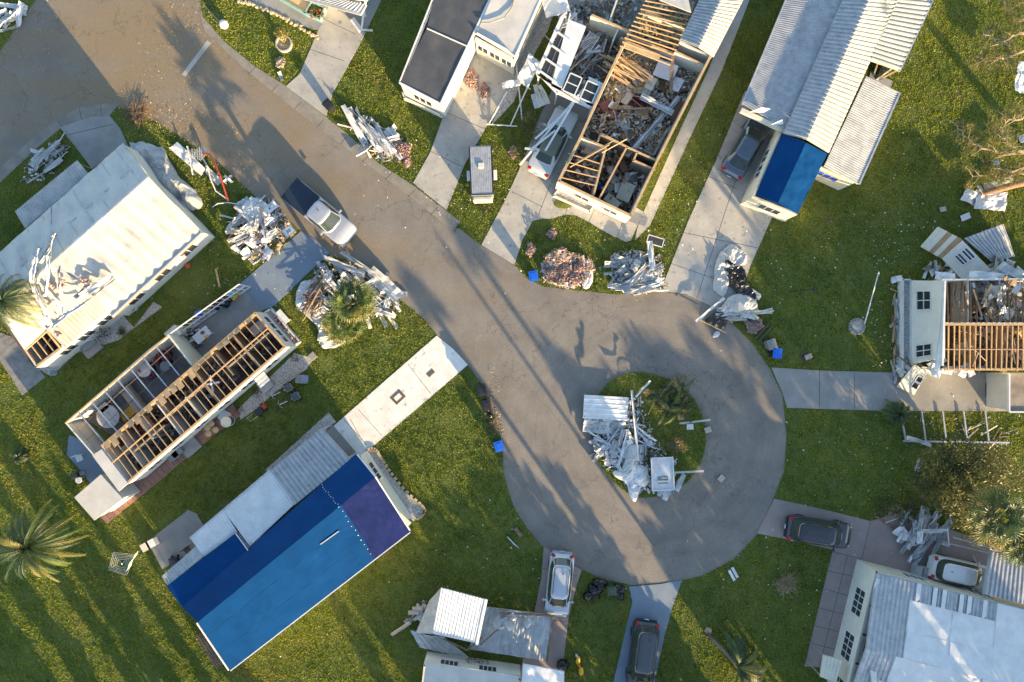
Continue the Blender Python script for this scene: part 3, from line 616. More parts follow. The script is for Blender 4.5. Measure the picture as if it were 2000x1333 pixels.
# ---------- H4: top white house, dark flat roof + white section
def h4():
    h = thing('mobile_home', 'white mobile home at the top edge with dark flat roof beside a smooth white roof', 'house', P(900, 60))
    q = MB(DARKROOF); sheet(q, [P(834, 56, 2.95), P(780, 162, 2.9), P(861, 204, 2.9), P(913, 91, 2.95)], m=10, wob=.05, waves=0)
    sheet(q, [P(862, -60, 2.97), P(834, 56, 2.97), P(913, 91, 2.97), P(980, -60, 2.97)], m=10, wob=.05); o = q.build('roof', h, smooth=True); o['label'] = 'dark membrane roof'
    q = MB(WHITE); q.beam(P(834, 56, 3.02), P(913, 91, 3.02), .07, .06)
    q.beam(P(780, 162, 2.9), P(861, 204, 2.9), .12, .14); q.beam(P(861, 204, 2.9), P(985, -60, 2.95), .16, .16); q.beam(P(780, 162, 2.9), P(868, -60, 2.95), .08, .12); q.build('roof_trim', h)
    q = MB(WHITE2); wallrun(q, [P(784, 163, 2.8), P(861, 202, 2.8)], 0, 2.8, .12); wallrun(q, [P(861, 202, 2.8), P(985, -60, 2.8)], 0, 2.8, .14); wallrun(q, [P(784, 163, 2.8), P(872, -60, 2.8)], 0, 2.8, .12); q.build('wall', h)
    window(h, P(784, 163, 2.8), P(861, 202, 2.8), .5, 1.5, 1.1, 2.1, side=-1, nx=3)
    q = MB(MEMBRANE); sheet(q, [P(930, 66, 3.0), P(1006, 111, 3.0), P(1080, -60, 3.15), P(985, -60, 3.15)], m=12, wob=.04); q.build('roof', h, smooth=True)
    q = MB(WHITE); q.slab([P(930, 66, 3.02), P(1006, 111, 3.02), P(990, 96, 3.3), P(932, 64, 3.25)], .03); q.beam(P(930, 66, 3.0), P(1006, 111, 3.0), .1, .12); q.beam(P(1006, 111, 3.0), P(1082, -60, 3.1), .1, .12); q.build('roof_trim', h)
    a, b = P(930, 74, 2.85), P(1003, 114, 2.85)
    q = MB(CREAM); wallrun(q, [a, b], 0, 2.85, .12); wallrun(q, [b, P(1080, -60, 2.85)], 0, 2.85, .12); q.build('wall', h)
    for t in (.17, .5, .82): window(h, a, b, t, .85, 1.2, 2.1, side=-1, nx=2)
    q = MB(DARKROOF)
    BUILT.append([(792, 170), (861, 206), (930, 80), (1003, 120), (1090, -60), (870, -60)])
    p = thing('planter', 'white planter with pebbles at the foot of the dark roofed house', 'planter', P(820, 205))
    q = MB(WHITE2); c = [P(788, 186), P(792, 196), P(863, 230), P(868, 219)]; wallrun(q, c, 0, .55, .1, True); q.build('frame', p)
    q = MB(PEBBLE); q.prism([xy(v) for v in c], 0, .42); q.build('pebbles', p)
    g_ = thing('gutter_hose', 'grey hose lying in a curve on the smooth white roof', 'hose', P(960, 30, 3.1))
    q = MB(GREYP); pts = [P(x, y, 3.16) for x, y in ((940, 45), (960, 44), (985, 35), (1000, 15), (1004, -5), (1003, -30))]; q.tube(pts, .05, 6); q.build('hose', g_)
h4()
# ---------- H5: roofless wreck in the middle top
def h5():
    h = thing('mobile_home', 'roofless wrecked home, walls standing round rooms full of debris, top centre', 'house', P(1240, 220))
    Z = 2.7
    c = {'fl': (1091, 354), 'fr': (1232, 422), 'r1': (1284, 314), 'r2': (1383, 120), 'r3': (1440, 0), 'l1': (1135, 267), 'l2': (1182, 162), 'l3': (1226, 71), 'l4': (1262, -10)}
    w = {k: P(a, b, Z) for k, (a, b) in c.items()}
    for run in (['fl', 'fr'], ['fr', 'r1', 'r2', 'r3'], ['fl', 'l1', 'l2', 'l3']):
        q = MB(WHITE2); wallrun(q, [w[k] for k in run], .1, Z, .14); q.build('wall', h)
        q = MB(WOOD)
        for a, b in zip(run, run[1:]): q.beam(w[a]+Vector((0, 0, .04)), w[b]+Vector((0, 0, .04)), .17, .06)
        q.build('top_plate', h)
    floor_part(h, [w['fl'], w['fr'], w['r3'], P(1440, -60, Z), P(1290, -60, Z), w['l3'], w['l1']], .3, FLOORB)
    BUILT.append([(1100, 350), (1232, 420), (1440, -40), (1262, -40), (1135, 267)])
    def part(pts, m=FLOORP, z=Z-.1, t=.1):
        q = MB(m); wallrun(q, [P(a, b, Z) for a, b in pts], .3, z, t); o = q.build('partition', h)
        q = MB(WOOD); pp = [P(a, b, Z) for a, b in pts]
        for a, b in zip(pp, pp[1:]): q.beam(Vector((a.x, a.y, z+.025)), Vector((b.x, b.y, z+.025)), t+.03, .05)
        q.build('top_plate', o)
    part([(1174, 260), (1225, 287), (1284, 314)]); part([(1135, 267), (1184, 288)], WHITE2); part([(1225, 287), (1169, 391)], OLIVE); part([(1184, 288), (1160, 380)], WHITE2)
    part([(1245, 297), (1238, 313), (1277, 330)], FLOORP); part([(1174, 260), (1168, 276)]); part([(1320, 100), (1376, 127)], WHITE2); part([(1213, 73), (1270, 100), (1290, 108)], FLOORP)
    part([(1238, 68), (1320, 100)], WHITE2, Z-.5); part([(1262, 20), (1340, 55)], WHITE2)
    q = MB(OLIVE); q.prism([xy(P(a, b, .3)) for a, b in ((1222, 290), (1245, 303), (1225, 350), (1198, 345))], .3, .33); q.build('carpet', h)
    # surviving ceiling joists at the far end
    for i in range(12):
        t = i/11; a = P(lerp(1262, 1213, t)-2, lerp(2, 90, t), Z+.1); b = P(lerp(1352, 1310, t), lerp(20, 128, t), Z+.1+U(-.1, .1))
        q = MB(WOOD); q.beam(a, b, .05, .10); q.build('ceiling_beam', h)
    for i in range(4):
        q = MB(WOOD); y = i*14; q.beam(P(1110-i*6, 300+y*1.1, Z), P(1172-i*2, 325+y*1.0+U(-6, 6), Z-.1), .05, .1); q.build('ceiling_beam', h)
    for t in (.35, .75): window(h, w['fl'], w['fr'], t, 1.1, 1.2, 2.0, side=-1)
    q = MB(MEMBRANE); sheet(q, [P(1262, -20, 3.3), P(1340, -20, 3.3), P(1350, 24, 3.3), P(1290, 0, 3.3)], m=3, wob=.05); q.build('roof', h); 
    r = thing('metal_roof', 'ribbed roof, lit slope tinted cream, shaded slope grey, far end of the roofless wreck', 'roof', P(1390, 40))
    q = MB(CREAM_AND_LIT); sheet(q, [P(1418, -20, 3.45), P(1365, 92, 3.45), P(1394, 111, 2.8), P(1462, -20, 2.8)], n=18, h=.07, m=3, wob=.02, prof='trap'); q.build('roof_slope', r)  # cream paints the sunlight on this slope; same metal as the grey one
    q = MB(GREYMETAL); sheet(q, [P(1376, -20, 2.95), P(1328, 78, 2.95), P(1365, 92, 3.45), P(1418, -20, 3.45)], n=18, h=.07, m=3, wob=.02, prof='trap'); q.build('roof_slope', r)  # shaded slope of the same roof, coloured grey
    q = MB(WHITE2); wallrun(q, [P(1330, 80, 2.8), P(1390, 110, 2.8)], 0, 2.7, .1); q.build('wall', r)
    # front planter and stone veneer
    p = thing('planter', 'long white planter with gravel under the front windows of the roofless wreck', 'planter', P(1120, 400))
    c_ = [P(1081, 385), P(1150, 416), P(1160, 403), P(1092, 370)]
    q = MB(WHITE2); wallrun(q, c_, 0, .5, .1, True); q.build('frame', p); q = MB(PEBBLE); q.prism([xy(v) for v in c_], 0, .4); q.build('gravel_bed', p)
    # lanai annex: white frame with dark screens
    a = thing('lanai', 'fallen white framed lanai with dark screened openings beside the roofless wreck', 'lanai', P(1090, 120))
    q = MB(WHITE)
    O = [(1050, 145), (1108, 22), (1145, 40), (1085, 170)]
    zz = 2.5
    q.slab([P(1095, 32, zz), P(1108, 20, zz), P(1050, 152, zz), P(1046, 143, zz)], .08)
    q.slab([P(1110, 38, zz), P(1145, 52, zz), P(1095, 178, zz), P(1076, 168, zz)], .08)
    q.slab([P(1048, 143, zz), P(1052, 150, zz), P(1160, 205, zz), P(1150, 212, zz), P(1085, 182, zz)], .08)
    for t in (.30, .52, .74, .95):
        q.beam(P(lerp(1105, 1052, t), lerp(28, 145, t), zz+.03), P(lerp(1128, 1085, t), lerp(45, 168, t), zz+.03), .14, .07)
    q.slab([P(1150, 150, zz), P(1182, 165, zz), P(1160, 210, zz), P(1145, 203, zz)], .08)
    q.build('roof_frame', a)
    for t0, t1 in ((.32, .50), (.54, .72), (.76, .93)):
        q = MB(SCREEN); q.slab([P(lerp(1107, 1054, t0), lerp(31, 145, t0), zz-.04), P(lerp(1126, 1085, t0), lerp(42, 168, t0), zz-.04), P(lerp(1126, 1085, t1), lerp(42, 168, t1), zz-.04), P(lerp(1107, 1054, t1), lerp(31, 145, t1), zz-.04)], .02)
        q.use(ALU)
        for k in (.33, .66): q.beam(P(lerp(lerp(1107, 1054, t0), lerp(1126, 1085, t0), k), lerp(lerp(31, 145, t0), lerp(42, 168, t0), k), zz-.02), P(lerp(lerp(1107, 1054, t1), lerp(1126, 1085, t1), k), lerp(lerp(31, 145, t1), lerp(42, 168, t1), k), zz-.02), .02, .02)
        q.build('screen_panel', a)
    q = MB(WHITE)
    for x, y in ((1052, 148), (1106, 24), (1088, 180), (1156, 208), (1180, 166)): q.beam(P(x, y, zz), Vector((*xy(P(x, y, zz)), 0)), .1, .1)
    q.build('posts', a)
    for x, y, rz, n1 in ((1118, 165, 66, 2), (1152, 180, 66, 2)):
        wnd = thing('sliding_window', ['white framed sliding window panel lying on the lanai wreck, further from the house', 'white framed sliding window panel lying on the lanai wreck, against the house wall'][0 if x < 1140 else 1], 'window', P(x, y, 2.65), rz=R(rz))
        q = MB(WHITEP); W_, D_ = 1.35, .9
        for s in (-1, 1): q.box((0, s*D_/2, 0), (W_, .08, .06)); q.box((s*W_/2, 0, 0), (.08, D_-.08, .06))
        q.box((0, 0, 0), (.06, D_-.08, .05)); q.build('frame', wnd, origin=(0, 0, 0)); q = MB(GLASS); q.box((0, 0, -.01), (W_-.08, D_-.08, .02)); q.build('pane', wnd, origin=(0, 0, 0))
    a = thing('storage_wall', 'cream wall stub with a doorway, standing between the lanai wreck and the joists', 'wall', P(1185, 50))
    q = MB(CREAM); wallrun(q, [P(1156, 30, 2.6), P(1230, 62, 2.6)], 0, 2.6, .12); wallrun(q, [P(1209, 53, 2.6), P(1198, 78, 2.6)], 0, 2.5, .1); wallrun(q, [P(1212, 0-20, 2.6), P(1190, 42, 2.6)], 0, 2.5, .1); q.build('wall_panel', a)
    q = MB(WOOD); q.beam(P(1156, 30, 2.64), P(1230, 62, 2.64), .15, .06); q.build('top_plate', a)
h5()

# ---------- H6: house with corrugated roofs and blue tarp
def h6():
    h = thing('mobile_home', 'mobile home under long corrugated metal roofs, cream walls, upper right', 'house', P(1600, 200))
    RZ = 3.6
    q = MB(GREYMETAL); sheet(q, [P(1672, -60, 3.0), P(1530, 260, 3.0), P(1576, 272, RZ), P(1724, -60, RZ)], n=42, h=.07, m=4, wob=.02, prof='trap'); o = q.build('roof', h)  # unlit slope, its shade kept in the grey
    q = MB(CREAM_AND_LIT); sheet(q, [P(1724, -60, RZ), P(1576, 272, RZ), P(1619, 298, 2.85), P(1781, -60, 2.85)], n=42, h=.07, m=4, wob=.02, prof='trap'); o = q.build('roof', h)  # lit slope of the same roof, sunlight put into the cream colour
    q = MB(CREAM_AND_LIT); sheet(q, [P(1779, -60, 2.88), P(1700, 118, 2.88), P(1757, 138, 2.6), P(1850, -60, 2.6)], n=22, h=.07, m=4, wob=.02, prof='trap'); o = q.build('roof', h)
    q = MB(GREYMETAL); sheet(q, [P(1562, -60, 2.6), P(1451, 203, 2.6), P(1532, 252, 2.75), P(1672, -60, 2.95)], n=70, h=.03, m=4, wob=.02); o = q.build('carport_roof', h)
    q = MB(OLDWHITE); sheet(q, [P(1691, 152, 2.8), P(1610, 324, 2.8), P(1676, 360, 2.5), P(1755, 183, 2.5)], n=44, h=.03, m=4, wob=.02); o = q.build('lanai_roof', h)
    q = MB(CREAM); q.beam(P(1447, 216, 2.55), P(1531, 256, 2.55), .30, .28); q.use(ALU); q.beam(P(1449, 205, 2.6), P(1560, -60, 2.6), .10, .1); q.beam(P(1678, 360, 2.5), P(1757, 183, 2.5), .12, .12)
    q.beam(P(1691, 150, 2.8), P(1756, 182, 2.55), .06, .1); q.beam(P(1757, 140, 2.6), P(1851, -60, 2.6), .1, .1); q.build('gutter', h)
    q = MB(WHITE)
    q.slab([P(1465, 219, 2.9), P(1488, 210, 3.1), P(1505, 213, 3.1), P(1492, 220, 2.8)], .02); q.slab([P(1506, 244, 2.9), P(1528, 234, 3.1), P(1530, 243, 2.9)], .02); q.build('torn_trim', h)
    Z = 2.7
    W_ = [P(1524, 262, Z), P(1472, 384, Z), P(1556, 418, Z), P(1598, 326, Z)]
    q = MB(CREAM); wallrun(q, W_, 0, Z, .12); q.build('wall', h)
    q = MB(CREAM); wallrun(q, [P(1528, 256, Z), P(1670, -60, Z)], 0, Z, .12); wallrun(q, [P(1600, 322, 2.6), P(1668, 356, 2.4)], 0, 2.4, .1); wallrun(q, [P(1668, 356, 2.4), P(1748, 183, 2.4)], 0, 2.4, .1); wallrun(q, [P(1748, 130, 2.5), P(1840, -60, 2.5)], 0, 2.45, .1); q.build('wall', h)
    window(h, W_[0], W_[1], .3, 1.0, 1.1, 2.1, side=-1); window(h, W_[0], W_[1], .55, 1.0, 1.1, 2.1, side=-1); window(h, W_[1], W_[2], .5, 1.6, 1.1, 2.1, side=-1, nx=3)
    window(h, P(1600, 322, 2.6), P(1668, 356, 2.4), .4, 1.6, 1.2, 2.0, side=-1, nx=3, fm=WOOD, gm=BLUEP)
    q = MB(PLY); q.slab([P(1535, 268, 2.75), P(1484, 380, 2.75), P(1519, 396, 3.25), P(1572, 280, 3.45)], .05); q.slab([P(1572, 280, 3.45), P(1519, 396, 3.25), P(1554, 414, 2.72), P(1612, 300, 2.72)], .05); q.build('roof_deck', h)
    q = MB(TARPB)
    sheet(q, [P(1529, 262, 2.85), P(1477, 380, 2.85), P(1519, 398, 3.36), P(1574, 279, 3.56)], m=16, wob=.05, seed=3)
    sheet(q, [P(1574, 279, 3.56), P(1519, 398, 3.36), P(1558, 417, 2.78), P(1616, 301, 2.95)], m=16, wob=.06, waves=4, wamp=.02, seed=5)
    o = q.build('tarpaulin', smooth=True); tag(o, 'small blue tarpaulin covering the street end of the corrugated roofed home', 'tarpaulin', 'tarpaulins on storm damaged roofs')
    BUILT.append([(1480, 375), (1556, 410), (1610, 310), (1670, 350), (1745, 180), (1700, 130), (1750, 130), (1840, -60), (1580, -60), (1460, 200), (1525, 260)])
    p = thing('planter', 'cream edged planter with pebbles before the tarpaulin end of the corrugated roofed home', 'planter', P(1490, 405))
    c_ = [P(1452, 398), P(1532, 432), P(1540, 418), P(1466, 384)]
    q = MB(CREAM); wallrun(q, c_, 0, .5, .1, True); q.build('frame', p); q = MB(PEBBLE); q.prism([xy(v) for v in c_], 0, .4); q.build('pebbles', p)
    c_ = thing('porch_frame', 'open brown porch frame with a plant between the two roof wings', 'porch', P(1728, 145))
    q = MB(WOOD); zz = 2.4
    for a, b in (((1715, 122), (1758, 140)), ((1715, 122), (1706, 148)), ((1752, 138), (1718, 156))): q.beam(P(*a, zz), P(*b, zz), .1, .08)
    q.build('beam', c_); q = MB(CONC2); q.prism([xy(P(*v)) for v in ((1700, 140), (1745, 160), (1735, 178), (1695, 160))], 0, .06); q.build('slab', c_)
h6()

# ---------- H7: collapsed house at the right
def h7():
    h = thing('mobile_home', 'collapsed home at the right edge with bare rafters and a pale windowed front wall', 'house', P(1900, 635))
    T = 4.0
    def wl(x, y, z): return P(x, y, z)
    # leaning front wall: foot at x=1772 on the ground, top at x=1841
    f0, f1 = P(1771, 548, .2), P(1771, 712, .2); t0, t1 = P(1843, 549, T-.3), P(1843, 700, T-.3)
    q = MB(WHITE2)
    n = 26
    for i in range(n):                                          # clapboards
        a = f0.lerp(t0, i/n); b = f1.lerp(t1, i/n); c = f1.lerp(t1, (i+1)/n); d = f0.lerp(t0, (i+1)/n); k = Vector((-.02, 0, .0))
        q.add([a+k*1.5, b+k*1.5, c, d, a+Vector((.1, 0, 0)), b+Vector((.1, 0, 0)), c+Vector((.1, 0, 0)), d+Vector((.1, 0, 0))], [(0, 1, 2, 3), (4, 7, 6, 5), (0, 4, 5, 1), (3, 2, 6, 7), (0, 3, 7, 4), (1, 5, 6, 2)])
    o = q.build('front_wall', h)
    def fw(u, v): return f0.lerp(f1, u).lerp(t0.lerp(t1, u), v)   # u along wall (top to bottom of picture), v up
    def pane(u0, u1, v0, v1):
        o_ = Vector((-.05, 0, .02)); q = MB(WHITEP)
        cs = [fw(u0, v0)+o_, fw(u1, v0)+o_, fw(u1, v1)+o_, fw(u0, v1)+o_]
        for a, b in zip(cs, cs[1:]+cs[:1]): q.beam(a, b, .07, .07)
        q.beam((cs[0]+cs[1])/2, (cs[2]+cs[3])/2, .06, .06); q.beam((cs[1]+cs[2])/2, (cs[0]+cs[3])/2, .055, .055)
        w_ = q.build('window', h); q = MB(GLASS); q.add([c-Vector((-.015, 0, 0)) for c in cs], [(0, 1, 2, 3)]); q.build('pane', w_)
    pane(.13, .36, .30, .68); pane(.79, .94, .28, .70)
    q = MB(WHITE); q.beam(P(1843, 549, 4.0), P(1838, 715, 4.0), .12, .4)
    q.slab([P(1842, 560, 4.1), P(1846, 600, 4.0), P(1836, 720, 3.9), P(1825, 722, 3.7), P(1836, 640, 4.0)], .04); q.build('torn_trim', h)
    floor_part(h, [P(1835, 549, 1), P(2060, 545, 1), P(2060, 724, 1), P(1835, 715, 1)], 1.0, FLOORB)
    q = MB(WHITE2); wallrun(q, [P(1842, 722, 3), P(2060, 722, 3)], 0, 3.0, .12); wallrun(q, [P(1842, 547, 3), P(2060, 545, 3)], 0, 3.0, .12); q.build('wall', h)
    q = MB(WHITE2); wallrun(q, [P(1843, 632, 3), P(2060, 632, 3)], 1, 3.2, .12); q.build('partition', h)
    for x in (1905, 1960): q = MB(PLY); wallrun(q, [P(x, 632, 3), P(x, 722, 3)], 1, 2.9, .1); q.build('partition', h)
    for x in (1893, 1955): q = MB(WHITE2); wallrun(q, [P(x, 548, 3), P(x, 630, 3)], 1, 2.9, .1); q.build('partition', h)
    q = MB(WOOD); q.beam(P(1845, 634, 3.75), P(2060, 634, 3.75), .16, .12); q.beam(P(1845, 722, 3.1), P(2060, 722, 3.1), .14, .08); q.beam(P(1845, 683, 3.45), P(2060, 683, 3.45), .06, .05); q.build('ridge_beam', h)
    for i in range(20):
        x = 1853+i*10.4+U(-1, 1); q = MB(WOOD); q.beam(P(x, 637, 3.7), P(x-U(0, 3), 722, 3.15), .05, .10); q.build('rafter', h)
    for i in range(18):
        if i in (6, 9, 10): continue
        x = 1853+i*11+U(-1.5, 1.5); q = MB(WOODD); q.beam(P(x, 630, 3.6), P(x+U(-5, 5), 550, 3.0-U(0, .6)), .05, .10); q.build('rafter', h)
    BUILT.append([(1772, 548), (2060, 545), (2060, 722), (1772, 715)])
    p = thing('planter', 'long narrow planter of dead stems along the foot of the pale front wall', 'planter', P(1763, 640))
    q = MB(WHITE); wallrun(q, [P(1754, 548), P(1754, 735), P(1770, 735), P(1770, 548)], 0, .7, .1, True); q.build('frame', p); q = MB(WOODD, PEBBLE); q.use(PEBBLE); q.prism([xy(P(*v)) for v in ((1755, 549), (1755, 734), (1769, 734), (1769, 549))], 0, .5); q.build('soil', p)
    # thrown wall panel with window, north
    w_ = thing('wall_panel', 'torn off pale wall section with a four paned window lying north of the collapsed home', 'wall panel', P(1875, 500))
    A, B_, C_, D = P(1840, 505, 1.0), P(1880, 470, 2.1), P(1936, 528, 2.0), P(1885, 552, 1.4)
    q = MB(WHITE2)
    for i in range(16):
        a, b, c, d = A.lerp(D, i/16), B_.lerp(C_, i/16), B_.lerp(C_, (i+1)/16), A.lerp(D, (i+1)/16); q.slab([a+Vector((0, 0, .015)), b+Vector((0, 0, .015)), c, d], .08)
    q.build('siding', w_)
    def wp(u, v): return A.lerp(B_, u).lerp(D.lerp(C_, u), v)+Vector((0, 0, .05))
    for (u0, u1) in ((.35, .60), (.66, .92)):
        q = MB(WHITEP); cs = [wp(u0, .18), wp(u1, .18), wp(u1, .52), wp(u0, .52)]
        for a, b in zip(cs, cs[1:]+cs[:1]): q.beam(a, b, .07, .07)
        q.beam((cs[0]+cs[1])/2, (cs[2]+cs[3])/2, .06, .06); o = q.build('window', w_); q = MB(GLASS); q.add([c-Vector((0, 0, .005)) for c in cs], [(0, 1, 2, 3)]); q.build('pane', o)
    w_ = thing('wall_panel', 'cream board wall section with bare plywood strips, thrown out at the far corner of the collapsed home', 'wall panel', P(1838, 470))
    q = MB(CREAM, PLY); A, B_, C_, D = P(1798, 482, .6), P(1832, 443, 1.2), P(1880, 468, 2.0), P(1840, 506, 1.0)
    for i in range(5): q.use(PLY if i in (2, 4) else CREAM); q.slab([A.lerp(D, i/5), B_.lerp(C_, i/5), B_.lerp(C_, (i+.98)/5), A.lerp(D, (i+.98)/5)], .06)
    q.build('boards', w_)
    w_ = thing('metal_roof', 'blue grey crumpled roof sheet lying at the back of the collapsed home', 'roof sheet', P(1935, 480))
    q = MB(GREYMETAL); sheet(q, [P(1884, 466, 1.2), P(1960, 438, 1.0), P(1981, 501, .5), P(1938, 512, .7)], n=10, h=.05, m=6, wob=.12); q.build('sheet', w_)
    w_ = thing('wall_panel', 'narrow cream wall strip with two small windows tipped onto the grey driveway', 'wall panel', P(1780, 735))
    q = MB(CREAM); A, B_, C_, D = P(1786, 712, 1.4), P(1812, 728, 1.2), P(1785, 772, .3), P(1752, 755, .3)
    for i in range(5): q.slab([A.lerp(B_, i/5), A.lerp(B_, (i+1)/5), D.lerp(C_, (i+1)/5), D.lerp(C_, i/5)], .06+.03*(i % 2))
    q.build('siding', w_)
    def wq(u, v): return A.lerp(B_, u).lerp(D.lerp(C_, u), v)+Vector((0, 0, .04))
    for v0, v1 in ((.28, .5), (.55, .78)):
        cs = [wq(.6, v0), wq(.95, v0), wq(.95, v1), wq(.6, v1)]; q = MB(WHITEP)
        for a, b in zip(cs, cs[1:]+cs[:1]): q.beam(a, b, .05, .05)
        o = q.build('window', w_); q = MB(GLASS); q.add(cs, [(0, 1, 2, 3)]); q.build('pane', o)
    # remains at the carport end
    r = thing('flat_roof', 'flat tan roof piece beyond the grey driveway at the right edge', 'roof', P(1985, 765))
    q = MB(FLOORP); q.slab([P(1971, 730, 2.6), P(2060, 730, 2.6), P(2060, 803, 2.6), P(1971, 803, 2.6)], .1); q.build('deck', r); q = MB(WHITE); q.beam(P(1970, 730, 2.6), P(1970, 804, 2.6), .1, .2); q.beam(P(1970, 805, 2.6), P(2060, 805, 2.6), .1, .2); q.build('trim', r)
    q = MB(WHITE2); wallrun(q, [P(1974, 733, 2.5), P(1974, 800, 2.5)], 0, 2.5, .1); q.build('wall', r)
    # collapsed pergola frame on the lawn
    f = thing('flattened_carport', 'flattened white carport frame lying on the lawn south of the grey driveway', 'frame', P(1865, 835))
    q = MB(ALU); q.beam(P(1764, 862, .15), P(1971, 865, .15), .12, .12); q.build('rail', f)
    for x0, x1 in ((1764, 1769), (1800, 1808), (1841, 1848), (1882, 1889), (1924, 1931)):
        q = MB(ALU); q.beam(P(x0, 804 if x0 > 1770 else 832, .22), P(x1, 861, .22), .10, .08); q.build('crossbar', f)
h7()

# ---------- H8: big house bottom right
def h8():
    h = thing('mobile_home', 'big pale home at the lower right corner, white over-roof torn back from ribbed metal', 'house', P(1850, 1240))
    Z = 2.7
    a = P(1712, 1118, Z); b = P(1668, 1300, Z); c = P(2060, 1205, Z); dn = (b-a).normalized(); rt = (c-a).normalized()
    b = a+dn*13; 
    q = MB(WHITE2); wallrun(q, [a, b], 0, Z, .14); q.build('wall', h); q = MB(CREAM); wallrun(q, [a, c], 0, Z, .14); q.build('wall', h)
    # bay windows along the street side
    for t, w_ in ((1.7, 1.9), (5.0, 1.9), (8.3, 1.7)):
        p = a+dn*t; window(h, p, p+dn*w_, .5, w_, .9, 2.2, side=-1, nx=4, ny=2)
    for t in (2.6, 7.5): p = a+rt*t; window(h, p, p+rt*1.6, .5, 1.6, 1.0, 2.1, side=1, nx=3)
    q = MB(OLDWHITE); 
    for k in range(0): pass
    e = a+Vector((-.05, .05, .1)); W0 = e; RG = e+rt*0+dn*5.2+Vector((0, 0, .9))
    n_ = rt
    # roof: ridge parallel to rt, 5.2 m down
    far = 14
    q = MB(GREYMETAL); sheet(q, [e+dn*.1, e+dn*.1+rt*far, RG+rt*far, RG], n=44, h=.05, m=3, wob=.02, prof='trap'); sheet(q, [RG, RG+rt*far, e+dn*10.6+rt*far, e+dn*10.6], n=44, h=.05, m=3, wob=.02, prof='trap'); q.build('roof', h)
    q = MB(ALU)
    for k in range(5): q.beam(e+dn*(.4+k*2.1)+rt*.12+Vector((0, 0, .15)), e+dn*(2.3+k*2.1)+rt*.12+Vector((0, 0, .15)), .32, .04)
    q.build('edge_flashing', h)
    q = MB(WHITE); up = Vector((0, 0, .1))
    def rp(u, v):                                              # u metres to the right, v metres down the picture
        z = v/5.2*.9 if v < 5.2 else (10.4-v)/5.2*.9
        return e+rt*u+dn*v+Vector((0, 0, z+.1))
    ed = [2.6, 2.9, 2.4, 2.2, 2.5, 1.6, 1.9, 2.6, 1.8, 1.5, 1.3]
    rows = []
    for i in range(5):
        u0 = 2.6+.3*(i % 2)-.25*i; v0 = 1.5+i*1.85 if i else 1.3
        v1 = 1.5+(i+1)*1.85
        for j in range(4):
            ua = u0+j*3.1 if j else u0; ub = u0+(j+1)*3.1
            vv = v0 if not (i == 0 and j >= 2) else .05
            k = Vector((0, 0, .012*((i+j) % 3)))
            sheet(q, [rp(ua, vv)+k, rp(ub, vv)+k, rp(ub, v1)+k, rp(ua, v1)+k], m=6, wob=.035, seed=i*5+j)
    q.build('over_roof', h, smooth=False)
    q = MB(WHITE)
    for i in range(9):
        t = 2.9+i*.62+U(-.1, .1); q.slab([rp(t, .05), rp(t+.3, .05), rp(t+.3, 1.3+U(-.3, .1)), rp(t, 1.35)], .03) if i % 3 != 1 else None
    q.build('loose_panels', h)
    q = MB(WOODD); q.prism([xy(rp(.6, 7.6)), xy(rp(1.8, 7.5)), xy(rp(1.6, 9.5)), xy(rp(.5, 9.3))], 2.9, rp(1, 8.2).z+.02); q.build('roof_hole', h)
    q = MB(WHITE)
    for k in range(6):
        p = rp(.6+U(0, 1), 6.6+k*.5); d_ = (rt*U(-.3, .4)+dn*U(.6, 1.2)); sheet(q, [p+Vector((0, 0, .1)), p+rt*.3+Vector((0, 0, .35)), p+rt*.35+d_*1.2+Vector((0, 0, .1)), p+d_*1.1+Vector((0, 0, .25))], m=5, wob=.1, seed=k)
    q.build('torn_trim', h)
    BUILT.append([(1700, 1110), (2060, 1195), (2060, 1400), (1640, 1400)])
    # stone strip at foot
    q = MB(PEBBLE); w0 = [P(1684, 1097), P(1694, 1100), P(1652, 1268), P(1642, 1265)]; q.prism([xy(v) for v in w0], 0, .35); o = q.build('planter'); tag(o, 'narrow pebble planter along the bay windows of the lower right home', 'planter')
    w_ = thing('door_awning', 'small ribbed green white awning at the side steps of the lower right home', 'awning', P(1630, 1310))
    q = MB(CREAM); sheet(q, [P(1608, 1280, 2.3), P(1645, 1290, 2.5), P(1633, 1334, 2.5), P(1602, 1322, 2.3)], n=5, h=.04, m=2); q.build('awning_roof', w_)
    for x, y in ((1609, 1282), (1603, 1321)): q = MB(ALU); q.beam(P(x, y, 2.3), Vector((*xy(P(x, y, 2.3)), 0)), .05, .05); q.build('post', w_)
    c_ = thing('carport', 'dull grey corrugated carport roof beside the white hatchback at the right edge', 'carport', P(1965, 1130))
    q = MB(GREYMETAL); sheet(q, [P(1934, 1077, 2.7), P(2060, 1105, 2.7), P(2060, 1195, 2.75), P(1920, 1160, 2.75)], n=16, h=.09, m=4, wob=.03, prof='trap'); q.build('carport_roof', c_)
    for x, y in ((1936, 1080), (1923, 1158)): q = MB(ALU); q.beam(P(x, y, 2.6), Vector((*xy(P(x, y, 2.6)), 0)), .08, .08); q.build('post', c_)
h8()

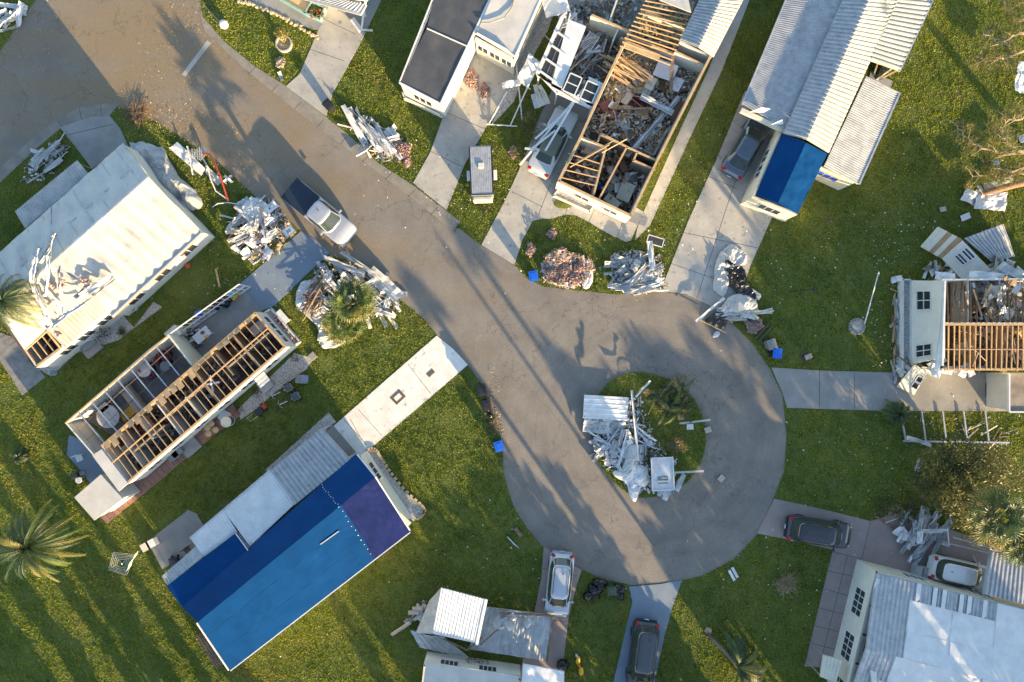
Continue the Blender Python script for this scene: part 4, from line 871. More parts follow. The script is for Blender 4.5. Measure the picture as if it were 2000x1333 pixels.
# ---------- H9: bottom centre
def h9():
    h = thing('mobile_home', 'small white mobile home at the bottom edge behind the crumpled roof', 'house', P(960, 1320))
    q = MB(WHITE2); a, b = P(836, 1274, 0), P(1014, 1300, 0); z = 2.1
    wallrun(q, [a, b], 0, z, .14); wallrun(q, [b, P(1008, 1345, 0)], 0, z, .12); wallrun(q, [a, P(826, 1370, 0)], 0, z, .12); q.build('wall', h)
    for t in (.25, .66): window(h, a, b, t, 1.3, 1.0, 2.0, side=1, nx=4, gm=SCREEN)
    q = MB(MEMBRANE); sheet(q, [P(832, 1294, 2.2), P(1014, 1321, 2.2), P(1008, 1390, 3.1), P(822, 1380, 3.1)], m=10, wob=.05, waves=5, wamp=.02); q.build('roof', h, smooth=True)
    q = MB(WHITE); sheet(q, [P(1022, 1298, 2.5), P(1102, 1312, 2.45), P(1100, 1380, 2.5), P(1016, 1372, 2.6)], m=8, wob=.07, waves=3, wamp=.02); o = q.build('porch_roof', h, smooth=True)
    BUILT.append([(836, 1276), (1100, 1315), (1100, 1400), (826, 1400)])
    # collapsed wreck in front
    w_ = thing('collapsed_roof', 'crumpled grey metal carport roof fallen flat at the end of the narrow pinkish driveway', 'roof', P(1000, 1240))
    q = MB(OLDWHITE); sheet(q, [P(946, 1186, 1.0), P(1079, 1203, 1.2), P(1066, 1291, 1.1), P(916, 1268, .8)], n=24, h=.03, m=8, wob=.22, seed=4); q.build('sheet', w_)
    q = MB(WOODD); q.beam(P(1080, 1203, 1.22), P(1068, 1292, 1.12), .12, .2); q.beam(P(975, 1197, 1.4), P(1079, 1203, 1.25), .1, .18); q.beam(P(938, 1260, 1.4), P(1000, 1205, 1.7), .08, .12); q.beam(P(866, 1248, .9), P(912, 1270, 1.2), .1, .15); q.beam(P(912, 1270, 1.2), P(942, 1245, 1.4), .1, .15); q.build('edge_beam', w_)
    w_ = thing('fallen_roof', 'square white roof section tipped over the crumpled carport at the bottom', 'roof', P(890, 1205))
    q = MB(WHITE); sheet(q, [P(862, 1149, 2.6), P(950, 1172, 2.6), P(932, 1257, 1.9), P(845, 1238, 1.7)], n=14, h=.03, m=5, wob=.03); q.build('sheet', w_)
    q = MB(OLDWHITE); sheet(q, [P(862, 1149, 2.6), P(845, 1238, 1.7), P(812, 1237, .4), P(838, 1175, .9)], n=5, h=.03, m=4, wob=.06); q.build('side_sheet', w_)
    q = MB(WHITE); q.beam(P(950, 1171, 2.62), P(931, 1260, 1.9), .2, .1); q.build('gutter', w_)
    w_ = thing('metal_sheet', 'long buckled pale sheet wrapped round the foot of the tipped white roof', 'sheet', P(860, 1255))
    q = MB(OLDWHITE); sheet(q, [P(802, 1232, .3), P(866, 1245, .9), P(915, 1285, .5), P(820, 1265, .2)], n=6, h=.05, m=8, wob=.25, seed=9); q.build('sheet', w_)
h9()

# ---------- H10: house at the top, left of centre
def h10():
    h = thing('mobile_home', 'pale home at the top edge with metal awning and flower box', 'house', P(650, -20))
    q = MB(WHITE); sheet(q, [P(530, -60, 2.8), P(760, -60, 2.8), P(716, 2, 2.7), P(600, -22, 2.7)], n=24, h=.04, m=3); q.build('roof', h)
    q = MB(GREYMETAL); sheet(q, [P(640, -8, 2.5), P(716, 10, 2.5), P(705, 30, 2.3), P(590, -4, 2.3)], n=14, h=.04, m=2); q.beam(P(590, -4, 2.3), P(705, 28, 2.3), .2, .12); q.build('awning', h)
    q = MB(WHITE2); wallrun(q, [P(540, -45, 2.5), P(700, 0, 2.5)], 0, 2.5, .12); q.build('wall', h)
    q = MB(WHITE); q.beam(P(688, 38, .1), P(705, 60, .1), .4, .2); q.beam(P(716, -10, 2.4), P(706, 58, .3), .12, .1); q.beam(P(700, 58, .15), P(728, 60, .15), .12, .12); q.build('downpipe', h)
    BUILT.append([(530, -60), (760, -60), (716, 10), (590, -5)])
    w_ = thing('flower_box', 'turquoise flower box with red flowers at the end of the forecourt wall', 'planter', P(620, 28))
    T = mat('turquoise_paint', (.20, .36, .36), (.15, .28, .28), 3, .6)
    q = MB(T); wallrun(q, [P(612, 10), P(637, 22), P(628, 44), P(600, 32)], 0, .55, .1, True); q.build('frame', w_); q = MB(SOIL); q.prism([xy(P(*v)) for v in ((612, 11), (636, 22), (627, 43), (601, 32))], 0, .4); q.build('soil', w_)
    q = MB(LEAF, REDP)
    for i in range(26): q.use(REDP if i % 3 == 0 else LEAF); q.blob(P(lerp(606, 632, U(0, 1)), lerp(16, 38, U(0, 1)), .5), U(.06, .13), 6, 4, seed=i)
    q.build('flowers', w_)
    w_ = thing('planter', 'long turquoise edged gravel planter along the forecourt at the top', 'planter', P(575, 10))
    q = MB(T); wallrun(q, [P(532, -8), P(600, 32), P(612, 10), P(545, -22)], 0, .5, .1, True); q.build('frame', w_); q = MB(BRICKY); q.prism([xy(P(*v)) for v in ((534, -8), (600, 31), (611, 10), (546, -21))], 0, .38); q.build('gravel_bed', w_)
    w_ = thing('stone_border', 'row of tan border stones between the lawn and the forecourt at the top', 'border')
    w_.location = P(545, 40); q = MB(BRICKY, PEBBLE)
    for i in range(60):
        t = i/59; q.use(BRICKY if i % 3 else PEBBLE); q.blob(P(lerp(468, 618, t)+U(-3, 3), lerp(2, 74, t)-8*math.sin(t*3.1)+U(-2, 2), .05), (U(.10, .17), U(.10, .16), .1), 6, 4, seed=i)
    q.build('stones', w_)
h10()
# ================================================ vehicles (local: x forward, y left, z up)
def carpaint(name, c, metal=.5, rough=.32):
    m = mat(name, c, tuple(x*.93 for x in c), .7, rough, metal=metal, coat=1.0); return m
SILVER = carpaint('silver_car_paint', (.40, .43, .47), .4)
GREYC = carpaint('grey_car_paint', (.105, .125, .155))
BLACKC = carpaint('black_car_paint', (.016, .019, .026), .3)
CHAMP = carpaint('pale_grey_car_paint', (.50, .53, .52), .2)
WHITEC = carpaint('white_car_paint', (.56, .57, .57), 0)
DKGREYC = carpaint('dark_grey_car_paint', (.05, .055, .06), .4)
CARGL = mat('car_glass', (.045, .06, .055), (.03, .042, .04), 2, .04)
VINYL = mat('navy_bed_cover', (.012, .022, .04), (.009, .017, .032), 2, .42)
VTOP = mat('olive_vinyl_top', (.15, .16, .11), (.11, .12, .085), 3, .6)
LAMPR = mat('red_lamp', (.42, .012, .012), (.3, .008, .008), 4, .15)
LAMPW = mat('clear_lamp', (.7, .7, .68), (.55, .55, .55), 4, .1)
INTER = mat('dashboard', (.05, .045, .04), (.03, .03, .028), 3, .6)

def lerpt(tab, x):
    if x <= tab[0][0]: return tab[0][1]
    for (a, b), (c, d) in zip(tab, tab[1:]):
        if x <= c: t = (x-a)/(c-a); t = t*t*(3-2*t) if False else t; return b+(d-b)*t
    return tab[-1][1]
def make_car(name, label, cat, px, py, ang, L, W, prof, cab, paint, roofp=None, wheels=None, rails=False, rear_lamps=LAMPR, group=None, body_label=None, z=.05, extra=None):
    """prof: (x, top height) of the lower body; cab: dict of belt and roof extents"""
    t = thing(name, label, cat, P(px, py, z), group, rz=ang)
    O = (0, 0, 0); hl = L/2; hw = W/2
    # lower body: rings along x
    q = MB(paint); nx = 30; rings = []
    for i in range(nx+1):
        x = -hl+L*i/nx; e = min(1, (hl-abs(x))/.42); pl = (1-(1-e)**2.2) if e < 1 else 1
        w_ = hw*(.80+.20*pl); zt = lerpt(prof, x); zt = zt-(1-pl)*.10; zb = .28-.03*pl
        sh = zt-.06
        pts = [(0, zb), (w_*.88, zb), (w_*.985, zb+.12), (w_, .55), (w_*.995, max(.62, sh-.12)), (w_*.955, sh), (w_*.86, zt-.005), (w_*.5, zt+.018), (0, zt+.026)]
        rings.append([(x, y, z_) for y, z_ in pts]+[(x, -y, z_) for y, z_ in pts[-2:0:-1]])
    k = len(rings[0]); vs = [p for r in rings for p in r]
    fs = [(i*k+j, i*k+(j+1) % k, (i+1)*k+(j+1) % k, (i+1)*k+j) for i in range(nx) for j in range(k)]
    fs += [tuple(range(k)), tuple(range(nx*k, (nx+1)*k))[::-1]]
    q.add(vs, [f[::-1] for f in fs]); body = q.build('body', t, smooth='auto', origin=O)
    # greenhouse rings
    N = 32
    def ring(xb, xf, w_, z_, bulge_f, bulge_b, r=.22):
        pts = []
        for i in range(N):
            a = 2*math.pi*(i+.5)/N; ca, sa = math.cos(a), math.sin(a); ex = .42 if z_ < c['zb']+.1 else .30
            sx = math.copysign(abs(ca)**ex, ca); sy = math.copysign(abs(sa)**ex, sa)
            cx = (xf+xb)/2; hx = (xf-xb)/2
            x = cx+hx*sx+(bulge_f if sx > 0 else -bulge_b)*max(0, abs(sx)-.9)*10*(1-sy*sy)
            pts.append((x, w_*sy, z_))
        return pts
    c = cab; zb = c['zb']; zr = c['zr']
    r0 = ring(c['b0'], c['f0'], hw*.93, zb, .10, .05); r1 = ring(lerp(c['b0'], c['b1'], .12), lerp(c['f0'], c['f1'], .12), hw*.90, lerp(zb, zr, .12), .1, .05)
    r2 = ring(lerp(c['b0'], c['b1'], .9), lerp(c['f0'], c['f1'], .9), c['wr']*hw+.03, lerp(zb, zr, .88), .07, .04); r3 = ring(c['b1'], c['f1'], c['wr']*hw-.02, zr-.02, .06, .03)
    r4 = ring(c['b1']+.10, c['f1']-.12, c['wr']*hw-.12, zr+.015, .05, .02); r5 = ring(c['b1']+.45, c['f1']-.5, c['wr']*hw-.4, zr+.035, 0, 0)
    R_ = [r0, r1, r2, r3, r4, r5]; vs = [p for r in R_ for p in r]
    paintm = MB(paint, roofp or paint); glass = {'windscreen': MB(CARGL), 'rear_window': MB(CARGL), 'side_window': MB(CARGL), 'side_window ': MB(CARGL)}
    for j in range(5):
        for i in range(N):
            f = [j*N+i, j*N+(i+1) % N, (j+1)*N+(i+1) % N, (j+1)*N+i]
            ps = [vs[v] for v in f]; mx = sum(p[0] for p in ps)/4; my = sum(p[1] for p in ps)/4
            a = 2*math.pi*(i+1)/N; ca, sa = math.cos(a), math.sin(a)
            if j == 1:
                dx = abs(ps[0][0]-ps[1][0]); dy = abs(ps[0][1]-ps[1][1]); xm = (c['b0']+c['f0'])/2
                key = None
                if dy > dx*1.0 and abs(my) < hw*.84: key = 'windscreen' if mx > xm else 'rear_window'
                elif dx >= dy*1.0 and c['b1']-.1 < mx < c['f1']+.28: key = 'side_window' if my > 0 else 'side_window '
                if key: glass[key].add(ps, [(0, 1, 2, 3)]); continue
            paintm.c = 1 if (j >= 2 and roofp) else 0
            paintm.add(ps, [(0, 1, 2, 3)])
    paintm.c = 1 if roofp else 0
    paintm.add(r5, [tuple(range(N))]); o = paintm.build('cabin', t, smooth='auto', origin=O)
    for k_, m_ in glass.items():
        if m_.f: m_.build(k_.strip(), t, smooth=True, origin=O)
    # dashboard hint, wipers
    q = MB(BLACKP)
    for s in (-.35, .25): q.beam((c['f0']+.06, s*hw*1.2, zb+.045), (c['f0']-.12, s*hw*1.2+.45, zb+.10), .03, .02)
    q.build('wipers', t, origin=O)
    # mirrors
    for s in (-1, 1):
        q = MB(paint if not c.get('bm') else BLACKP); q.box((c['f0']-.42, s*(hw+.10), zb+.08), (.12, .24, .15)); q.beam((c['f0']-.42, s*(hw-.08), zb+.02), (c['f0']-.42, s*(hw+.02), zb+.05), .06, .04); q.build('mirror', t, origin=O, bevel=.02)
    for x in (-hl*.60, hl*.62):
        for s in (-1, 1):
            q = MB(RUBBER); n = 18; R0 = .34
            vs = [(x+R0*math.cos(2*math.pi*i/n), s*(hw-.20+dy), R0+R0*math.sin(2*math.pi*i/n)) for dy in (0, .20) for i in range(n)]
            q.add(vs, [(i, (i+1) % n, n+(i+1) % n, n+i) for i in range(n)]+[tuple(range(n)), tuple(range(n, 2*n))]); w_ = q.build('wheel', t, origin=O)
    # lamps
    for s in (-1, 1):
        zf = lerpt(prof, hl*.93)-.08
        q = MB(LAMPW); q.box((hl-.20, s*hw*.70, zf-.03), (.24, .26, .10), rz=-s*.5); q.build('headlight', t, origin=O, bevel=.03)
        zf = lerpt(prof, -hl*.95)-.07
        q = MB(rear_lamps); q.box((-hl+.12, s*hw*.74, zf), (.22, .28, .16), rz=s*.3); q.build('tail_light', t, origin=O, bevel=.03)
    q = MB(BLACKP); q.box((hl-.02, 0, .42), (.10, W*.55, .16)); q.build('grille', t, origin=O)
    q = MB(paint); q.box((-hl+.0, 0, .48), (.16, W*.80, .2)); q.box((hl-.03, 0, .36), (.14, W*.82, .14)); q.build('bumpers', t, origin=O, bevel=.04)
    q = MB(WHITEP); q.box((-hl-.085, 0, .55), (.02, .32, .15)); q.build('plate', t, origin=O)
    if rails:
        for s in (-1, 1):
            q = MB(BLACKP if rails == 1 else CHROME); yy = s*(c['wr']*hw-.10); q.tube([(c['b1']+.15, yy, zr), (c['b1']+.3, yy, zr+.07), (c['f1']-.45, yy, zr+.07), (c['f1']-.25, yy, zr)], .022, 6); q.build('roof_rail', t, origin=O)
    q = MB(BLACKP); q.box((c['b1']+.5, .1, zr+.05), (.16, .04, .05)); q.build('antenna', t, origin=O)
    if extra: extra(t, hl, hw)
    return t
def ang(dx, dy): return math.atan2(-dy, dx)
sedan = [(-2.5, .80), (-2.3, .95), (-1.3, .99), (0, .98), (1.1, .96), (2.1, .84), (2.45, .68)]
suv = [(-2.4, .95), (-2.25, 1.05), (0, 1.05), (1.0, 1.05), (1.9, .97), (2.35, .78)]
# pickup
def bed(t, hl, hw):
    q = MB(VINYL); x0, x1 = -hl+.06, -hl+2.25
    def f(u, v):
        x = lerp(x0, x1, u); y = lerp(-hw+.05, hw-.05, v); return (x, y, 1.13+.02*math.sin(v*math.pi)+.004*math.sin(u*19))
    q.grid(f, 12, 12); q.box(((x0+x1)/2, 0, 1.09), (x1-x0-.01, W_P-.14, .05)); q.build('bed_cover', t, origin=(0, 0, 0))
    q = MB(CHROME); q.box((hl+.03, 0, .55), (.14, W_P*.86, .2)); q.build('front_bumper', t, origin=(0, 0, 0), bevel=.04)
    q = MB(WHITEP); 
    for i in range(3): q.box((1.35+.1*i, .12*(i % 2), 1.245+(.16-.1*i)*0), (.07, .2, .006))
    # papers lying on the dashboard, seen through the windscreen
W_P = 1.95
make_car('pickup_truck', 'silver pickup truck with a dark blue bed cover standing on the street', 'pickup truck', 630, 420, ang(105, 87), 5.75, W_P,
    [(-2.9, 1.03), (-.55, 1.06), (1.2, 1.05), (2.2, 1.0), (2.75, .82)], dict(zb=1.05, zr=1.72, b0=-.62, b1=-.42, f0=1.62, f1=.80, wr=.70), SILVER, extra=bed)
make_car('sedan', 'pale grey sedan with an olive vinyl top, dusty under fallen carport beams', 'car', 1079, 282, ang(45, -92), 5.3, 1.9,
    [(-2.65, .84), (-2.5, .96), (-1.3, .99), (.5, .98), (1.4, .95), (2.3, .86), (2.6, .68)], dict(zb=.97, zr=1.42, b0=-1.85, b1=-1.15, f0=1.15, f1=.30, wr=.66), CHAMP, roofp=VTOP)
make_car('sedan', 'dark grey sedan half under the corrugated carport roof', 'car', 1452, 292, ang(52, -90), 4.85, 1.85,
    sedan, dict(zb=.96, zr=1.45, b0=-1.95, b1=-1.05, f0=1.35, f1=.45, wr=.64), GREYC)
make_car('wagon', 'silver crossover wagon with black roof rails on the narrow pinkish driveway', 'car', 1091, 1136, ang(-12, 116), 4.7, 1.85,
    suv, dict(zb=1.03, zr=1.66, b0=-2.15, b1=-1.65, f0=1.45, f1=.62, wr=.68), SILVER, rails=1)
make_car('sport_utility_vehicle', 'black sport utility vehicle parked across the pinkish driveway mouth', 'car', 1591, 1034, ang(118, 18), 4.75, 1.9,
    suv, dict(zb=1.04, zr=1.75, b0=-2.2, b1=-1.85, f0=1.50, f1=.75, wr=.70), BLACKC, rails=1)
make_car('minivan', 'dark grey minivan on the bluish driveway at the bottom edge', 'car', 1252, 1272, ang(-14, 112), 5.05, 1.98,
    [(-2.55, .98), (-2.4, 1.08), (0, 1.06), (1.4, 1.04), (2.1, .93), (2.5, .75)], dict(zb=1.05, zr=1.74, b0=-2.35, b1=-2.05, f0=1.75, f1=.85, wr=.70), BLACKC, roofp=DKGREYC, rails=1)
make_car('hatchback', 'white hatchback with red rear lamps beside the torn metal strips', 'car', 1862, 1112, ang(88, 20), 4.4, 1.82,
    suv, dict(zb=1.02, zr=1.66, b0=-2.0, b1=-1.72, f0=1.4, f1=.60, wr=.68), WHITEC)
# box trailer
def trailer():
    t = thing('box_trailer', 'small grey box trailer with a ribbed roof and white vent on the grass', 'trailer', P(942, 345), rz=ang(4, 100))
    O = (0, 0, 0); q = MB(GREYP); q.box((0, 0, 1.05), (3.55, 1.62, 1.45)); q.build('body', t, origin=O, bevel=.05)
    q = MB(GREYMETAL)
    for i in range(12): q.box((-.06, -.68+i*.124, 1.80), (3.3, .09, .03))
    q.box((0, 0, 1.782), (3.56, 1.6, .012)); q.build('roof', t, origin=O)
    q = MB(CREAM); q.box((-.35, 0, 1.86), (.38, .42, .14)); q.build('roof_vent', t, origin=O, bevel=.03)
    q = MB(BLACKP); q.box((0, .80, 1.80), (3.5, .07, .06)); q.box((0, -.80, 1.80), (3.5, .07, .06)); q.box((1.75, 0, 1.80), (.07, 1.5, .06)); q.build('roof_trim', t, origin=O)
    for s in (-1, 1):
        q = MB(WHITE); q.box((.1, s*.98, .75), (.75, .26, .08)); q.build('fender', t, origin=O, bevel=.03)
        q = MB(RUBBER); n = 16
        vs = [(.1+.33*math.cos(2*math.pi*i/n), s*(.85+dy), .33+.33*math.sin(2*math.pi*i/n)) for dy in (0, .2) for i in range(n)]
        q.add(vs, [(i, (i+1) % n, n+(i+1) % n, n+i) for i in range(n)]+[tuple(range(n)), tuple(range(n, 2*n))]); q.build('wheel', t, origin=O)
    q = MB(CREAM_AND_LIT); q.box((1.95, 0, .95), (.35, 1.45, 1.1)); q.build('nose', t, origin=O, bevel=.1)
    q = MB(BLACKP); q.beam((1.9, .5, .45), (2.9, 0, .45), .07, .08); q.beam((1.9, -.5, .45), (2.9, 0, .45), .07, .08); q.tube([(2.7, 0, .1), (2.7, 0, .8)], .04); q.build('hitch', t, origin=O)
trailer()
# ================================================ palms, trees, bushes
def frond(mb, base, dirv, L, droop, n=26, lw=.05, ll=.42, v=.35, tipbend=0, tw=0.0, rm=None):
    """feather frond: arching rachis with leaflets both sides"""
    d = Vector(dirv).normalized(); hz = Vector((d.x, d.y, 0)).normalized() if abs(d.z) < .98 else Vector((1, 0, 0)); side = Vector((-hz.y, hz.x, 0))
    pts = []; p = Vector(base); cur = d.copy(); st = L/n
    for i in range(n+1):
        pts.append(p.copy()); p = p+cur*st; cur = (cur+Vector((0, 0, -1))*droop*st/L*2.2+side*tw*st).normalized()
    mb.tube(pts, [.035*(1-i/n)+.006 for i in range(n+1)], 4, cap=False)
    for i in range(3, n+1):
        t = i/n; q = pts[i]; fw = (pts[i]-pts[i-1]).normalized(); up = side.cross(fw)*-1
        l_ = ll*(math.sin(min(1, t*1.5+.12)*math.pi*.5)**.8)*(1-.55*max(0, t-.55)/.45)
        for s in (-1, 1):
            for k in (0, .5):
                dr = (side*s*(1-.25*t)+fw*(.55+.5*t)+Vector((0, 0, -v*U(.6, 1.5)))+Vector((U(-.12, .12), U(-.12, .12), U(-.1, .1)))).normalized()
                b_ = q-fw*st*k; w_ = fw*lw*.5; e = b_+dr*l_*U(.8, 1.1); m_ = b_+dr*l_*.5
                mb.add([b_-w_, b_+w_, m_+w_*.9, e, m_-w_*.9], [(0, 1, 2, 3, 4)])
def feather_palm(name, label, px, py, base, h, n, L, mats, seed=0, el=(10, 70), cat='palm tree', ll=.42, lean=(0, 0), trunk_r=.17, lw=.03, droop=1.3, az=None, z0=0):
    global rnd; rnd = random.Random(seed)
    top = P(px, py, h); b = Vector((*xy(P(*base)), z0)) if base else Vector((top.x, top.y, z0))
    t = thing(name, label, cat, b)
    q = MB(BARK); pts = [b.lerp(top, i/8)+Vector((math.sin(i)*.03, math.cos(i*1.3)*.03, 0)) for i in range(9)]
    q.tube(pts, [trunk_r*(1.25-.35*min(1, i/3)) for i in range(9)], 9); q.build('trunk', t, smooth=True)
    per = {}
    for i in range(n):
        a = (2.39996*i) if az is None else U(*az); e = R(lerp(el[1], el[0], (i/n)**.8)+U(-6, 6)); d = Vector((math.cos(a)*math.cos(e), math.sin(a)*math.cos(e), math.sin(e)))
        m_ = mats[int((i/n)*len(mats)*.999)] if U(0, 1) < .75 else mats[rnd.randrange(len(mats))]
        q = per.setdefault(m_.name, MB(m_)); frond(q, top+Vector((0, 0, .05)), d, L*U(.8, 1.08)*(.7+.3*i/n), droop*U(.8, 1.2), ll=ll, lw=lw, tw=U(-.06, .06))
    for q in per.values(): q.build('fronds', t)
    return t
def fan(mb, c, dirv, r, n=16, w=.05):
    d = Vector(dirv).normalized(); u = Vector((0, 0, 1)) if abs(d.z) < .9 else Vector((1, 0, 0)); s = d.cross(u).normalized(); up = s.cross(d).normalized()
    for i in range(n):
        a = (i/(n-1)-.5)*R(250); l_ = r*(.75+.25*math.cos(a*.6))*U(.85, 1.08)
        dr = (d*math.cos(a)+s*math.sin(a)+up*.18).normalized(); p = Vector(c); e = p+dr*l_+Vector((0, 0, -.22*l_*U(.4, 1.6))); m_ = p+dr*l_*.55; sd = dr.cross(up).normalized()*w
        mb.add([p, m_+sd, e, m_-sd, m_+up*.03], [(0, 1, 4), (0, 4, 3), (1, 2, 4), (4, 2, 3)])
def fan_palm(name, label, px, py, base, h, n, r, mats, seed=0, pet=1.0, el=(-10, 75), z0=0):
    global rnd; rnd = random.Random(seed)
    top = P(px, py, h); b = Vector((*xy(P(*base)), z0)) if base else Vector((top.x, top.y, z0)); t = thing(name, label, 'palm tree', b)
    q = MB(BARK); q.tube([b.lerp(top, i/6)+Vector((math.sin(i)*.04, 0, 0)) for i in range(7)], [.2, .17, .16, .16, .16, .18, .2], 9); q.build('trunk', t, smooth=True)
    per = {}
    for i in range(n):
        a = 2.39996*i; e = R(lerp(el[1], el[0], (i/n)**.8)+U(-6, 6)); d = Vector((math.cos(a)*math.cos(e), math.sin(a)*math.cos(e), math.sin(e)))
        m_ = mats[rnd.randrange(len(mats))] if U(0, 1) < .35 else mats[int((i/n)*len(mats)*.999)]
        q = per.setdefault(m_.name, MB(m_)); c = top+d*pet*U(.75, 1.15); q.beam(top, c, .03, .025); fan(q, c, d+Vector((0, 0, -.25)), r*U(.85, 1.1))
    for q in per.values(): q.build('fronds', t)
    return t
def leaf_cloud(mb, c, rad, n, s, seed, flat=.75, shell=.55):
    r = random.Random(seed)
    for i in range(n):
        while True:
            p = Vector((r.uniform(-1, 1), r.uniform(-1, 1), r.uniform(-1, 1)))
            if shell < p.length < 1 or (p.length <= shell and r.random() < .15): break
        k = 1+.35*noise.noise(p*2+Vector((seed, 0, 0)))
        q = Vector(c)+Vector((p.x*rad[0]*k, p.y*rad[1]*k, p.z*rad[2]*k))
        a = Vector((r.gauss(0, 1), r.gauss(0, 1), r.gauss(0, .5))).normalized(); b = a.cross(Vector((r.gauss(0, 1), r.gauss(0, 1), r.gauss(0, 1)))).normalized()
        l_ = s*r.uniform(.6, 1.4); w_ = l_*.42
        mb.add([q-a*l_, q+b*w_, q+a*l_, q-b*w_], [(0, 1, 2, 3)])
def tree(name, label, blobs, base, mats, s=.09, dens=90, seed=0, cat='tree', bark=BARK, tr=.16, group=None, limbs=True):
    """blobs: (px,py,z,rx,ry,rz) leaf masses"""
    b = P(*base); t = thing(name, label, cat, b, group); rr = random.Random(seed)
    q = MB(bark)
    hub = b+Vector((0, 0, max(.3, sum(x[2] for x in blobs)/len(blobs)*.35))); q.tube([b, b.lerp(hub, .5)+Vector((.05, .03, 0)), hub], [tr*1.3, tr, tr*.85], 7)
    q.build('trunk', t, smooth=True)
    q = MB(bark)
    if limbs:
        for x, y, z, rx, ry, rz in blobs:
            c = P(x, y, z); m_ = hub.lerp(c, .5)+Vector((rr.uniform(-.2, .2), rr.uniform(-.2, .2), .15)); q.tube([hub, m_, c+Vector((0, 0, rz*.3))], [tr*.55, tr*.35, tr*.1], 5)
            for k in range(3): q.tube([m_, m_.lerp(c, .6)+Vector((rr.uniform(-rx, rx)*.5, rr.uniform(-ry, ry)*.5, 0)), c+Vector((rr.uniform(-rx, rx)*.8, rr.uniform(-ry, ry)*.8, rr.uniform(-rz, rz)*.5))], [tr*.25, tr*.15, .01], 4)
        q.build('branches', t)
    per = {}
    for i, (x, y, z, rx, ry, rz) in enumerate(blobs):
        m_ = mats[i % len(mats)]; q = per.setdefault(m_.name, MB(m_)); c = P(x, y, z); leaf_cloud(q, c, (rx, ry, rz), int(dens*rx*ry*2.2*(1.25 if s < .1 else 1)), s, seed+i)
    for q in per.values(): q.build('crown', t)
    return t
feather_palm('palm_tree', 'tall feather palm with yellowing outer fronds on the lower left lawn', 58, 1068, (85, 1020), 6.2, 58, 3.6, [PALMD, PALMD, PALMG, PALMG, PALMY], 11, ll=.42, el=(0, 75), droop=.9)
feather_palm('palm_tree', 'feather palm at the left edge leaning over the wavy white roof', 8, 588, (10, 600), 5.2, 34, 3.3, [PALMD, PALMG, PALMY], 12, ll=.5, el=(-5, 60), z0=0)
fan_palm('fan_palm', 'fan palm growing through the debris heap beside the street, taller of the pair', 690, 588, (686, 600), 4.2, 34, .85, [PALMD, PALMG, PALMY], 13)
fan_palm('fan_palm', 'low fan palm at the southern edge of the debris heap with the crumpled sheeting', 672, 632, (672, 630), 2.9, 30, .8, [PALMG, PALMY, PALMG], 14)
def island_palm():
    global rnd; rnd = random.Random(15)
    t = thing('fallen_palm', 'battered palm sprawling in a tangle over the eastern half of the island', 'palm tree', P(1300, 795))
    q = MB(BARK); q.tube([P(1292, 775, .1), P(1300, 790, .5), P(1306, 800, .6)], [.2, .17, .14], 8); q.build('trunk', t)
    per = {}
    for i in range(85):
        a = R(U(-60, 250)) if i % 3 else R(U(-30, 60)); e = R(U(2, 55)); m_ = [PALMD, PALMG, PALMD, LEAFD, PALMY][i % 5]; q = per.setdefault(m_.name, MB(m_))
        frond(q, P(1300+U(-22, 30), 785+U(-22, 18), U(.2, .7)), (math.cos(a)*math.cos(e), math.sin(a)*math.cos(e), math.sin(e)), U(.9, 2.0), U(.5, 1.4), n=20, lw=.022, ll=.36, tw=U(-.3, .3))
    for q in per.values(): q.build('fronds', t)
island_palm()
feather_palm('cycad', 'round dark cycad beside the grey driveway', 1755, 808, (1755, 808), .8, 60, 1.6, [PALMD, PALMG], 16, el=(5, 80), cat='cycad', ll=.24, lw=.03, trunk_r=.15)
feather_palm('cycad', 'small dark spiky cycad on the left lawn', 38, 893, (38, 893), .4, 40, 1.0, [PALMD, LEAFD], 17, el=(5, 75), cat='cycad', ll=.2, lw=.03, trunk_r=.1)
fan_palm('fan_palm', 'tall fan palm rising from the bushes near the right edge, beside the carport', 1940, 1005, (1900, 960), 6.5, 30, 1.05, [PALMD, PALMG, PALMY], 18, pet=1.3)
fan_palm('fan_palm', 'fan palm cut by the right edge behind the white hatchback', 1992, 1060, (1960, 1045), 4.2, 22, .95, [PALMD, PALMG], 19, pet=1.1)
# bent palm lying at the bottom
def fallen():
    global rnd; rnd = random.Random(21)
    b = P(1383, 1240); t = thing('fallen_palm', 'bent palm leaning low over the bottom lawn, its crown blown to one side', 'palm tree', b)
    pts = [P(1383, 1240, 0), P(1392, 1250, .7), P(1408, 1266, 1.2), P(1425, 1283, 1.6), P(1441, 1303, 1.9)]
    q = MB(BARK); q.tube(pts, [.22, .16, .13, .12, .13], 9); q.build('trunk', t, smooth=True)
    q = MB(TWIG); q.blob(P(1384, 1232, .1), (.3, .25, .12), 7, 5, seed=2); q.build('root_ball', t)
    per = {}
    for i in range(40):
        a = R(U(-70, 115)); e = R(U(0, 50)); m_ = [PALMG, PALMY, PALMD][i % 3]
        q = per.setdefault(m_.name, MB(m_)); frond(q, pts[-1], (math.cos(a)*math.cos(e), math.sin(a)*math.cos(e), math.sin(e)), U(1.7, 2.9), 1.0, ll=.5)
    for q in per.values(): q.build('fronds', t)
fallen()
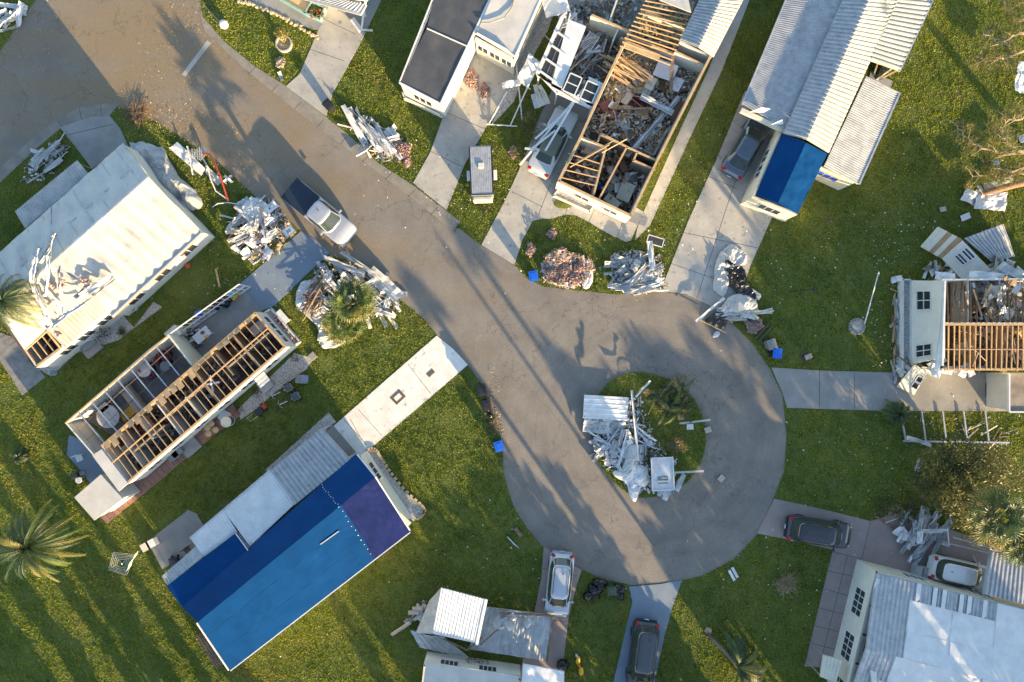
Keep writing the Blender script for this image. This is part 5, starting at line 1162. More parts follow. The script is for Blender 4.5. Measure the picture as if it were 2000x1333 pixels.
# bush and tree masses at the right
tree('bush_tree', 'broad olive green shrubby tree south of the flattened white frame', [(1838, 905, 3.4, 1.6, 1.3, 1.1), (1880, 890, 3.8, 1.7, 1.4, 1.2), (1930, 905, 3.9, 1.7, 1.5, 1.2), (1860, 930, 3.6, 1.6, 1.3, 1.1), (1815, 935, 2.6, 1.4, 1.2, .9), (1905, 935, 4.0, 1.6, 1.4, 1.2), (1965, 930, 3.2, 1.4, 1.3, 1.0)], (1870, 915), [LEAF, LEAFD, LEAF], .085, 330, 31)
tree('bush_tree', 'golden brown shrubby tree beside the torn metal strips', [(1868, 975, 3.8, 1.5, 1.2, 1.1), (1900, 1000, 3.6, 1.3, 1.1, 1.0), (1835, 965, 3.2, 1.2, 1.0, .9), (1925, 1035, 3.4, 1.5, 1.1, .9), (1960, 1050, 3.0, 1.2, 1.0, .9), (1880, 1015, 2.4, 1.0, .8, .7)], (1880, 985), [LEAF, PALMY, LEAF], .085, 330, 37)
tree('bush', 'low grey green bush at the edge of the debris strewn corner', [(1730, 990, .6, .9, .7, .5), (1748, 1000, .5, .7, .6, .45)], (1735, 995), [LEAFD, TWIG], .07, 260, 41, 'bush', limbs=False, tr=.05)
tree('bush', 'dark bush under the torn metal strips', [(1770, 1005, .7, .9, .8, .6), (1795, 985, .8, 1.0, .8, .6)], (1780, 1000), [LEAFD], .07, 260, 43, 'bush', limbs=False, tr=.05)
tree('bush', 'round brown green bush under the fallen white poles', [(1032, 235, 1.1, .75, .85, .9), (1040, 262, .9, .6, .6, .7)], (1034, 245), [LEAFD, LEAF], .06, 420, 47, 'bush', limbs=False, tr=.05)
tree('bush', 'ragged bush with pale tips beside the sedan', [(1012, 300, .6, .55, .55, .5)], (1012, 300), [LEAF], .07, 300, 48, 'bush', limbs=False, tr=.05)
tree('bush', 'dark red bush against the left home wall', [(200, 648, .8, .6, .5, .6)], (200, 648), [LEAFR], .05, 500, 49, 'bush', limbs=False, tr=.05)
tree('bush', 'dark bush inside the tip of the turning circle island', [(1335, 790, .6, .9, .9, .4), (1310, 760, .5, .8, .5, .35)], (1330, 785), [LEAFD, PALMD], .07, 300, 50, 'bush', limbs=False, tr=.05)
tree('bush', 'olive scrub patch on the south east of the island', [(1325, 868, .35, .9, .7, .3)], (1325, 868), [LEAF, LEAFD], .06, 300, 51, 'bush', limbs=False, tr=.05)
tree('bush', 'dark vine clump below the crumpled grey carport roof', [(925, 1290, .7, .6, .4, .5), (945, 1296, .6, .5, .35, .4)], (930, 1292), [LEAFD], .05, 420, 52, 'bush', limbs=False, tr=.04)
tree('bush', 'yellow green bush at the bottom edge by the white porch roof', [(1116, 1328, .5, .6, .5, .5)], (1116, 1328), [PALMY], .06, 360, 53, 'bush', limbs=False, tr=.04)
for i, (x, y, l_) in enumerate([(500, 770, 'small dark red shrub in the pebble bed, nearer the front corner'), (466, 802, 'small dark red shrub in the pebble bed by the air conditioner'), (575, 700, 'small brown shrub at the front corner of the beamed house')]):
    tree('shrub', l_, [(x, y, .3, .4, .35, .3)], (x, y), [LEAFR if i < 2 else LEAFD], .045, 420, 60+i, 'shrub', limbs=False, tr=.03)
tree('bush', 'green plant growing inside the brown porch frame', [(1728, 142, .8, .5, .45, .5)], (1728, 142), [LEAF], .06, 300, 64, 'bush', limbs=False, tr=.03)
# dead twiggy bush on the lower right lawn
def twiggy(name, label, px, py, r, n, h, m, seed, cat='bush', core=None):
    rr = random.Random(seed); b = P(px, py); t = thing(name, label, cat, b); q = MB(m)
    for i in range(n):
        a = rr.uniform(0, 6.28); l_ = r*rr.uniform(.4, 1); p = b+Vector((rr.gauss(0, r*.15), rr.gauss(0, r*.15), .03)); e = p+Vector((math.cos(a)*l_, math.sin(a)*l_, h*rr.uniform(.2, 1)))
        q.tube([p, p.lerp(e, .5)+Vector((rr.uniform(-.06, .06), rr.uniform(-.06, .06), h*.25)), e], [.016, .011, .005], 3, cap=False)
    q.build('twigs', t); return t
twiggy('dead_bush', 'bare twiggy dead bush in the middle of the lower right lawn', 1532, 1138, 1.0, 260, .6, TWIG, 71)
twiggy('dead_bush', 'ring of dry stems on the island beside the olive scrub', 1318, 868, .7, 110, .3, TWIG, 72)
twiggy('dead_shrub', 'leafless twisted stems in front of the pale front wall', 1785, 622, .7, 26, .7, WOODD, 73, 'shrub')
# pine at the upper right: bare trunk fallen from the right edge with sprawling limbs
def pine():
    rr = random.Random(81); b = P(2040, 330); t = thing('pine_tree', 'storm battered pine reaching in from the upper right edge, crooked pale limbs with needle tufts', 'tree', b)
    q = MB(BARKP); q.tube([b, P(2035, 260, 3), P(2030, 180, 6.5), P(2025, 120, 9)], [.3, .27, .2, .12], 9); q.build('trunk', t, smooth=True)
    limbs = [[(2030, 100, 6), (1985, 103, 6), (1950, 118, 6), (1925, 117, 5.8), (1905, 115, 5.6)], [(2030, 62, 7), (1990, 65, 7), (1960, 85, 6.8), (1940, 78, 6.6), (1920, 65, 6.4)], [(2030, 40, 7), (1990, 42, 7), (1970, 25, 7), (1960, 5, 7), (1955, -20, 7)],
             [(2030, 300, 4), (1985, 300, 3.8), (1950, 298, 3.6), (1920, 290, 3.4), (1895, 278, 3.2), (1880, 255, 3.2), (1865, 242, 3.0)], [(2030, 340, 3.5), (1990, 338, 3.3), (1960, 348, 3), (1935, 340, 2.8), (1900, 345, 2.5)], [(2030, 320, 3.6), (1975, 335, 3.4), (1950, 330, 3.1), (1930, 318, 2.8), (1915, 310, 2.6)],
             [(2000, 300, 4), (1975, 285, 4), (1960, 270, 4.1), (1955, 255, 4)], [(2030, 220, 6), (1995, 230, 6), (1970, 235, 5.8), (1955, 262, 5.4)]]
    tips = []
    for L_ in limbs:
        q = MB(TWIG)
        pts = [P(*p) for p in L_]; n = len(pts); f = []
        for i in range(n-1):
            for k in range(3): f.append(pts[i].lerp(pts[i+1], k/3)+Vector((rr.uniform(-.12, .12), rr.uniform(-.12, .12), rr.uniform(-.1, .1))))
        f.append(pts[-1]); q.tube(f, [.09*(1-i/len(f))+.025 for i in range(len(f))], 5)
        for i in range(3, len(f)):
            for k in range(2):
                a = rr.uniform(0, 6.28); l_ = rr.uniform(.4, 1.3); e = f[i]+Vector((math.cos(a)*l_, math.sin(a)*l_, rr.uniform(-.2, .5))); q.tube([f[i], f[i].lerp(e, .5)+Vector((0, 0, .1)), e], [.03, .018, .008], 4); tips.append(e); tips.append(f[i].lerp(e, .6))
        q.build('limb', t)
    q = MB(NEEDLE, PALMY)
    for i, e in enumerate(tips):
        if rr.random() < .15: continue
        q.c = 1 if rr.random() < .2 else 0
        for k in range(34):
            d = Vector((rr.gauss(0, 1), rr.gauss(0, 1), rr.gauss(.2, .8))).normalized(); l_ = rr.uniform(.18, .36); s_ = d.cross(Vector((0, 0, 1))).normalized()*.016; b_ = e+Vector((rr.gauss(0, .14), rr.gauss(0, .14), rr.gauss(0, .1)))
            q.add([b_-s_, b_+s_, b_+d*l_], [(0, 1, 2)])
    q.build('needles', t)
    t = thing('fallen_pine', 'broken brown pine trunk lying across bent white sheets at the right edge', 'tree trunk', P(1960, 368))
    q = MB(BARKP); q.tube([P(1918, 377, .9), P(1950, 370, 1.0), P(1985, 360, 1.1), P(2040, 348, 1.3)], [.22, .24, .27, .3], 10); q.build('bark', t, smooth=True)
    q = MB(WOOD)
    for i in range(5): a = i*1.25; q.beam(P(1918, 377, .9)+Vector((0, .1*math.cos(a), .1*math.sin(a))), P(1912, 379, .9)+Vector((0, .12*math.cos(a), .12*math.sin(a))), .05, .05)
    q.build('split_end', t)
pine()
# potted small tree top left
t = thing('potted_tree', 'small golden leaved tree in a round stone ring by the first driveway', 'small tree', P(556, 88))
q = MB(CONC); q.lathe(P(556, 88, 0), [(.62, 0), (.62, .28), (.52, .28), (.52, .12)], 22); q.build('ring', t)
q = MB(BRICKY); q.lathe(P(556, 88, .12), [(.5, 0), (.3, .06), (.05, .08)], 16); q.build('gravel', t)
q = MB(TWIG)
for i in range(7): a = i*.9; q.tube([P(555, 84, .15), P(553, 76, .8)+Vector((math.cos(a)*.2, math.sin(a)*.2, 0)), P(551, 66, 1.5)+Vector((math.cos(a)*.45, math.sin(a)*.4, 0))], [.035, .025, .01], 4)
q.build('stems', t); q = MB(PALMY); leaf_cloud(q, P(551, 64, 1.45), (.55, .45, .35), 320, .09, 5, shell=.2); q.build('crown', t)
q = MB(LEAF); leaf_cloud(q, P(556, 82, .35), (.3, .25, .15), 90, .07, 6, shell=.2); q.build('undergrowth', t)
# ================================================ storm debris, piece by piece
rnd = random.Random(101)
def siding(name, label, group, c, L, W, a, tilt=0, roll=0, m=None, bend=.12, ribs=3, cat='siding strip'):
    m = m or WHITE; q = MB(m); bend = bend*1.6; X = Vector((math.cos(a)*math.cos(tilt), math.sin(a)*math.cos(tilt), math.sin(tilt))); Y0 = Vector((-math.sin(a), math.cos(a), 0)); Y = Matrix.Rotation(roll, 3, X)@Y0; Z = X.cross(Y)
    sd = U(0, 50); b1 = U(-bend, bend); tw = U(-1.1, 1.1); us = [0, .06, .10, .30, .34, .36, .60, .64, .66, .90, .94, 1.0][:12]; zs = [.05, .05, 0, 0, .035, 0, 0, .035, 0, 0, .05, .05]
    if W < .22: us = [0, .1, .9, 1]; zs = [.05, 0, 0, .05]
    n = 9; vs = []
    for j in range(n+1):
        t = j/n-.5
        for u, dz in zip(us, zs):
            o = (u-.5)*W; k = tw*t; z = dz+b1*math.sin((t+.5)*math.pi)+.11*noise.noise(Vector((t*5, u*2.5, sd)))*(.6+L*.3)
            vs.append(c+X*(t*L)+Y*(o*math.cos(k)+b1*t*1.5)+Z*(z+o*math.sin(k)))
    w_ = len(us); fs = [(j*w_+i, j*w_+i+1, (j+1)*w_+i+1, (j+1)*w_+i) for j in range(n) for i in range(w_-1)]
    q.add(vs, fs); vs2 = [v-Z*.012 for v in vs]; q.add(vs2, [f[::-1] for f in fs]); return tag(q.build(name), label, cat, group)
def board(name, label, group, c, L, a, tilt=0, w=.12, h=.05, m=None, cat='board'):
    q = MB(m or WOOD); X = Vector((math.cos(a)*math.cos(tilt), math.sin(a)*math.cos(tilt), math.sin(tilt))); q.beam(c-X*L/2, c+X*L/2, w, h, roll=U(-.4, .4)); return tag(q.build(name), label, cat, group)
def sheetp(name, label, group, c, L, W, a, tx=0, ty=0, m=None, crump=.1, cat='sheet', n=10, ribs=0, cut=.0):
    q = MB(m or WHITE); sd = U(0, 90); ca, sa = math.cos(a), math.sin(a); ks = [U(1-cut, 1) for _ in range(4)]
    def f(u, v):
        s = (u-.5)*L*lerp(lerp(ks[0], ks[1], u), lerp(ks[2], ks[3], u), v); t = (v-.5)*W*lerp(ks[1], ks[3], u)
        z = crump*(noise.noise(Vector((s*1.6, t*1.6, sd)))+.6*abs(noise.noise(Vector((s*4, t*3, sd+5)))))+tx*s+ty*t+(.03*max(0, math.sin(v*ribs*6.283)) if ribs else 0)
        return c+Vector((ca*s-sa*t, sa*s+ca*t, z))
    nn = max(n, ribs*4); q.grid(f, n, nn); k = len(q.v); q.v += [(x, y, z-.012) for x, y, z in q.v]; q.f += [[i+k for i in f_][::-1] for f_ in q.f]; q.mi += q.mi[:]
    return tag(q.build(name, smooth='auto'), label, cat, group)
def cloth(name, label, poly, m, z0=.1, h=.35, fold=.22, seed=0, cat='sheeting', group=None, nr=26, na=110):
    if cat == 'insulation': return tuft(label, poly, m, z0, h, seed, group)
    q = MB(m); cx = sum(p[0] for p in poly)/len(poly); cy = sum(p[1] for p in poly)/len(poly); pp = chaikin(poly, 1); W_ = [P(*p) for p in pp]; ctr = P(cx, cy)
    cum = [0]
    for a, b in zip(W_, W_[1:]+W_[:1]): cum.append(cum[-1]+(b-a).length)
    def bd(t):
        d = t*cum[-1]
        for i in range(len(W_)):
            if cum[i+1] >= d: return W_[i].lerp(W_[(i+1) % len(W_)], (d-cum[i])/(cum[i+1]-cum[i]+1e-9))
        return W_[0]
    vs = []; nr = max(nr, 22); na = max(na, 80)
    def rid(p, k, o): return (1-abs(noise.noise(Vector((p.x*k+seed*7, p.y*k, o)))*2.6))
    for j in range(nr+1):
        r = (j+.02)/nr
        for i in range(na):
            b = bd(i/na); p = ctr.lerp(b, r*(1+.16*noise.noise(Vector((b.x*1.3, b.y*1.3, seed)))+.05*noise.noise(Vector((b.x*6, b.y*6, seed)))))
            wx_ = p+Vector((noise.noise(Vector((p.x, p.y, 9))), noise.noise(Vector((p.y, p.x, 5))), 0))*.5
            z = z0+h*.35*(1-r**3)+h*.5*noise.noise(Vector((p.x*.8+seed, p.y*.8, seed)))*(1-r**4)+fold*(.42*max(0, rid(wx_, .7, 1))**2+.30*max(0, rid(wx_, 1.6, 2))**2+.14*max(0, rid(wx_, 3.6, 3)))*(1-.75*r**6)
            vs.append((p.x, p.y, max(.03 if z0 < 2 else z0, z)))
    q.add(vs, [(j*na+i, j*na+(i+1) % na, (j+1)*na+(i+1) % na, (j+1)*na+i) for j in range(nr) for i in range(na)]+[tuple(range(na))[::-1]])
    o = q.build(name); tag(o, label, cat, group); return o
def tuft(label, poly, m, z0, h, seed, group):
    """torn fibrous insulation: many small flakes matted together"""
    r = random.Random(seed); q = MB(m, BEIGE); xs = [p[0] for p in poly]; ys = [p[1] for p in poly]; cx, cy = sum(xs)/len(xs), sum(ys)/len(ys); k = (max(xs)-min(xs))*(max(ys)-min(ys)); W_ = [P(*p, z0) for p in poly]; c = P(cx, cy, z0)
    q.add([v+Vector((0, 0, .02)) for v in W_]+[c+Vector((0, 0, h*.5))], [(i, (i+1) % len(W_), len(W_)) for i in range(len(W_))])
    for i in range(int(min(900, 90+k*1.3))):
        t = r.random(); e = W_[r.randrange(len(W_))].lerp(W_[r.randrange(len(W_))], r.random()); p = c.lerp(e, math.sqrt(t)*1.08)+Vector((0, 0, h*.5*(1-t)+r.uniform(0, .1))); a, b = Vector((r.gauss(0, 1), r.gauss(0, 1), r.gauss(0, .6))).normalized(), Vector((r.gauss(0, 1), r.gauss(0, 1), r.gauss(0, .6))).normalized()
        s = r.uniform(.05, .15); q.c = 1 if r.random() < .18 else 0; q.add([p-a*s, p+b*s*.7, p+a*s, p-b*s*.7+Vector((0, 0, .03))], [(0, 1, 2, 3)])
    return tag(q.build('insulation'), label, 'insulation', group)
def rubble(label, cells, n, mats, z0=.3, zh=.5, s=(.04, .22), seed=0, name='rubble'):
    """one uncountable heap of small bits inside px polygon"""
    r = random.Random(seed); q = MB(*mats); xs = [p[0] for p in cells]; ys = [p[1] for p in cells]; k = 0; t = 0
    while k < n and t < n*20:
        t += 1; x = r.uniform(min(xs), max(xs)); y = r.uniform(min(ys), max(ys))
        c = False; j = len(cells)-1
        for i in range(len(cells)):
            if (cells[i][1] > y) != (cells[j][1] > y) and x < (cells[j][0]-cells[i][0])*(y-cells[i][1])/(cells[j][1]-cells[i][1])+cells[i][0]: c = not c
            j = i
        if not c: continue
        k += 1; q.c = r.randrange(len(mats)); p = P(x, y, 0); hh = z0+zh*max(0, .4+noise.noise(Vector((p.x*.7, p.y*.7, seed))))*r.random()
        a = r.uniform(0, 6.28); d = [r.uniform(*s)*r.choice((.5, 1, 1.8)), r.uniform(*s), r.uniform(.006, .04)]
        if s[1] > .15 and r.random() < .4: d = [r.uniform(.2, .75), r.uniform(.02, .06), r.uniform(.01, .03)]
        M_ = Matrix.Rotation(a, 3, 'Z')@Matrix.Rotation(r.gauss(0, .45), 3, 'X')@Matrix.Rotation(r.gauss(0, .35), 3, 'Y'); q.box((p.x, p.y, hh), d, M=M_)
    return tag(q.build(name), label, 'rubble', kind='stuff')
CNAME = {'white_painted_metal': 'white', 'weathered_white_metal': 'weathered white', 'pale_lumber': 'golden', 'weathered_lumber': 'weathered brown', 'cream_siding': 'cream', 'pale_sheeting': 'pale blue', 'grey_roof_metal': 'grey', 'white_plastic': 'bright white', 'yellow_insulation': 'yellowish', 'bare_aluminium': 'silvery', 'plywood': 'tan', 'beige_fabric': 'beige', 'brown_wood_furniture': 'dark brown', 'pale_bare_branch': 'straw coloured', 'grey_tarpaulin': 'dull grey'}
def heap(kinds, label, group, cx, cy, rx, ry, n, hz, base=0.05, angs=(0, 180), seed=0, L=(1, 2.6), W=(.18, .45), mats=None, crump=.1, rot=0, bw=1):
    """n separate pieces strewn over an ellipse; kinds: letters s(iding) b(oard) p(late) """
    global rnd; rnd = random.Random(seed); mats = mats or {}
    c_, s_ = math.cos(rot), math.sin(rot)
    for i in range(n):
        while True:
            u, v = U(-1, 1), U(-1, 1)
            if u*u+v*v < 1: break
        x = cx+(u*rx*c_-v*ry*s_); y = cy+(u*rx*s_+v*ry*c_); d = math.hypot(u, v)
        z = base+hz*(1-d*.8)*(i/n*.8+.2); a = R(U(*angs)) if U(0, 1) < .78 else R(U(0, 180)); k = kinds[i % len(kinds)]; c = P(x, y, z)
        mm = mats.get(k)
        if isinstance(mm, (list, tuple)): mm = mm[rnd.randrange(len(mm))]
        if mm is None: mm = WOOD if k == 'b' else WHITE
        rest = label.split('#')[1].strip(); kn = {'s': 'siding strip', 'b': 'board', 'p': 'bent sheet'}[k]
        Ls = U(*L); ds = 'long ' if Ls > lerp(L[0], L[1], .68) else 'short ' if Ls < lerp(L[0], L[1], .3) else ''
        dx, dy = x-cx, y-cy; pos = ('upper ' if dy < -ry*.3 else 'lower ' if dy > ry*.3 else '')+('left' if dx < -rx*.3 else 'right' if dx > rx*.3 else ('middle' if abs(dy) <= ry*.3 else 'middle'))
        lb = '%s%s %s, %s part, %s' % (ds, CNAME.get(mm.name, 'pale'), kn, pos, rest); wds = lb.split()
        if len(wds) > 16: lb = '%s %s, %s, %s' % (CNAME.get(mm.name, 'pale'), kn, pos, rest); lb = ' '.join(lb.split()[:16])
        if k == 's': siding('siding_strip', lb, 'siding strips in '+group, c, Ls, U(*W), a, U(-.14, .14), U(-.5, .5), mm)
        elif k == 'b': board('board', lb, 'boards in '+group, c, Ls, a, U(-.16, .16), U(.05, .12)*bw, U(.03, .06), mm)
        elif k == 'p': sheetp('metal_sheet', lb, 'sheets in '+group, c, .4+Ls*.42, U(.35, .95), a, U(-.22, .22), U(-.22, .22), mm, crump*1.9, cut=.6)
# --- heap A: far left corner
heap('ssb', 'pale # in the heap on the shaded left corner lawn', 'the left corner heap', 85, 320, 52, 34, 17, .5, angs=(30, 55), seed=1, L=(.9, 2.6), mats={'s': [WHITE, OLDWHITE], 'b': OLDWHITE, 'p': OLDWHITE}, rot=-.6)
rubble('small scraps under the heap on the left corner lawn', [(40, 360), (60, 300), (120, 272), (140, 290), (100, 350)], 120, [OLDWHITE, WOODD, WHITE], .05, .2, seed=2)
# --- heap at the very corner
heap('sp', 'white # in the small heap cut by the top left corner', 'the corner heap', 15, 30, 34, 26, 12, .5, angs=(20, 80), seed=3, L=(.8, 2.2), mats={'s': WHITE, 'p': OLDWHITE})
# --- B: by the grey sheeting
siding('siding_sheet', 'long broad white panel between the grey sheeting and the lattice', None, P(368, 310, .25), 3.0, .75, ang(65, 58), .02, .1, WHITE, cat='panel')
siding('siding_strip', 'narrow white strip leaning beside the white lattice', None, P(372, 314, .5), 2.2, .12, ang(15, 60), 0, 0, WHITE)
siding('siding_sheet', 'grey white panel south of the copper tube', None, P(415, 343, .2), 1.7, .5, ang(40, 38), 0, 0, OLDWHITE, cat='panel')
t = thing('lattice', 'white diamond lattice panel lying beside the copper tube', 'lattice', P(388, 301, .35), rz=.3); q = MB(WHITEP)
for i in range(-5, 6):
    for s in (1, -1):
        l_ = 1.1-abs(i)*.14; q.beam((i*.11, -l_*.5, .012*s), (i*.11+l_*.35*s, l_*.5, .012*s), .025, .01)
q.build('slats', t, origin=(0, 0, 0))
q = MB(REDP); q.tube([P(397, 304, .3), P(403, 300, .5), P(411, 303, .6), P(420, 320, .7), P(430, 345, .7), P(445, 392, .4)], .07, 7); tag(q.build('bent_tube'), 'bent copper red tube arching over the white scraps', 'tube')
q = MB(WHITEP); q.tube([P(396, 310, .2), P(405, 325, .4), P(411, 350, .4), P(421, 373, .3), P(445, 390, .3)], .05, 6); tag(q.build('bent_tube'), 'bent white tube running beside the copper red tube', 'tube')
q = MB(WHITEP); q.tube([P(415, 405, .1), P(425, 398, .3), P(445, 396, .3), P(470, 400, .3)], .04, 6); tag(q.build('bent_tube'), 'short curved white pipe at the north tip of the big heap', 'tube')
for i, a in enumerate((.7, 2.2)): siding('siding_strip', 'small white strip crossed with another on the grass beside the street', 'crossed strips', P(446, 350, .15+.06*i), .8, .2, a, 0, 0, WHITEP)
cloth('tarpaulin', 'grey sheeting slumped from the front end of the wavy roofed home', [(246, 282), (300, 284), (325, 290), (332, 315), (348, 335), (352, 348), (375, 362), (402, 398), (392, 416), (360, 408), (395, 452), (290, 345)], CLOTHG, .25, 1.1, .3, seed=4, cat='tarpaulin', nr=22, na=90)
# --- C: big mixed heap
cloth('sheeting', 'pale blue grey sheeting over the north part of the mixed heap', [(470, 390), (505, 385), (535, 410), (548, 432), (520, 445), (485, 440), (462, 420)], CLOTHW, .15, .6, .35, seed=5)
heap('spb', 'white # on the upper part of the mixed household heap', 'the mixed household heap', 498, 425, 48, 38, 34, .9, .15, angs=(20, 150), seed=6, L=(.7, 2.2), W=(.12, .35), mats={'s': [WHITE, OLDWHITE], 'b': [WOODD, OLDWHITE], 'p': [WHITE, CLOTHW, GREYMETAL]})
heap('psp', 'pale # on the lower left of the mixed household heap', 'the lower mixed heap', 500, 478, 45, 30, 24, .7, .1, angs=(20, 60), seed=7, L=(.7, 1.8), W=(.2, .4), mats={'s': [WHITE, CREAM], 'p': [WHITE, YELINS, WHITEP]})
for i, (x, y, l_) in enumerate([(462, 452, 'upper'), (465, 466, 'lower')]): siding('siding_sheet', 'cream beam with stepped edge at the west side of the mixed heap, the %s one' % l_, None, P(x, y, .6), 1.6, .32, ang(60, -14), 0, .2, CREAM if i == 0 else OLDWHITE, cat='panel')
rubble('mixed small household rubble in the heap beside the blue driveway', [(445, 465), (475, 395), (520, 385), (560, 430), (575, 460), (540, 500), (500, 512), (470, 490)], 700, [WHITEP, OLDWHITE, WOODD, GREYP, BROWN, PINK, BLACKP], .05, .6, seed=8)
def picture():
    t = thing('picture_frame', 'white matted picture in a golden wood frame facing up on the heap', 'picture', P(564, 452, .75), rz=.6); O = (0, 0, 0)
    q = MB(WOOD)
    for s in (-1, 1): q.box((0, s*.34, 0), (.86, .07, .07)); q.box((s*.40, 0, 0), (.07, .6, .07))
    q.build('frame', t, origin=O); q = MB(WHITEP); q.box((0, 0, 0), (.74, .6, .03)); q.build('mat_board', t, origin=O); q = MB(CONCB); q.box((0, 0, .02), (.3, .26, .012)); q.build('print', t, origin=O)
picture()
# --- simple furniture and household things
def cabinet(name, label, px, py, z, d, rz, m, cat='cabinet', group=None, doors=2, tilt=0):
    t = thing(name, label, cat, P(px, py, z), group, rz=rz); O = (0, 0, 0); q = MB(m); q.box((0, 0, d[2]/2), d); q.build('body', t, origin=O, bevel=.012)
    for i in range(doors):
        q = MB(m); w_ = d[0]/doors; q.box((-d[0]/2+w_*(i+.5), -d[1]/2-.012, d[2]/2), (w_-.03, .03, d[2]-.08)); dd = q.build('door', t, origin=O)
        q = MB(CHROME); q.box((-d[0]/2+w_*(i+.5)+.05, -d[1]/2-.04, d[2]/2), (.02, .03, .12)); q.build('handle', dd, origin=O)
    q = MB(m); q.box((0, 0, d[2]+.015), (d[0]+.04, d[1]+.04, .03)); q.build('top', t, origin=O)
    if tilt: t.rotation_euler = (tilt, tilt*.6, rz)
    return t
def sofa(name, label, px, py, z, L, rz, m, seats=3, cat='sofa', group=None):
    t = thing(name, label, cat, P(px, py, z), group, rz=rz); O = (0, 0, 0)
    q = MB(m); q.box((0, 0, .2), (L, .9, .28)); q.build('base', t, origin=O, bevel=.05)
    q = MB(m); q.box((0, .38, .52), (L, .22, .55)); q.build('backrest', t, origin=O, bevel=.08)
    for s in (-1, 1): q = MB(m); q.box((s*(L/2-.1), -.02, .38), (.22, .86, .40)); q.build('armrest', t, origin=O, bevel=.08)
    for i in range(seats): q = MB(m); w_ = (L-.44)/seats; q.box((-L/2+.22+w_*(i+.5), -.06, .42), (w_-.02, .66, .16)); q.build('cushion', t, origin=O, bevel=.06)
    return t
def table(name, label, px, py, z, r, m, legs=4, square=None, h=.72, rz=0, cat='table', group=None):
    t = thing(name, label, cat, P(px, py, z), group, rz=rz); O = (0, 0, 0); q = MB(m)
    if square: q.box((0, 0, h), (*square, .04)); rr = (square[0]/2-.08, square[1]/2-.08)
    else: q.lathe((0, 0, h-.02), [(r-.02, 0), (r, .01), (r, .03), (r-.02, .04)], 24); rr = (r*.6, r*.6)
    q.build('table_top', t, origin=O)
    for sx in (-1, 1):
        for sy in (-1, 1): q = MB(m); q.beam((sx*rr[0], sy*rr[1], 0), (sx*rr[0], sy*rr[1], h-.02), .05, .05); q.build('leg', t, origin=O)
    return t
def chair(name, label, px, py, z, rz, m, cat='chair', group=None):
    t = thing(name, label, cat, P(px, py, z), group, rz=rz); O = (0, 0, 0); q = MB(m); q.box((0, 0, .44), (.5, .5, .06)); q.build('seat', t, origin=O, bevel=.02)
    q = MB(m); q.box((0, .24, .72), (.5, .05, .5)); q.build('backrest', t, origin=O, bevel=.02)
    for sx in (-1, 1):
        for sy in (-1, 1): q = MB(m); q.beam((sx*.2, sy*.2, 0), (sx*.22, sy*.22, .42), .04, .04); q.build('leg', t, origin=O)
    return t
def carton(label, px, py, z, d, rz, m, group=None, name='box', cat='box', tilt=0):
    t = thing(name, label, cat, P(px, py, z), group, rz=rz); O = (0, 0, 0); q = MB(m); q.box((0, 0, d[2]/2), d); q.build('sides', t, origin=O)
    for s in (-1, 1): q = MB(m); q.box((s*d[0]*.27, 0, d[2]+.015), (d[0]*.5, d[1]*.98, .012), M=Matrix.Rotation(s*U(.1, .5), 3, 'Y')); q.build('flap', t, origin=O)
    t.rotation_euler = (tilt, tilt*.5, rz); return t
def bagp(label, px, py, z, r, group=None, seed=0, m=None):
    q = MB(m or BAG); q.blob(P(px, py, z+r*.55), (r, r*.9, r*.75), 14, 10, .22, seed); c = P(px, py, z+r*1.25); q.tube([c-Vector((0, 0, .15)), c, c+Vector((.05, .04, .08))], [.10, .03, .06], 6)
    return tag(q.build('trash_bag', smooth=True), label, 'trash bag', group)
def bin_(name, label, px, py, rz, m, lid=None, h=1.05, w=.6, d=.7, z=0.02):
    t = thing(name, label, 'bin', P(px, py, z), rz=rz); O = (0, 0, 0); q = MB(m)
    vs = [(sx*w/2*k, sy*d/2*k, zz) for k, zz in ((.78, .05), (1, h-.06)) for sx, sy in ((-1, -1), (1, -1), (1, 1), (-1, 1))]
    q.add(vs, [(0, 1, 2, 3)[::-1], (4, 5, 6, 7), (0, 1, 5, 4), (1, 2, 6, 5), (2, 3, 7, 6), (3, 0, 4, 7)]); q.build('body', t, origin=O, bevel=.02)
    q = MB(lid or m); q.box((0, 0, h-.02), (w+.06, d+.06, .06)); q.box((0, -.02, h+.02), (w*.7, d*.7, .03)); q.build('lid', t, origin=O, bevel=.02)
    q = MB(BLACKP); q.tube([(-w*.4, d/2+.08, h-.1), (w*.4, d/2+.08, h-.1)], .02, 6); q.build('handle', t, origin=O)
    for s in (-1, 1): q = MB(RUBBER); q.tube([(s*w*.38-.03, d/2, .12), (s*w*.38+.03, d/2, .12)], .12, 10); q.build('wheel', t, origin=O)
    return t
bin_('wheeled_bin', 'black wheeled bin at the mouth of the first driveway', 648, 214, ang(1, -1), BLACKP)
bin_('wheeled_bin', 'blue wheeled bin on the asphalt beside the pink insulation heap', 1041, 542, .2, BLUEP)
bin_('wheeled_bin', 'dark wheeled bin next to the blue lidded one', 1498, 673, .3, GREYP)
bin_('wheeled_bin', 'black bin with a bright blue lid at the mouth of the grey driveway', 1508, 690, -.1, BLACKP, BLUEP)
bin_('wheeled_bin', 'blue bin standing alone on the inner bend of the street', 975, 868, .3, BLACKP, BLUEP)
bin_('wheeled_bin', 'dark bin by the kerb, northern one of two on the inner bend', 942, 762, .2, GREYP, BLACKP)
bin_('wheeled_bin', 'dark bin by the kerb beside a flat black lid', 951, 790, .1, BLACKP)
bin_('storage_bin', 'dark green square bin among the black trash bags', 1192, 1147, .05, mat('dark_green_plastic', (.05, .08, .05), (.035, .06, .035), 3, .5), h=.9, w=.62, d=.55)
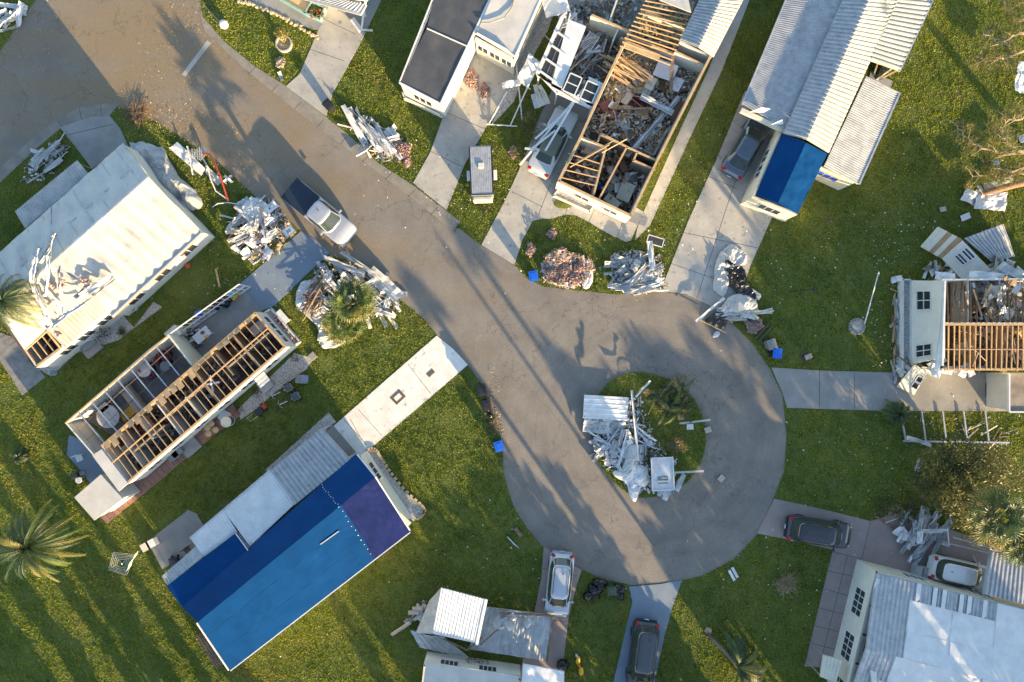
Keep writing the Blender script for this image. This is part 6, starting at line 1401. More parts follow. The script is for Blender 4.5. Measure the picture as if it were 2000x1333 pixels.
for i, (x, y) in enumerate([(1165, 1138), (1176, 1140), (1156, 1148), (1168, 1152), (1172, 1145), (1148, 1165), (1161, 1163), (1159, 1155), (1206, 1148), (1213, 1152), (1203, 1160), (1211, 1164)]):
    l_ = 'black tied trash bag, %s of the clump %s of the green bin' % (['upper left one', 'topmost one', 'left upper one', 'central one', 'one nearest the bin', 'far lower left one', 'bottom one', 'left middle one', 'topmost one', 'far right one', 'bottom left one', 'lower right one'][i], 'west' if x < 1190 else 'east'); bagp(l_, x, y, 0.02, U(.27, .36), 'trash bags west of the bin' if x < 1190 else 'trash bags east of the bin', i)
bagp('black trash bag alone by the white porch roof', 1099, 1300, .05, .45, None, 30)
for i, (x, y) in enumerate([(946, 788), (958, 812), (953, 800)]): bagp('black trash bag among the kerbside things on the inner bend', x, y, .02, U(.18, .25), 'trash bags on the inner bend', 40+i)
for i, (x, y) in enumerate([(432, 585), (440, 592), (447, 583), (420, 600), (425, 596)]): bagp('black trash bag inside the open carport, %s of the five' % ('second from the street end', 'middle one', 'nearest the street', 'deepest one', 'next to deepest')[i], x, y, .06, U(.3, .4), 'trash bags in the open carport', 50+i)
# --- D: palm heap beside the blue driveway
cloth('sheeting', 'creased white sheeting spread at the south end of the palm heap', [(588, 600), (600, 620), (625, 640), (620, 670), (635, 682), (660, 678), (676, 670), (680, 655), (650, 620), (610, 595)], MEMBRANE, .12, .35, .35, seed=11, nr=26, na=96)
cloth('sheeting', 'grey white sheeting under the brown branches of the palm heap', [(578, 580), (585, 555), (600, 548), (625, 545), (640, 560), (620, 600), (595, 615), (580, 600)], CLOTHW, .1, .4, .3, seed=12)
heap('bb', 'brown # of broken branch and lumber in the palm heap', 'the palm heap', 618, 570, 16, 36, 26, .8, .3, angs=(50, 68), seed=13, L=(1.2, 2.8), mats={'b': [WOODD, BROWN, TWIG]}, rot=.45)
heap('sps', 'white # in the middle of the palm heap', 'the palm heap middle', 660, 565, 55, 48, 46, 1.0, .15, angs=(100, 150), seed=14, L=(.8, 2.4), W=(.15, .45), mats={'s': [WHITE, OLDWHITE], 'p': [WHITE, CREAM, CLOTHW]})
heap('sb', 'white # on the street side of the palm heap', 'the palm heap street side', 735, 570, 48, 22, 26, .8, .15, angs=(130, 145), seed=15, L=(1.0, 2.8), W=(.2, .45), mats={'s': [WHITE, OLDWHITE], 'b': [WOODD, OLDWHITE]}, rot=.75)
siding('roof_beam', 'long grey green box beam across the top of the palm heap', None, P(672, 520, 1.3), 3.3, .42, ang(77, 33), .02, .15, GREYMETAL, .03, cat='beam')
siding('roof_beam', 'second long pale beam nearer the street on the palm heap', None, P(700, 515, 1.0), 3.1, .3, ang(60, 42), 0, -.1, OLDWHITE, .03, cat='beam')
siding('siding_sheet', 'broad white panel speckled with dirt at the eastern tip of the palm heap', None, P(752, 555, .6), 3.0, .95, ang(56, 52), 0, .05, OLDWHITE, .04, cat='panel')
for i, (x, y, d_) in enumerate([(718, 622, (10, 34)), (745, 620, (32, 42)), (752, 612, (40, 20)), (764, 625, (28, 34))]): siding('siding_strip', 'cream strip sticking out of the palm heap over the lawn, %s' % ('the leftmost', 'second from left', 'the upper right', 'the outermost')[i], 'strips sticking out of the palm heap', P(x, y, .4), 1.6, .28, ang(*d_), 0, 0, CREAM if i != 2 else WHITE)
rubble('small rubble through the palm heap', [(585, 590), (600, 550), (640, 510), (700, 510), (770, 580), (755, 615), (700, 620), (650, 640)], 900, [WHITEP, OLDWHITE, WOODD, GREYP, BROWN, WHITE, CREAM], .05, .7, seed=16)
for i in range(3): siding('siding_strip', 'short white strip in the trio on the grass east of the palm heap', 'trio of short strips', P(771+i*4, 597+i*3, .12), .55, .2, ang(1, 2.2), 0, 0, WHITEP)
# --- E: heap by the north kerb
heap('ssb', 'long white # in the heap by the north kerb', 'the north kerb heap', 725, 262, 42, 26, 20, .6, .1, angs=(112, 138), seed=17, L=(1.6, 4.0), W=(.18, .4), mats={'s': [WHITE, OLDWHITE], 'b': [OLDWHITE]}, rot=.8)
heap('p', 'crumpled white # at the east end of the north kerb heap', 'the north kerb heap end', 755, 280, 25, 22, 9, .5, .1, seed=18, L=(.6, 1), mats={'p': [CLOTHW, WHITE]})
cloth('insulation', 'salmon pink insulation at the east end of the north kerb heap', [(765, 275), (790, 280), (803, 285), (800, 305), (780, 315), (765, 300)], PINK, .1, .4, .4, seed=19, cat='insulation', nr=10, na=30)
rubble('small scraps round the north kerb heap', [(685, 250), (720, 230), (800, 280), (790, 310), (740, 318)], 200, [WHITEP, PINK, WOODD, OLDWHITE], .04, .25, seed=20)
# --- F: pink insulation heap
rubble('dense heap of pink insulation scraps and paper beside the blue bin', [(1057, 520), (1070, 500), (1090, 488), (1105, 492), (1140, 505), (1158, 515), (1150, 545), (1120, 562), (1090, 558), (1062, 548)], 2600, [PINK, PINK, BEIGE, OLDWHITE, PINK, BROWN, WHITEP, TERRA, YELINS, GREYP], .05, .75, (.04, .2), seed=21)
for i, (x, y, s_) in enumerate([(1090, 510, 12), (1105, 530, 16), (1120, 545, 14), (1078, 535, 12), (1095, 548, 10), (1130, 525, 10), (1097, 497, 12)]):
    cloth('insulation', '%s tufty pink insulation clump in the heap beside the blue bin' % ('upper left', 'central', 'lower right', 'left hand', 'lowest', 'right hand', 'topmost')[i], [(x+s_*math.cos(k)*U(.7, 1.2), y+s_*math.sin(k)*U(.6, 1.1)) for k in np.arange(0, 6.2, .8)], PINK, .3, .4, .5, seed=22+i, cat='insulation', group='insulation clumps beside the blue bin', nr=8, na=26)
cloth('sheeting', 'white paper sheet at the east side of the insulation heap', [(1135, 530), (1157, 522), (1158, 550), (1148, 566), (1134, 563)], WHITEP, .1, .15, .15, seed=30, nr=8, na=30)
for i, (x, y, l_) in enumerate([(1036, 488, 'western lone clump of pink insulation on the front lawn'), (1078, 458, 'lone pink insulation scrap nearest the curved walk'), (548, 122, 'tan insulation clump on the lawn below the potted tree'), (920, 158, 'large orange pink insulation heap on the driveway under the windows'), (945, 178, 'smaller orange pink insulation clump beside the large one'), (1003, 298, 'pink scrap beside the ragged bush'), (795, 318, 'dull pink scrap on the lawn south of the kerb heap'), (50, 470, 'brown pink insulation clump on the wavy roof')]):
    s_ = [9, 9, 9, 17, 11, 9, 7, 13][i]; z_ = 3.05 if i == 7 else .04
    cloth('insulation', l_, [(x+s_*math.cos(k)*U(.6, 1.2), y+s_*math.sin(k)*U(.7, 1.5)) for k in np.arange(0, 6.2, .8)], PINK if i != 2 else BEIGE, z_, .25, .35, seed=90+i, cat='insulation', nr=8, na=24)
for o in [o for o in COL.objects if o.get('label', '').endswith('clump on the wavy roof')]:
    k = (H-3.1)/H; o.location.x *= k; o.location.y *= k; o.location.z = 3.2
# --- G: flattened siding heap
heap('sps', 'pale # in the flat heap beside the wide driveway', 'the flat siding heap', 1243, 535, 48, 36, 52, .65, .1, angs=(-15, 60), seed=31, L=(.8, 2.2), W=(.2, .5), mats={'s': [WHITE, OLDWHITE, OLDWHITE, GREYMETAL], 'p': [OLDWHITE, CLOTHW]})
for i in range(5): siding('siding_sheet', '%s long panel counted from the left on the street side of the flat heap' % ('first', 'second', 'third', 'fourth', 'last')[i], 'long panels of the flat heap', P(1225+i*10, 556+i*3, .45+.06*i), U(2.4, 3.4), U(.25, .4), ang(80, -14)+U(-.1, .1), 0, U(-.2, .2), [WHITE, CREAM, OLDWHITE][i % 3], cat='panel')
siding('siding_sheet', 'upright leaning panel at the east end of the flat heap', None, P(1272, 500, .8), 2.2, .4, ang(8, 50), 0, .1, WHITE, cat='panel')
rubble('small bits in the flat siding heap', [(1190, 500), (1230, 488), (1290, 500), (1300, 560), (1240, 580), (1195, 560)], 500, [WHITEP, OLDWHITE, GREYP, WOODD, WHITE], .05, .4, seed=32)
t = thing('insect_screen', 'dark screen in a white frame leaning at the top of the flat heap', 'screen', P(1280, 471, .5), rz=ang(30, 9)); q = MB(WHITEP)
for s in (-1, 1): q.box((0, s*.3, 0), (1.2, .06, .06)); q.box((s*.6, 0, 0), (.06, .6, .06))
q.build('frame', t, origin=(0, 0, 0)); q = MB(SCREEN); q.box((0, 0, 0), (1.16, .58, .02)); q.build('mesh', t, origin=(0, 0, 0))
# --- H: white and black sheeting
cloth('sheeting', 'white sheeting thrown on the wide driveway, northern lobe', [(1408, 485), (1430, 480), (1455, 487), (1460, 508), (1450, 522), (1430, 508), (1410, 512), (1405, 540), (1422, 560), (1415, 580), (1395, 572), (1391, 545), (1398, 510)], MEMBRANE, .1, .35, .45, seed=41, nr=20, na=80)
cloth('sheeting', 'black plastic sheeting in the middle of the driveway heap', [(1406, 512), (1430, 508), (1450, 520), (1460, 555), (1475, 575), (1478, 592), (1450, 590), (1430, 570), (1415, 545)], BAG, .2, .4, .5, seed=42, nr=20, na=80)
cloth('sheeting', 'white sheeting over the lower half of the driveway heap', [(1410, 590), (1425, 578), (1455, 573), (1477, 590), (1478, 602), (1450, 612), (1415, 612), (1405, 605)], MEMBRANE, .3, .5, .4, seed=43, nr=18, na=70)
cloth('sheeting', 'small white flap pointing east over the lawn edge', [(1460, 560), (1475, 568), (1489, 578), (1478, 590), (1468, 575)], MEMBRANE, .15, .3, .2, seed=44, nr=10, na=40)
cloth('sheeting', 'dark folded roofing felt on the road side of the driveway heap', [(1368, 630), (1400, 605), (1420, 605), (1420, 635), (1405, 648)], BLACKP, .1, .3, .25, seed=45, nr=12, na=50)
siding('roof_beam', 'long white beam on the west side of the driveway heap', None, P(1387, 605, .6), 2.7, .2, ang(55, -48), .05, .3, WHITE, .02, cat='beam'); board('batten', 'pale batten on the dark felt of the driveway heap', None, P(1393, 638, .5), 2.2, ang(53, 26), 0, .07, .05, YELINS, cat='batten')
heap('sps', 'white # at the southern end of the driveway heap', 'the driveway heap', 1452, 612, 36, 10, 14, .5, .2, angs=(-12, 10), seed=46, L=(1.2, 2.8), W=(.2, .45), mats={'s': [WHITE, OLDWHITE, CREAM], 'p': [CLOTHW]})
cloth('insulation', 'pink insulation at the south end of the driveway heap', [(1455, 628), (1485, 625), (1490, 638), (1475, 650), (1462, 648)], PINK, .1, .3, .3, seed=47, cat='insulation', nr=8, na=30)
for i in range(4): board('pole', ('first green', 'first brown', 'second green', 'second brown')[i]+' pole from the left beside the pink insulation at the driveway heap', 'poles at the driveway heap', P(1486+i*3, 644+i*3, .15), 1.5, ang(20, -22), 0, .06, .05, [PALMD, WOODD][i % 2], cat='pole')
cloth('sheeting', 'clear plastic scrap on the asphalt by the driveway heap', [(1388, 660), (1398, 645), (1408, 650), (1402, 660)], CLOTHW, .03, .1, .1, seed=48, nr=6, na=20)
# --- I: island wreckage
sheetp('roof_sheet', 'large flat ribbed white roof sheet on the west side of the island', None, P(1183, 797, .55), 3.3, 1.75, ang(82, 5), 0, .02, WHITE, .05, 'roof sheet', 14, 5)
sheetp('roof_sheet', 'buckled grey blue roof sheet below the large white one on the island', None, P(1180, 832, .4), 3.1, 1.2, ang(80, 8), 0, 0, OLDWHITE, .25, 'roof sheet', 16, 3)
heap('sps', 'white # in the middle of the island wreck', 'the island wreck', 1212, 872, 55, 40, 48, .9, .1, angs=(20, 150), seed=51, L=(.8, 2.6), W=(.15, .4), mats={'s': [WHITE, OLDWHITE], 'p': [WHITE, CLOTHW, GREYMETAL]})
heap('bs', 'long narrow # in the island wreck', 'the island wreck struts', 1215, 860, 50, 45, 16, 1.0, .2, angs=(120, 160), seed=52, L=(1.6, 3.0), W=(.1, .2), mats={'s': WHITE, 'b': [ALU, OLDWHITE]})
siding('fallen_gutter', 'long upright white gutter lying across the island from top to bottom', None, P(1240, 832, 1.4), 5.2, .16, ang(10, 130), .02, 0, WHITE, .02, cat='gutter')
siding('siding_strip', 'white strip pointing to the square yellow scrap on the island', None, P(1256, 760, .9), 1.6, .16, ang(18, -26), 0, 0, WHITE)
cloth('sheeting', 'shiny white membrane folded at the south tip of the island', [(1225, 868), (1240, 870), (1245, 900), (1268, 918), (1265, 945), (1250, 955), (1242, 978), (1230, 970), (1222, 940), (1200, 932), (1195, 920), (1212, 915)], WHITEP, .25, .6, .45, seed=53, nr=22, na=90)
cloth('sheeting', 'pale grey curved panel beside the shiny membrane', [(1222, 870), (1240, 862), (1238, 895), (1228, 920), (1210, 922)], OLDWHITE, .7, .4, .2, seed=54, nr=10, na=40)
t = thing('shower_tray', 'pale blue white rectangular tray with a square opening on the island edge', 'tray', P(1294, 926, .8), rz=ang(2, 50)); q = MB(WHITEP)
for s in (-1, 1): q.box((0, s*.80, .04), (2.4, .07, .12)); q.box((s*1.2, 0, .04), (.07, 1.6, .12))
q.build('rim', t, origin=(0, 0, 0)); q = MB(CLOTHW); q.box((0, 0, 0), (2.34, 1.54, .04)); q.build('panel', t, origin=(0, 0, 0)); q = MB(GREYP, CREAM); q.box((.45, 0, .03), (.55, .75, .03)); q.use(CREAM); q.box((.55, 0, .06), (.14, .8, .04)); q.box((.3, .1, .06), (.1, .4, .04)); q.build('opening', t, origin=(0, 0, 0))
heap('s', 'white # under the pale tray on the island', 'the tray strips', 1300, 940, 30, 25, 10, .35, .1, angs=(50, 75), seed=55, L=(1.0, 1.8), mats={'s': WHITE})
board('pole', 'grey white pole pointing east from the island palm', None, P(1357, 824, .4), 2.3, ang(58, -7), .02, .13, .12, OLDWHITE, 'pole'); board('pole', 'weathered pole with splintered end pointing east below the scrub', None, P(1345, 922, .4), 2.2, ang(55, -3), 0, .14, .13, OLDWHITE, 'pole')
for s_, x, y, m_, a_ in (('square yellow board scrap on the island grass', 1264, 767, YELINS, .7), ('yellowish board scrap at the middle of the island palm', 1330, 815, YELINS, .1), ('small white square card beside the grey white pole', 1348, 834, WHITEP, .05), ('tan scrap on the asphalt east of the island', 1409, 935, BEIGE, .9), ('brown scrap just off the east rim of the island', 1383, 840, BEIGE, .3)): sheetp('scrap', s_, None, P(x, y, .12), .5, .42, a_, 0, 0, m_, .03, 'scrap', 4)
rubble('small bits under the island wreck, dark ones standing in for shaded gaps', [(1160, 820), (1200, 780), (1250, 770), (1275, 860), (1320, 900), (1290, 960), (1230, 960), (1180, 900)], 1100, [WHITE, OLDWHITE, GREYP, WOODD, BLACKP, CLOTHW], .07, .9, seed=56)  # black and brown bits darken the gaps like shade within the heap
# --- K: torn strips on the wavy roof
for i, (a_, b_, z1, z2, w_) in enumerate([((105, 455), (80, 515), 4.8, 4.5, .3), ((92, 500), (90, 580), 4.7, 4.3, .28), ((75, 485), (62, 550), 4.4, 4.2, .3), ((122, 520), (116, 580), 4.6, 4.1, .25), ((60, 500), (68, 560), 4.2, 4.1, .28), ((65, 545), (95, 620), 4.2, 3.6, .35), ((75, 555), (110, 615), 4.1, 3.6, .35), ((88, 560), (125, 612), 4.0, 3.6, .3), ((70, 575), (100, 635), 4.0, 3.4, .3), ((150, 585), (172, 545), 3.8, 3.8, .35), ((160, 580), (195, 545), 3.9, 3.7, .3), ((170, 570), (220, 540), 4.0, 3.6, .3), ((178, 575), (225, 545), 3.7, 3.5, .25), ((100, 640), (165, 595), 3.7, 3.6, .2)]):
    A_, B_ = P(*a_, z1), P(*b_, z2); d = B_-A_; siding('roof_strip', 'long torn white strip heaped on the wavy roof' if i < 9 else 'curled cream strip at the ridge end of the wavy roof pile' if i < 13 else 'long strip along the top of the cream ribs', 'torn strips on the wavy roof' if i < 9 else 'curled strips on the wavy roof', (A_+B_)/2, d.length, w_, math.atan2(d.y, d.x), math.atan2(d.z, math.hypot(d.x, d.y)), U(-.6, .6), WHITE if i % 3 else OLDWHITE, .15)
for i, (x, y, l_) in enumerate([(105, 560, 'brown pink insulation under the strips on the wavy roof'), (128, 555, 'pinkish insulation between the upright strips on the wavy roof'), (162, 550, 'small grey pink insulation wad alone on the wavy roof'), (112, 655, 'brown insulation lying on the cream ribs')]):
    q = MB(PINK)
    for k in range(7): q.blob(P(x+U(-7, 7), y+U(-6, 6), 3.3 if i == 3 else 3.85), (U(.08, .2), U(.08, .2), U(.05, .1)), 7, 5, .4, i*9+k)
    tag(q.build('insulation', smooth=True), l_, 'insulation')
# ================================================ more debris and the small household things
# --- L: white sheets under the fallen pine
sheetp('roof_sheet', 'large bent white sheet under the fallen pine trunk', None, P(1935, 392, .5), 2.2, 1.4, -.1, .05, 0, WHITE, .25, 'roof sheet', 12, 2)
sheetp('roof_sheet', 'twisted white sheet west of the fallen pine trunk', None, P(1902, 388, .4), 1.6, .9, ang(30, 14), .05, .2, WHITE, .3, 'roof sheet', 10, 0)
siding('siding_strip', 'upright pale strip against the fallen pine trunk', None, P(1913, 375, .9), 1.0, .3, 1.8, 0, .3, CREAM)
sheetp('roof_sheet', 'white sheet north of the fallen pine trunk near the right edge', None, P(1950, 358, .4), 2.2, .5, ang(60, -16), 0, .1, OLDWHITE, .15, 'roof sheet')
sheetp('scrap', 'small white folded scrap west of the blue grey sheet', None, P(1886, 424, .2), .7, .45, .4, .2, .1, WHITE, .1, 'scrap'); sheetp('scrap', 'pale scrap on the wide lawn', None, P(1842, 409, .1), .5, .35, .2, 0, 0, BEIGE, .05, 'scrap')
sheetp('scrap', 'white plastic scrap below the pine limbs', None, P(1946, 318, .5), .5, .4, .2, 0, 0, WHITEP, .05, 'scrap'); cloth('scrap', 'crumpled white lump south of the pine limbs', [(1985, 268), (2000, 262), (2004, 275), (1992, 284)], WHITEP, .1, .3, .2, seed=60, cat='scrap', nr=6, na=20)
sheetp('awning_sheet', 'curved white ribbed panel cut by the right edge under the pine', None, P(2004, 155, 1.4), 2.2, 1.7, 1.4, 0, .2, WHITE, .2, 'panel', 10, 4)
# --- M: torn metal strips beside the hatchback
heap('ss', 'long grey # in the sheaf beside the white hatchback', 'the strip sheaf', 1808, 1045, 36, 34, 22, .9, .2, angs=(50, 66), seed=61, L=(1.4, 3.2), W=(.25, .45), mats={'s': [GREYMETAL, OLDWHITE, ALU]}, rot=-.3)
heap('sp', 'short white # at the west side of the strip sheaf', 'the strip sheaf west side', 1775, 1040, 26, 30, 12, .8, .2, angs=(0, 180), seed=62, L=(.8, 1.8), W=(.15, .3), mats={'s': [WHITE, ALU], 'p': [WHITEP]})
siding('siding_strip', 'broad pale strip lying level across the strip sheaf', None, P(1824, 1037, 1.2), 2.0, .28, 0.02, 0, 0, WHITE, .03); siding('siding_strip', 'strip standing north to south on top of the strip sheaf', None, P(1799, 1012, 1.2), 1.8, .26, 1.45, 0, 0, OLDWHITE, .03)
siding('siding_strip', 'short wide white strip upright at the middle of the sheaf', None, P(1796, 1050, 1.3), .9, .4, 1.5, 0, 0, WHITEP, .02)
q = MB(ALU); q.tube([P(1850, 1030, 1.2), P(1853, 1062, 1.0), P(1870, 1066, .9), P(1935, 1082, .8)], .05, 6); tag(q.build('bent_tube'), 'long bent pale rail between the strips and the carport', 'tube')
board('pole', 'thin pale rail slanting below the golden brown tree', None, P(1905, 1062, 1.0), 3.4, ang(80, 22), 0, .06, .05, CREAM, 'pole'); board('pole', 'short pale stick on the bush west of the strips', None, P(1742, 1017, .6), 1.0, ang(24, -9), 0, .05, .04, CREAM, 'pole'); board('pole', 'yellowish thin stick across the back of the white hatchback', None, P(1912, 1110, 1.2), 2.0, ang(20, 45), 0, .05, .04, CREAM, 'pole')
q = MB(BRICK)
for i in range(9): q.box(P(1712+i*4, 1010+i*2.6, .1), (.2, .12, .1), rz=-.5+U(-.3, .3))
tag(q.build('brick_edging'), 'row of loose red edging bricks at the bush by the pinkish driveway', 'bricks')
carton('green white crate beside the hatchback', 1792, 1113, .05, (1.0, .8, .6), -.2, CLOTHG, name='crate', cat='crate')
# --- O: lanai wreck and roofless home
heap('bbsb', 'broken # lying over the wrecked lanai', 'the lanai wreck', 1135, 85, 55, 50, 46, 1.6, .5, angs=(20, 70), seed=63, L=(1.0, 3.0), W=(.12, .3), mats={'s': [WHITE, OLDWHITE], 'b': [WOODD, OLDWHITE, TWIG]}, rot=-.5)
heap('pp', 'torn # on the floor of the wrecked lanai', 'the lanai wreck floor', 1140, 90, 60, 40, 28, .6, .2, seed=64, L=(.8, 1.4), mats={'p': [WHITE, CLOTHW, BEIGE, GREYMETAL]}, rot=-.9)
heap('b', 'splayed white # at the north corner of the lanai wreck', 'the lanai corner fan', 1108, 45, 18, 16, 18, 1.6, 1.2, angs=(10, 120), seed=65, L=(.8, 1.9), mats={'b': [OLDWHITE, WHITE]})
rubble('splintered rubble over the wrecked lanai floor', [(1100, 20), (1160, 0), (1250, 0), (1220, 80), (1180, 160), (1120, 190), (1060, 150)], 1300, [WHITEP, OLDWHITE, WOODD, GREYP, BROWN, WOOD, BLACKP], .08, .6, (.05, .25), seed=66)
rooms = [(1140, 262), (1183, 165), (1230, 75), (1300, 108), (1375, 130), (1280, 310), (1225, 285), (1176, 258)]
rubble('mixed household rubble filling the big room of the roofless home', rooms, 3800, [BEIGE, BEIGE, WOODD, FLOORP, BROWN, WOOD, MAROON, YELINS, OLDWHITE, WHITEP, PLY, PLY, TERRA, GREYP], .35, .8, (.04, .26), seed=67)
rubble('rubble in the small front rooms of the roofless home', [(1096, 348), (1137, 272), (1182, 292), (1222, 290), (1275, 325), (1230, 412)], 1700, [WHITEP, BEIGE, WOODD, PLY, BROWN, WOOD, MAROON, TERRA, FLOORP], .33, .4, (.05, .25), seed=68)
rubble('yellow insulation and boards between the surviving ceiling joists', [(1258, 12), (1345, 30), (1315, 115), (1225, 85)], 500, [YELINS, YELINS, WOOD, WOODD, OLDWHITE], 1.7, .6, (.06, .3), seed=69)
heap('pbp', 'broken # of ceiling and wall in the big room', 'the big room', 1232, 190, 42, 65, 46, 1.3, .7, angs=(-40, 10), seed=70, L=(.8, 2.4), mats={'p': [WHITEP, BEIGE, PLY, BEIGE, PLY], 'b': [WOOD, WOOD, WOODD]}, rot=.45)
heap('bb', 'golden rafter # fallen across the west side of the big room', 'the fallen rafters', 1225, 135, 30, 28, 26, 1.3, 1.5, angs=(-48, -22), seed=71, L=(1.4, 3.2), mats={'b': WOOD})
heap('pp', 'leaning # in the front rooms', 'the front rooms', 1190, 345, 50, 35, 16, .6, .5, seed=72, L=(.6, 1.1), mats={'p': [WHITEP, BEIGE, WHITE]}, rot=.4)
siding('ceiling_beam_fallen', 'long pale blue beam slanting across the big room', None, P(1275, 248, 2.2), 5.6, .35, ang(70, -78), .02, 0, GREYMETAL, .02, cat='beam'); siding('ceiling_beam_fallen', 'short pale blue beam meeting the long slanting one', None, P(1283, 205, 2.3), 2.6, .5, ang(56, 30), 0, 0, GREYMETAL, .02, cat='beam')
board('plank', 'upright brown plank crossing the white ceiling sheet in the big room', None, P(1312, 145, 2.3), 2.7, ang(3, -60), 0, .25, .08, WOODD, 'plank')
sheetp('ceiling_sheet', 'large white fallen ceiling sheet in the north east of the big room', None, P(1300, 138, 1.7), 1.5, 1.2, -.4, .1, .1, WHITEP, .06, 'sheet'); sheetp('ceiling_sheet', 'white slanted sheet below the upright brown plank', None, P(1322, 165, 1.5), .7, 1.0, -.5, .2, 0, WHITEP, .05, 'sheet')
sofa('sofa', 'maroon sofa upended in the middle of the big room', 1250, 212, .6, 1.9, ang(45, 24), MAROON, 3)
sofa('sofa', 'long beige tufted sofa against the east wall of the big room', 1278, 278, .35, 2.3, ang(38, -70)+math.pi, BEIGE, 3)
cabinet('cabinet', 'brown kitchen dresser by the north east wall of the big room', 1337, 118, .35, (1.5, .6, 1.1), ang(40, 18), BROWN); cabinet('stove', 'cream cooker standing amid the big room', 1266, 172, .6, (.9, .6, .9), ang(-20, 40), CREAM, 'cooker', doors=1); cabinet('cabinet', 'dark brown chest under the short pale blue beam', 1315, 222, .35, (1.6, .7, .8), ang(30, -50), BROWN)
cabinet('cabinet', 'red brown open chest in the west of the big room, nearest the wall', 1176, 212, .5, (.8, .6, .8), .6, mat('red_brown_wood', (.16, .045, .035), (.11, .03, .025), 3, .5), tilt=.2); cabinet('cabinet', 'red brown chest beside the one nearest the wall', 1192, 227, .5, (.7, .6, .7), .3, MATS['red_brown_wood'], tilt=.15)
cabinet('cabinet', 'brown dresser with glinting top in the olive carpeted room', 1212, 328, .35, (.5, 1.0, .9), ang(1, -.5), BROWN); cabinet('cabinet', 'tan box cabinet in the west front room', 1150, 300, .35, (.8, .6, .8), -.4, BEIGE)
chair('chair', 'brown chair fallen near the east wall', 1306, 240, .4, 1.0, BROWN); table('table', 'round brown table under boards in the big room', 1300, 175, .4, .6, BROWN)
sheetp('board_sheet', 'cream board leaning in the south front room', None, P(1222, 375, 1.0), 1.0, 1.3, -.4, .1, .2, CREAM, .03, 'sheet'); sheetp('board_sheet', 'smaller cream board in the southern corner', None, P(1196, 393, .9), 1.2, .6, -.7, 0, .1, CREAM, .03, 'sheet')
siding('fallen_door', 'dark grey door slab standing on edge in the south front room', None, P(1238, 348, 1.0), 2.2, .5, ang(12, -70), 0, .4, CARGL and GREYP, .03, cat='door')
q = MB(BLUEP); q.blob(P(1172, 364, .7), (.3, .25, .2), 9, 7, .3, 3); tag(q.build('blue_bag', smooth=True), 'blue bundle in the west front room', 'bag')
for i, (x, y, dx, dy, L_) in enumerate([(1152, 305, 70, -40, 3.2), (1165, 295, 80, -48, 3.0), (1200, 285, 40, -22, 2.0)]): board('loose_beam', 'golden beam laid slantwise over the front room walls', 'slanting beams over the front rooms', P(x, y, 2.9), L_, ang(dx, dy), 0, .06, .1, WOOD, 'beam')
# white pole frames west of the sedan
for i, (a_, b_, z1, z2) in enumerate([((1016, 160), (1036, 175), 1.0, 1.2), ((950, 243), (1010, 247), .2, .2), ((955, 242), (990, 180), .2, 1.2), ((997, 245), (1033, 165), .2, 1.6), ((1008, 120), (1020, 235), 1.2, .6)]):
    q = MB(WHITEP); q.tube([P(*a_, z1), P(*b_, z2)], .05, 6); tag(q.build('pole'), ['short upper pole of the toppled white frame', 'lowest level pole of the toppled white frame', 'slanting left pole of the toppled white frame', 'slanting right pole of the toppled white frame', 'long bent upright pole beside the toppled white frame'][i], 'pole', 'poles of the toppled frame')
for i, (a_, b_, z1, z2, l_) in enumerate([((1015, 323), (1140, 175), .9, 2.6, 'longest white rail crossing the sedan diagonally'), ((1065, 295), (1130, 185), 1.9, 2.4, 'white rail crossing the sedan roof'), ((1045, 272), (1110, 215), 1.5, 2.0, 'white rail behind the sedan, further from its roof'), ((1025, 290), (1062, 293), 1.2, 1.4, 'short flat pale bar west of the sedan roof'), ((1040, 290), (1085, 255), 1.4, 1.9, 'grey rail reaching the sedan windscreen')]):
    q = MB(WHITE); q.beam(P(*a_, z1), P(*b_, z2), .14, .06); tag(q.build('fallen_rail'), l_, 'rail')
sheetp('awning_sheet', 'crumpled white awning sheet between the white home and the lanai wreck', None, P(1032, 140, 1.6), 2.0, 1.0, ang(20, -36), .2, .1, WHITE, .35, 'sheet', 14); sheetp('awning_sheet', 'folded white awning piece hanging at the poles', None, P(998, 165, 1.5), 1.3, .5, .2, .1, .1, WHITE, .3, 'sheet', 10)
sheetp('awning_sheet', 'torn white sheet at the top edge beside the smooth roof', None, P(1085, 10, 2.0), 1.8, 1.4, .3, .1, .1, WHITE, .2, 'sheet', 10); sheetp('crumpled_sheet', 'blue white bag like sheet north of the round bush', None, P(1052, 195, 1.2), .9, 1.0, .3, .2, .1, CLOTHW, .25, 'sheet', 10)
for i in range(2): siding('siding_strip', 'upright cream strip north of the round bush', 'upright strips north of the round bush', P(1050+i*12, 185, 1.5), 1.5, .3, ang(10, 32), 0, 0, CREAM)
t = thing('crib_frame', 'white slatted crib side lying on the lanai wreck', 'crib', P(1152, 82, 1.6), rz=ang(12, -18)); q = MB(WHITEP)
for s in (-1, 1): q.box((0, s*.4, 0), (1.3, .05, .05))
for i in range(10): q.box((-.6+i*.133, 0, 0), (.035, .8, .03))
q.build('slats', t, origin=(0, 0, 0))
